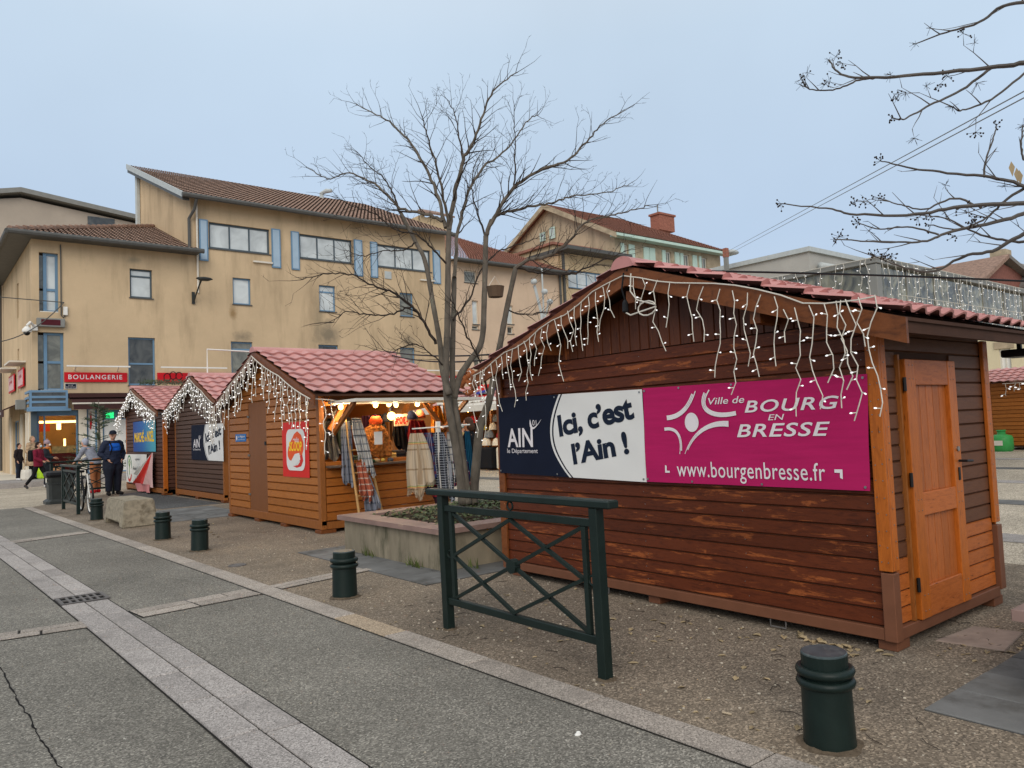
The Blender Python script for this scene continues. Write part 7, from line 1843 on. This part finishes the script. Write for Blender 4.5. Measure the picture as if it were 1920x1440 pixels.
# ================================================================== PEOPLE
def human(label, loc, rz, H, outfit, pose=None, bulk=1.0):
    s = H / 1.75; t = thing('person', loc, label, 'person', rz=rz)
    J = {'pel': (0, 0, .95), 'chest': (0, 0, 1.3), 'neck': (0, .0, 1.47), 'head': (0, .025, 1.635)}
    for k, sg in (('L', -1), ('R', 1)):
        J.update({'sh' + k: (sg * .185, 0, 1.42), 'el' + k: (sg * .25, -.03, 1.15), 'wr' + k: (sg * .23, .07, .92), 'hip' + k: (sg * .09, 0, .92), 'kn' + k: (sg * .1, .02, .5), 'an' + k: (sg * .1, -.02, .08), 'toe' + k: (sg * .12, .15, .035)})
    J.update(pose or {}); J = {k: V(v) * s for k, v in J.items()}
    def L(a, b, f): return J[a].lerp(J[b], f)
    vox = .016 * s
    def done(mb, name, mat, sm=2): o = link_mesh(name, remesh(mb, vox, sm), mat, t); return o
    # body: one continuous surface
    mb = MB(); h = J['head']
    fwd = (V((0, 1, 0)) if 'look' not in outfit else V(outfit['look'])).normalized(); sd = fwd.cross(V((0, 0, 1))).normalized()
    mb.ball(h, .078 * s, .092 * s, .118 * s, 14, 10); mb.ball(h + fwd * .035 * s - V((0, 0, .06 * s)), .055 * s, .055 * s, .06 * s)
    mb.tube([h + fwd * .085 * s + V((0, 0, .02 * s)), h + fwd * .115 * s - V((0, 0, .02 * s))], [.012 * s, .02 * s], 6)
    for g in (-1, 1): mb.ball(h + sd * g * .08 * s - V((0, 0, .005)), .016 * s, .025 * s, .03 * s, 6, 4)
    mb.tube([J['neck'] - V((0, 0, .06 * s)), h - V((0, 0, .08 * s))], .052 * s, 10)
    rings = []
    for f, rx, ry in ((-.1, .13, .1), (.1, .155, .11), (.35, .14, .1), (.7, .165, .115), (.92, .15, .1), (1.0, .08, .07)):
        p = J['pel'].lerp(J['neck'], f); rings.append((p.x, p.y, p.z, rx * s, ry * s))
    mb.ell(rings, 14)
    for k in 'LR':
        mb.tube([J['sh' + k], J['el' + k], J['wr' + k]], [.05 * s, .04 * s, .03 * s], 8)
        mb.tube([J['hip' + k], J['kn' + k], J['an' + k]], [.085 * s, .056 * s, .042 * s], 8); mb.tube([J['an' + k], J['toe' + k]], [.04 * s, .035 * s], 8)
        d = (J['wr' + k] - J['el' + k]).normalized(); mb.ball(J['wr' + k] + d * .05 * s, .028 * s, .038 * s, .045 * s, 8, 6)
    done(mb, 'body', K['skin'], 2)
    hb = MB()          # fingers
    for k in 'LR':
        d = (J['wr' + k] - J['el' + k]).normalized(); o_ = d.orthogonal().normalized(); base = J['wr' + k] + d * .075 * s
        for i, ln in enumerate((.06, .07, .066, .052)):
            b = base + o_ * (i - 1.5) * .019 * s; hb.tube([b, b + d * ln * .55 * s, b + (d * .9 + V((0, .35, 0))).normalized() * ln * s], [.009 * s, .0085 * s, .006 * s], 5)
        b = J['wr' + k] + d * .035 * s + o_ * .035 * s; hb.tube([b, b + (d + o_ * .7) * .035 * s, b + (d + o_ * .4) * .06 * s], [.011 * s, .01 * s, .007 * s], 5)
    hb.build('fingers', K['skin'], t, smooth=True, local=True)
    eb = MB()
    for g in (-1, 1): eb.ball(h + fwd * .082 * s + sd * g * .03 * s + V((0, 0, .018 * s)), .009 * s, n=6, m=4)
    eb.build('eyes', K['black'], t, local=True)
    # trousers
    b_ = bulk; mb = MB(); p = J['pel']; mb.ell([(p.x, p.y, p.z - .1 * s, .16 * s * b_, .12 * s * b_), (p.x, p.y, p.z, .175 * s * b_, .125 * s * b_), (p.x, p.y, p.z + .1 * s, .165 * s * b_, .12 * s * b_)], 14)
    lr = outfit.get('leg', 1.0)
    for k in 'LR': mb.tube([J['hip' + k] + V((0, 0, .02)), L('hip' + k, 'kn' + k, .5), J['kn' + k], L('kn' + k, 'an' + k, .5), L('kn' + k, 'an' + k, .93)], [.105 * s * lr * b_, .1 * s * lr * b_, .076 * s * lr, .07 * s * lr, .062 * s * lr], 10)
    done(mb, 'trousers', outfit['legs'])
    # shoes
    mb = MB()
    for k in 'LR':
        a, c = J['an' + k], J['toe' + k]; d = (c - a); mb.tube([a + V((0, 0, .03 * s)), a - V((0, 0, .02 * s))], .055 * s, 8); mb.tube([a - V((0, .04 * s, .02 * s)), L('an' + k, 'toe' + k, .5), c], [.05 * s, .05 * s, .04 * s], 8)
    done(mb, 'shoes', outfit['shoes'])
    # coat or jacket with sleeves
    hem = outfit.get('hem', .86); mb = MB(); rings = []
    p0 = V((J['pel'].x, J['pel'].y, 0)) if True else None
    zb = hem * s; flare = outfit.get('flare', 1.0)
    for f, rx, ry in ((0, .19 * flare, .145 * flare), (.35, .19, .14), (.6, .195, .145), (.85, .185, .135), (.97, .12, .1), (1.03, .085, .085)):
        base = V((J['pel'].x, J['pel'].y, zb)); top = J['neck']; q = base.lerp(top, f); 
        if zb < J['pel'].z: 
            q = V((0, 0, 0)) + (V((J['pel'].x, J['pel'].y, zb)).lerp(J['pel'], min(1, f / .35)) if f < .35 else J['pel'].lerp(top, (f - .35) / .65)); 
        rings.append((q.x, q.y, q.z, rx * s * b_, ry * s * b_))
    mb.ell(rings, 16)
    for k in 'LR':
        mb.ball(J['sh' + k] - V((0, 0, .02)), .085 * s * b_); mb.tube([J['sh' + k], L('sh' + k, 'el' + k, .5), J['el' + k], L('el' + k, 'wr' + k, .95)], [.082 * s * b_, .072 * s * b_, .064 * s * b_, .052 * s * b_], 10)
    me = remesh(mb, vox, 2)
    amp = outfit.get('puff', .008)
    for v in me.vertices: v.co += v.normal * amp * noise.noise(V((v.co.x * 9, v.co.y * 9, v.co.z * 22)))
    link_mesh('jacket', me, outfit['top'], t)
    # hair / headgear
    hr = outfit.get('hair')
    if hr:
        mb = MB(); bk = h - fwd * .022 * s + V((0, 0, .022 * s)); mb.ball(bk, .09 * s, .098 * s, .118 * s, 14, 10)
        ln = outfit.get('hairlen', 0)
        if ln: mb.tube([bk, bk - fwd * .045 * s - V((0, 0, .1 * s)), bk - fwd * .05 * s - V((0, 0, ln * s))], [.09 * s, .09 * s, .055 * s], 10)
        me = remesh(mb, .012 * s, 1)
        # keep the face free
        bm = bmesh.new(); bm.from_mesh(me); bmesh.ops.delete(bm, geom=[v for v in bm.verts if (v.co - h).dot(fwd) > .045 * s and v.co.z < h.z + .07 * s], context='VERTS'); bm.to_mesh(me); bm.free()
        link_mesh('hair', me, hr, t)
    if outfit.get('cap'):
        mb = MB(); mb.ell([(h.x - fwd.x * .01 * s, h.y - fwd.y * .01 * s, h.z + z * s, r * s, r * 1.12 * s) for z, r in ((.03, .09), (.07, .093), (.11, .078), (.135, .04), (.14, .01))], 14)
        c = h + fwd * .1 * s + V((0, 0, .045 * s)); mb.prism([c - sd * .075 * s - fwd * .03 * s, c + sd * .075 * s - fwd * .03 * s, c + sd * .05 * s + fwd * .075 * s, c - sd * .05 * s + fwd * .075 * s], (0, 0, .012 * s)); mb.build('cap', outfit['cap'], t, smooth=False, local=True)
    if outfit.get('beanie'):
        mb = MB(); mb.ell([(h.x - fwd.x * .015 * s, h.y - fwd.y * .015 * s, h.z + z * s, r * s, r * 1.1 * s) for z, r in ((.0, .096), (.03, .1), (.08, .1), (.125, .075), (.15, .03))], 14); mb.ball(h + V((0, 0, .165 * s)), .03 * s); mb.build('beanie', outfit['beanie'], t, smooth=True, local=True)
    if outfit.get('mask'):
        mb = MB(); c = h + fwd * .085 * s - V((0, 0, .035 * s)); mb.ball(c, .052 * s, .042 * s, .048 * s, 10, 6); mb.build('face_mask', outfit['mask'], t, smooth=True, local=True)
    if outfit.get('scarf'):
        mb = MB(); n = J['neck']; mb.torus((n.x, n.y + .01, n.z), .09 * s, .045 * s, n=14, m=7); mb.tube([n + V((.03, .1, -.02)) * s, n + V((.04, .17, -.2)) * s], [.04 * s, .045 * s], 7); mb.build('scarf', outfit['scarf'], t, smooth=True, local=True)
    if outfit.get('pack'):
        mb = MB(); c = J['chest']; mb.bbox(c.x - .15 * s, c.x + .15 * s, c.y - .33 * s, c.y - .12 * s, c.z - .27 * s, c.z + .17 * s, .05 * s); mb.build('backpack', outfit['pack'], t, local=True)
    if outfit.get('straps'):
        mb = MB()
        for g in (-1, 1): mb.tube([V((g * .13, -.1, 1.45)) * s, V((g * .135, .08, 1.46)) * s, V((g * .14, .155 * bulk, 1.3)) * s, V((g * .15, .12, 1.1)) * s], .018 * s, 6)
        mb.build('backpack_straps', outfit['straps'], t, local=True)
    return t
denim = cloth('dark_trousers', (30, 34, 46)); blk = cloth('black_cloth', (20, 20, 24)); shoe = cloth('dark_shoes', (28, 26, 26)); wsh = cloth('white_shoes', (200, 200, 200))
# man with the blue chest panel
jm = Mat('navy_blue_jacket'); sp_ = jm.n.new('ShaderNodeSeparateXYZ'); jm.l.new(jm.co(), sp_.inputs[0])
ax_ = jm.math('ABSOLUTE', sp_.outputs['X']); inside = jm.math('MULTIPLY', jm.math('LESS_THAN', ax_, .17), jm.math('MULTIPLY', jm.math('GREATER_THAN', sp_.outputs['Z'], 1.27), jm.math('LESS_THAN', sp_.outputs['Z'], 1.48)))
jm.color(jm.mix(inside, lin((30, 38, 58)), lin((24, 92, 190)))); jm.rough(.75)
p = gnd(212, 929)
human('man in navy jacket with blue chest and dark cap standing by the concrete block', (p.x, p.y, .004), math.pi + .38, 1.83, dict(legs=denim, shoes=shoe, top=jm.m, cap=cloth('navy_cap', (26, 30, 42)), look=(.75, .65, -.1), straps=blk, hem=.84, puff=.014, leg=1.3),
      {'wrL': (-.2, .1, .97), 'wrR': (.2, .1, .97), 'elL': (-.33, -.04, 1.14), 'elR': (.33, -.04, 1.14), 'anL': (-.15, -.02, .08), 'anR': (.14, .02, .08), 'toeL': (-.2, .14, .035), 'toeR': (.2, .16, .035), 'knL': (-.13, .02, .5), 'knR': (.13, .03, .5)}, bulk=1.3)
p = gnd(180, 925)
human('person in grey hooded top and brown trousers stooping over the bicycle', (p.x, p.y, .004), .75, 1.76, dict(legs=cloth('brown_trousers', (150, 96, 62)), shoes=cloth('red_shoes', (176, 28, 34)), top=cloth('grey_hoodie', (132, 136, 148)), hair=cloth('grey_hood', (160, 164, 178)), hem=.86),
      {'chest': (0, .2, 1.24), 'neck': (0, .28, 1.38), 'head': (0, .36, 1.52), 'shL': (-.18, .25, 1.34), 'shR': (.18, .25, 1.34), 'elL': (-.22, .38, 1.1), 'elR': (.22, .36, 1.1), 'wrL': (-.15, .56, .98), 'wrR': (.15, .55, .98)})
p = gnd(72, 917)
human('walking woman in dark red jacket with black backpack and blue mask', (p.x, p.y, .004), -2.24, 1.62, dict(legs=blk, shoes=cloth('trainers', (60, 58, 60)), top=cloth('maroon_jacket', (112, 26, 48)), hair=cloth('dark_hair', (40, 30, 28)), hairlen=.12, mask=K['mask'], pack=blk, hem=.84, leg=.88),
      {'knL': (-.09, .22, .52), 'anL': (-.09, .26, .09), 'toeL': (-.09, .42, .05), 'knR': (.09, -.12, .52), 'anR': (.09, -.42, .16), 'toeR': (.09, -.34, .03), 'elL': (-.23, .03, 1.15), 'wrL': (-.15, .25, 1.05), 'elR': (.23, .03, 1.15), 'wrR': (.13, .26, 1.03)})
p = gnd(88, 914)
human('woman in long dark coat with pink beanie and orange scarf', (p.x, p.y, .004), -2.0, 1.66, dict(legs=denim, shoes=wsh, top=cloth('dark_coat', (46, 50, 56)), beanie=cloth('pink_beanie', (158, 136, 142)), hair=cloth('dark_hair', (40, 30, 28)), mask=K['white'], scarf=cloth('orange_scarf', (186, 110, 44)), hem=.62, flare=1.15),
      {'elL': (-.24, .02, 1.13), 'wrL': (-.12, .26, 1.08), 'elR': (.24, .02, 1.13), 'wrR': (.12, .27, 1.1)})
p = gnd(38, 894, .2)
human('woman in bulky tan fur coat on the far pavement', (p.x, min(p.y, 35.2), .2), -2.3, 1.68, dict(legs=blk, shoes=shoe, top=plain('tan_fur', (176, 150, 122), 1.0, .3, 12, bump=.8, bscale=50), hair=cloth('fair_hair', (150, 124, 98)), hairlen=.1, hem=.56, flare=1.25, puff=.03, scarf=cloth('fur_collar', (150, 122, 98))), bulk=1.2)
p = gnd(12, 895, .2)
human('boy in dark clothes at the left edge of the photo', (p.x, min(p.y, 35.0), .2), -2.2, 1.42, dict(legs=denim, shoes=wsh, top=cloth('dark_jacket', (36, 30, 32)), hair=cloth('dark_hair', (40, 30, 28)), hem=.84))
p = gnd(885, 952)
human('masked woman in long black coat seen between the tree stems', (p.x, p.y, .004), .75, 1.68, dict(legs=blk, shoes=shoe, top=cloth('black_coat', (18, 19, 23)), hair=cloth('brown_hair', (76, 56, 46)), hairlen=.16, mask=K['mask'], hem=.5, flare=1.15), {'elL': (-.22, .05, 1.14), 'wrL': (-.14, .24, 1.04)})
p = gnd(869, 905)
human('person in a pale top beyond the masked woman', (p.x, p.y, .004), -2.0, 1.62, dict(legs=blk, shoes=shoe, top=cloth('ochre_top', (150, 124, 80)), hair=cloth('brown_hair', (76, 56, 46)), hem=.84))
def bag(label, p, w, d, h, mat):
    b = thing('shopping_bag', p, label, 'bag', 'shopping bags')
    MB().ell([(0, 0, .0, w * .8, d), (0, 0, h * .1, w, d * 1.1), (0, 0, h * .7, w * .95, d), (0, 0, h, w * .85, d * .6)], 10).build('sack', mat, b, local=True); MB().tube([(-w * .4, 0, h), (-w * .2, 0, h + .12), (w * .2, 0, h + .12), (w * .4, 0, h)], .012, 5).build('handle', mat, b, local=True)
p = gnd(46, 896, .2); bag('lime green shopping bag beside the woman in fur', (p.x + .35, 35.0, .22), .2, .1, .42, plain('lime_bag', (168, 206, 40), .5, .2))
p = gnd(25, 896, .2); bag('white shopping bag between the boy and the woman in fur', (p.x + .1, 34.9, .205), .2, .1, .4, K['offwhite'])
bag('brown paper bag right of the lime green one', (p.x + 1.15, 35.1, .3), .16, .08, .3, plain('paper_bag', (176, 128, 90), .8))
hb_ = thing('handbag', (p.x + .62, 34.7, 1.02), 'small navy handbag at the waist of the woman in fur', 'bag'); MB().bbox(p.x + .45, p.x + .75, 34.55, 34.7, .95, 1.15, .03).build('pouch', cloth('navy_bag', (30, 36, 56)), hb_)

# ================================================================== BICYCLE
bk = thing('bicycle', (3.12, 19.1, 0), 'bicycle with white rims leaning behind the far railing', 'bicycle')
def bp(y, z): return V((3.16 - z * .06, y, z))
for yw in (18.45, 19.5):
    w = MB().torus(bp(yw, .34), .315, .022, 'x', 28, 6).build('wheel', K['black'], bk, smooth=True)
    MB().torus(bp(yw, .34), .285, .016, 'x', 28, 5).build('rim', K['white'], w, smooth=True)
    mb = MB()
    for k in range(14): a = k * math.pi / 7; mb.tube([bp(yw, .34), bp(yw + .28 * math.cos(a), .34 + .28 * math.sin(a))], .0025, 3)
    mb.build('spokes', K['steel'], w); MB().tube([bp(yw, .34) - V((.05, 0, 0)), bp(yw, .34) + V((.05, 0, 0))], .02, 8).build('hub', K['steel'], w)
mb = MB(); hd, bb, st_ = bp(18.62, .78), bp(19.08, .3), bp(19.25, .8)
mb.tube([hd, bb], .019, 7).tube([hd + V((0, 0, -.03)), st_], .017, 7).tube([bb, st_], .017, 7).tube([bb, bp(19.5, .34)], .012, 6).tube([st_, bp(19.5, .34)], .012, 6)
mb.build('frame', K['black'], bk); MB().tube([bp(18.6, .86), bp(18.52, .5), bp(18.45, .34)], .016, 6).build('fork', K['white'], bk)
MB().tube([V((2.86, 18.68, .98)), V((2.98, 18.6, .98)), V((3.1, 18.6, .95)), V((3.3, 18.6, .98)), V((3.42, 18.7, .98))], .014, 7).tube([hd, V((3.1, 18.6, .95))], .016, 7).build('handlebar', K['black'], bk)
MB().ell([(3.11, 19.28, .87, .05, .13), (3.11, 19.28, .9, .07, .14), (3.11, 19.27, .92, .05, .12)], 12).build('saddle', K['black'], bk, smooth=True); MB().tube([st_, V((3.11, 19.28, .88))], .014, 6).build('seat_post', K['steel'], bk)
MB().torus(bb, .09, .008, 'x', 18, 5).build('chainring', K['steel'], bk); MB().bar(bb + V((.05, 0, 0)), bb + V((.06, -.12, -.12)), .015, .025).bar(bb - V((.05, 0, 0)), bb + V((-.06, .12, .12)), .015, .025).build('cranks', K['steel'], bk); MB().bbox(3.22, 3.32, 18.92, 19.0, .15, .18, .005).bbox(2.98, 3.07, 19.17, 19.24, .4, .43, .005).build('pedals', K['black'], bk)

# ================================================================== FIR TREE AT THE FAR HUT
ft = thing('fir_tree', (5.3, 29.5, 0), 'sparse cut fir tree beside the farthest hut', 'tree')
MB().tube([(5.3, 29.5, 0), (5.32, 29.5, 1.5), (5.3, 29.5, 3.0)], [.06, .045, .01], 7).build('trunk', K['bark'], ft)
mb = MB(); rf_ = random.Random(3)
for k in range(90):
    z_ = rf_.uniform(.4, 2.9); a = rf_.uniform(0, 6.28); L = (3.1 - z_) * .42 * rf_.uniform(.7, 1.2) + .12; p = V((5.3, 29.5, z_)); d = V((math.cos(a), math.sin(a), .25)); pts = [p, p + d * L * .5, p + d * L + V((0, 0, .05))]
    mb.tube(pts, [.012, .008, .003], 3, cap=False)
    for j in range(26):
        f = rf_.uniform(.15, 1); q_ = p + d * L * f; v = (d * .5 + V((rf_.uniform(-1, 1), rf_.uniform(-1, 1), rf_.uniform(-.3, .6)))).normalized(); l_ = rf_.uniform(.06, .13); sd_ = v.orthogonal().normalized() * .012
        mb.add([q_ - sd_, q_ + sd_, q_ + v * l_], [(0, 1, 2)])
mb.build('needles', K['fir'], ft)['kind'] = 'stuff'
fg_ = thing('roof_greenery', (6.5, 26, 3.2), 'fir branches and white frame lying on the ridge of the farthest hut', 'decoration')
mb = MB()
for k in range(700):
    x_ = rf_.uniform(5.6, 8.2); p = V((x_, 24.9 + rf_.uniform(-.3, .3), 3.2 + rf_.uniform(0, .14))); v = V((rf_.uniform(-1, 1), rf_.uniform(-1, 1), rf_.uniform(-.1, .5))).normalized() * .14; sd_ = v.orthogonal().normalized() * .014; mb.add([p - sd_, p + sd_, p + v], [(0, 1, 2)])
mb.build('fir_sprigs', K['fir'], fg_)['kind'] = 'stuff'
MB().tube([(6.0, 19.7, 3.1), (6.0, 19.7, 3.75), (8.0, 19.7, 3.7)], .02, 5).build('white_frame', K['white'], fg_)

# ================================================================== LITTER, LEAVES, PEBBLES
rl_ = random.Random(77)
mb = MB()
def leaf_at(x, y, L, z=.006):
    a = rl_.uniform(0, 6.28); d = V((math.cos(a), math.sin(a), 0)); s_ = V((-d.y, d.x, 0)); c = rl_.uniform(.2, .7); p = V((x, y, z))
    mb.add([p, p + d * L * .35 + s_ * L * .28 + V((0, 0, L * c * .3)), p + d * L * .8 + s_ * L * .16 + V((0, 0, L * c * .35)), p + d * L, p + d * L * .75 - s_ * L * .2 + V((0, 0, L * c * .25)), p + d * L * .3 - s_ * L * .26 + V((0, 0, L * c * .2)), p + d * L * .5 + V((0, 0, .002))],
           [(0, 1, 6), (1, 2, 6), (2, 3, 6), (3, 4, 6), (4, 5, 6), (5, 0, 6)])
for k in range(75): leaf_at(rl_.uniform(3.3, 4.75), rl_.triangular(1.6, 6.3, 3.2), rl_.uniform(.03, .07))
for k in range(26): leaf_at(4.68 + rl_.gauss(0, .05), rl_.uniform(2.35, 2.95), rl_.uniform(.05, .085))
for k in range(40): leaf_at(rl_.uniform(4.9, 5.9), rl_.uniform(1.7, 2.25), rl_.uniform(.03, .06))
for k in range(40): leaf_at(rl_.uniform(3.1, 4.8), rl_.uniform(6, 16), rl_.uniform(.03, .07))
for k in range(60): a_ = rl_.choice([(4.38, rl_.uniform(6.9, 9)), (3.16, rl_.uniform(2, 6)), (2.98, rl_.uniform(2, 12))]); leaf_at(a_[0] + rl_.uniform(-.05, .05), a_[1], rl_.uniform(.02, .04))
tag(mb.build('fallen_leaves', K['leaf']), 'dry fallen leaves scattered on the worn pavement round the large hut', 'leaves', kind='stuff')
mb = MB()
for k in range(420):
    x_, y_ = rl_.uniform(3.05, 4.9), rl_.triangular(1.2, 14, 3); r_ = rl_.uniform(.004, .011); mb.ball((x_, y_, .006), r_, r_, r_ * .6, 5, 3)
for k in range(90):
    x_, y_ = rl_.uniform(1.7, 2.8), rl_.triangular(2, 14, 4); r_ = rl_.uniform(.003, .007); mb.ball((x_, y_, .006), r_, r_, r_ * .6, 5, 3)
tag(mb.build('pebbles', plain('pebble', (176, 166, 150), .9, .4, 5)), 'small pale pebbles strewn over pavement and road', 'gravel', kind='stuff')
mb = MB()
for k in range(70):
    x_, y_ = rl_.uniform(3.1, 5.9), rl_.uniform(1.2, 6); a = rl_.uniform(0, 6.28); L = rl_.uniform(.04, .14); mb.tube([(x_, y_, .009), (x_ + L * .5 * math.cos(a), y_ + L * .5 * math.sin(a), .013), (x_ + L * math.cos(a + .3), y_ + L * math.sin(a + .3), .009)], .002, 4)
tag(mb.build('twig_litter', K['twig']), 'broken thin twigs lying on the pavement near the large hut', 'twigs', kind='stuff')
p = gnd(1084, 1381); mb = MB(); mb.ball((p.x, p.y, .01), .02, .014, .008, 8, 4).ball((p.x + .012, p.y + .01, .012), .012, .012, .008, 7, 4); tag(mb.build('paper_scrap', K['white']), 'scrap of white paper on the asphalt below the railing', 'litter')
o = MB().tube([gnd(1355, 1340) + V((0, 0, .012)), gnd(1372, 1344) + V((0, 0, .012))], .006, 6).build('stick', plain('stick_pale', (176, 160, 136), .8)); tag(o, 'short pale stick on the pavement left of the nearest bollard', 'stick')
bpy.data.scenes.remove(_ts)
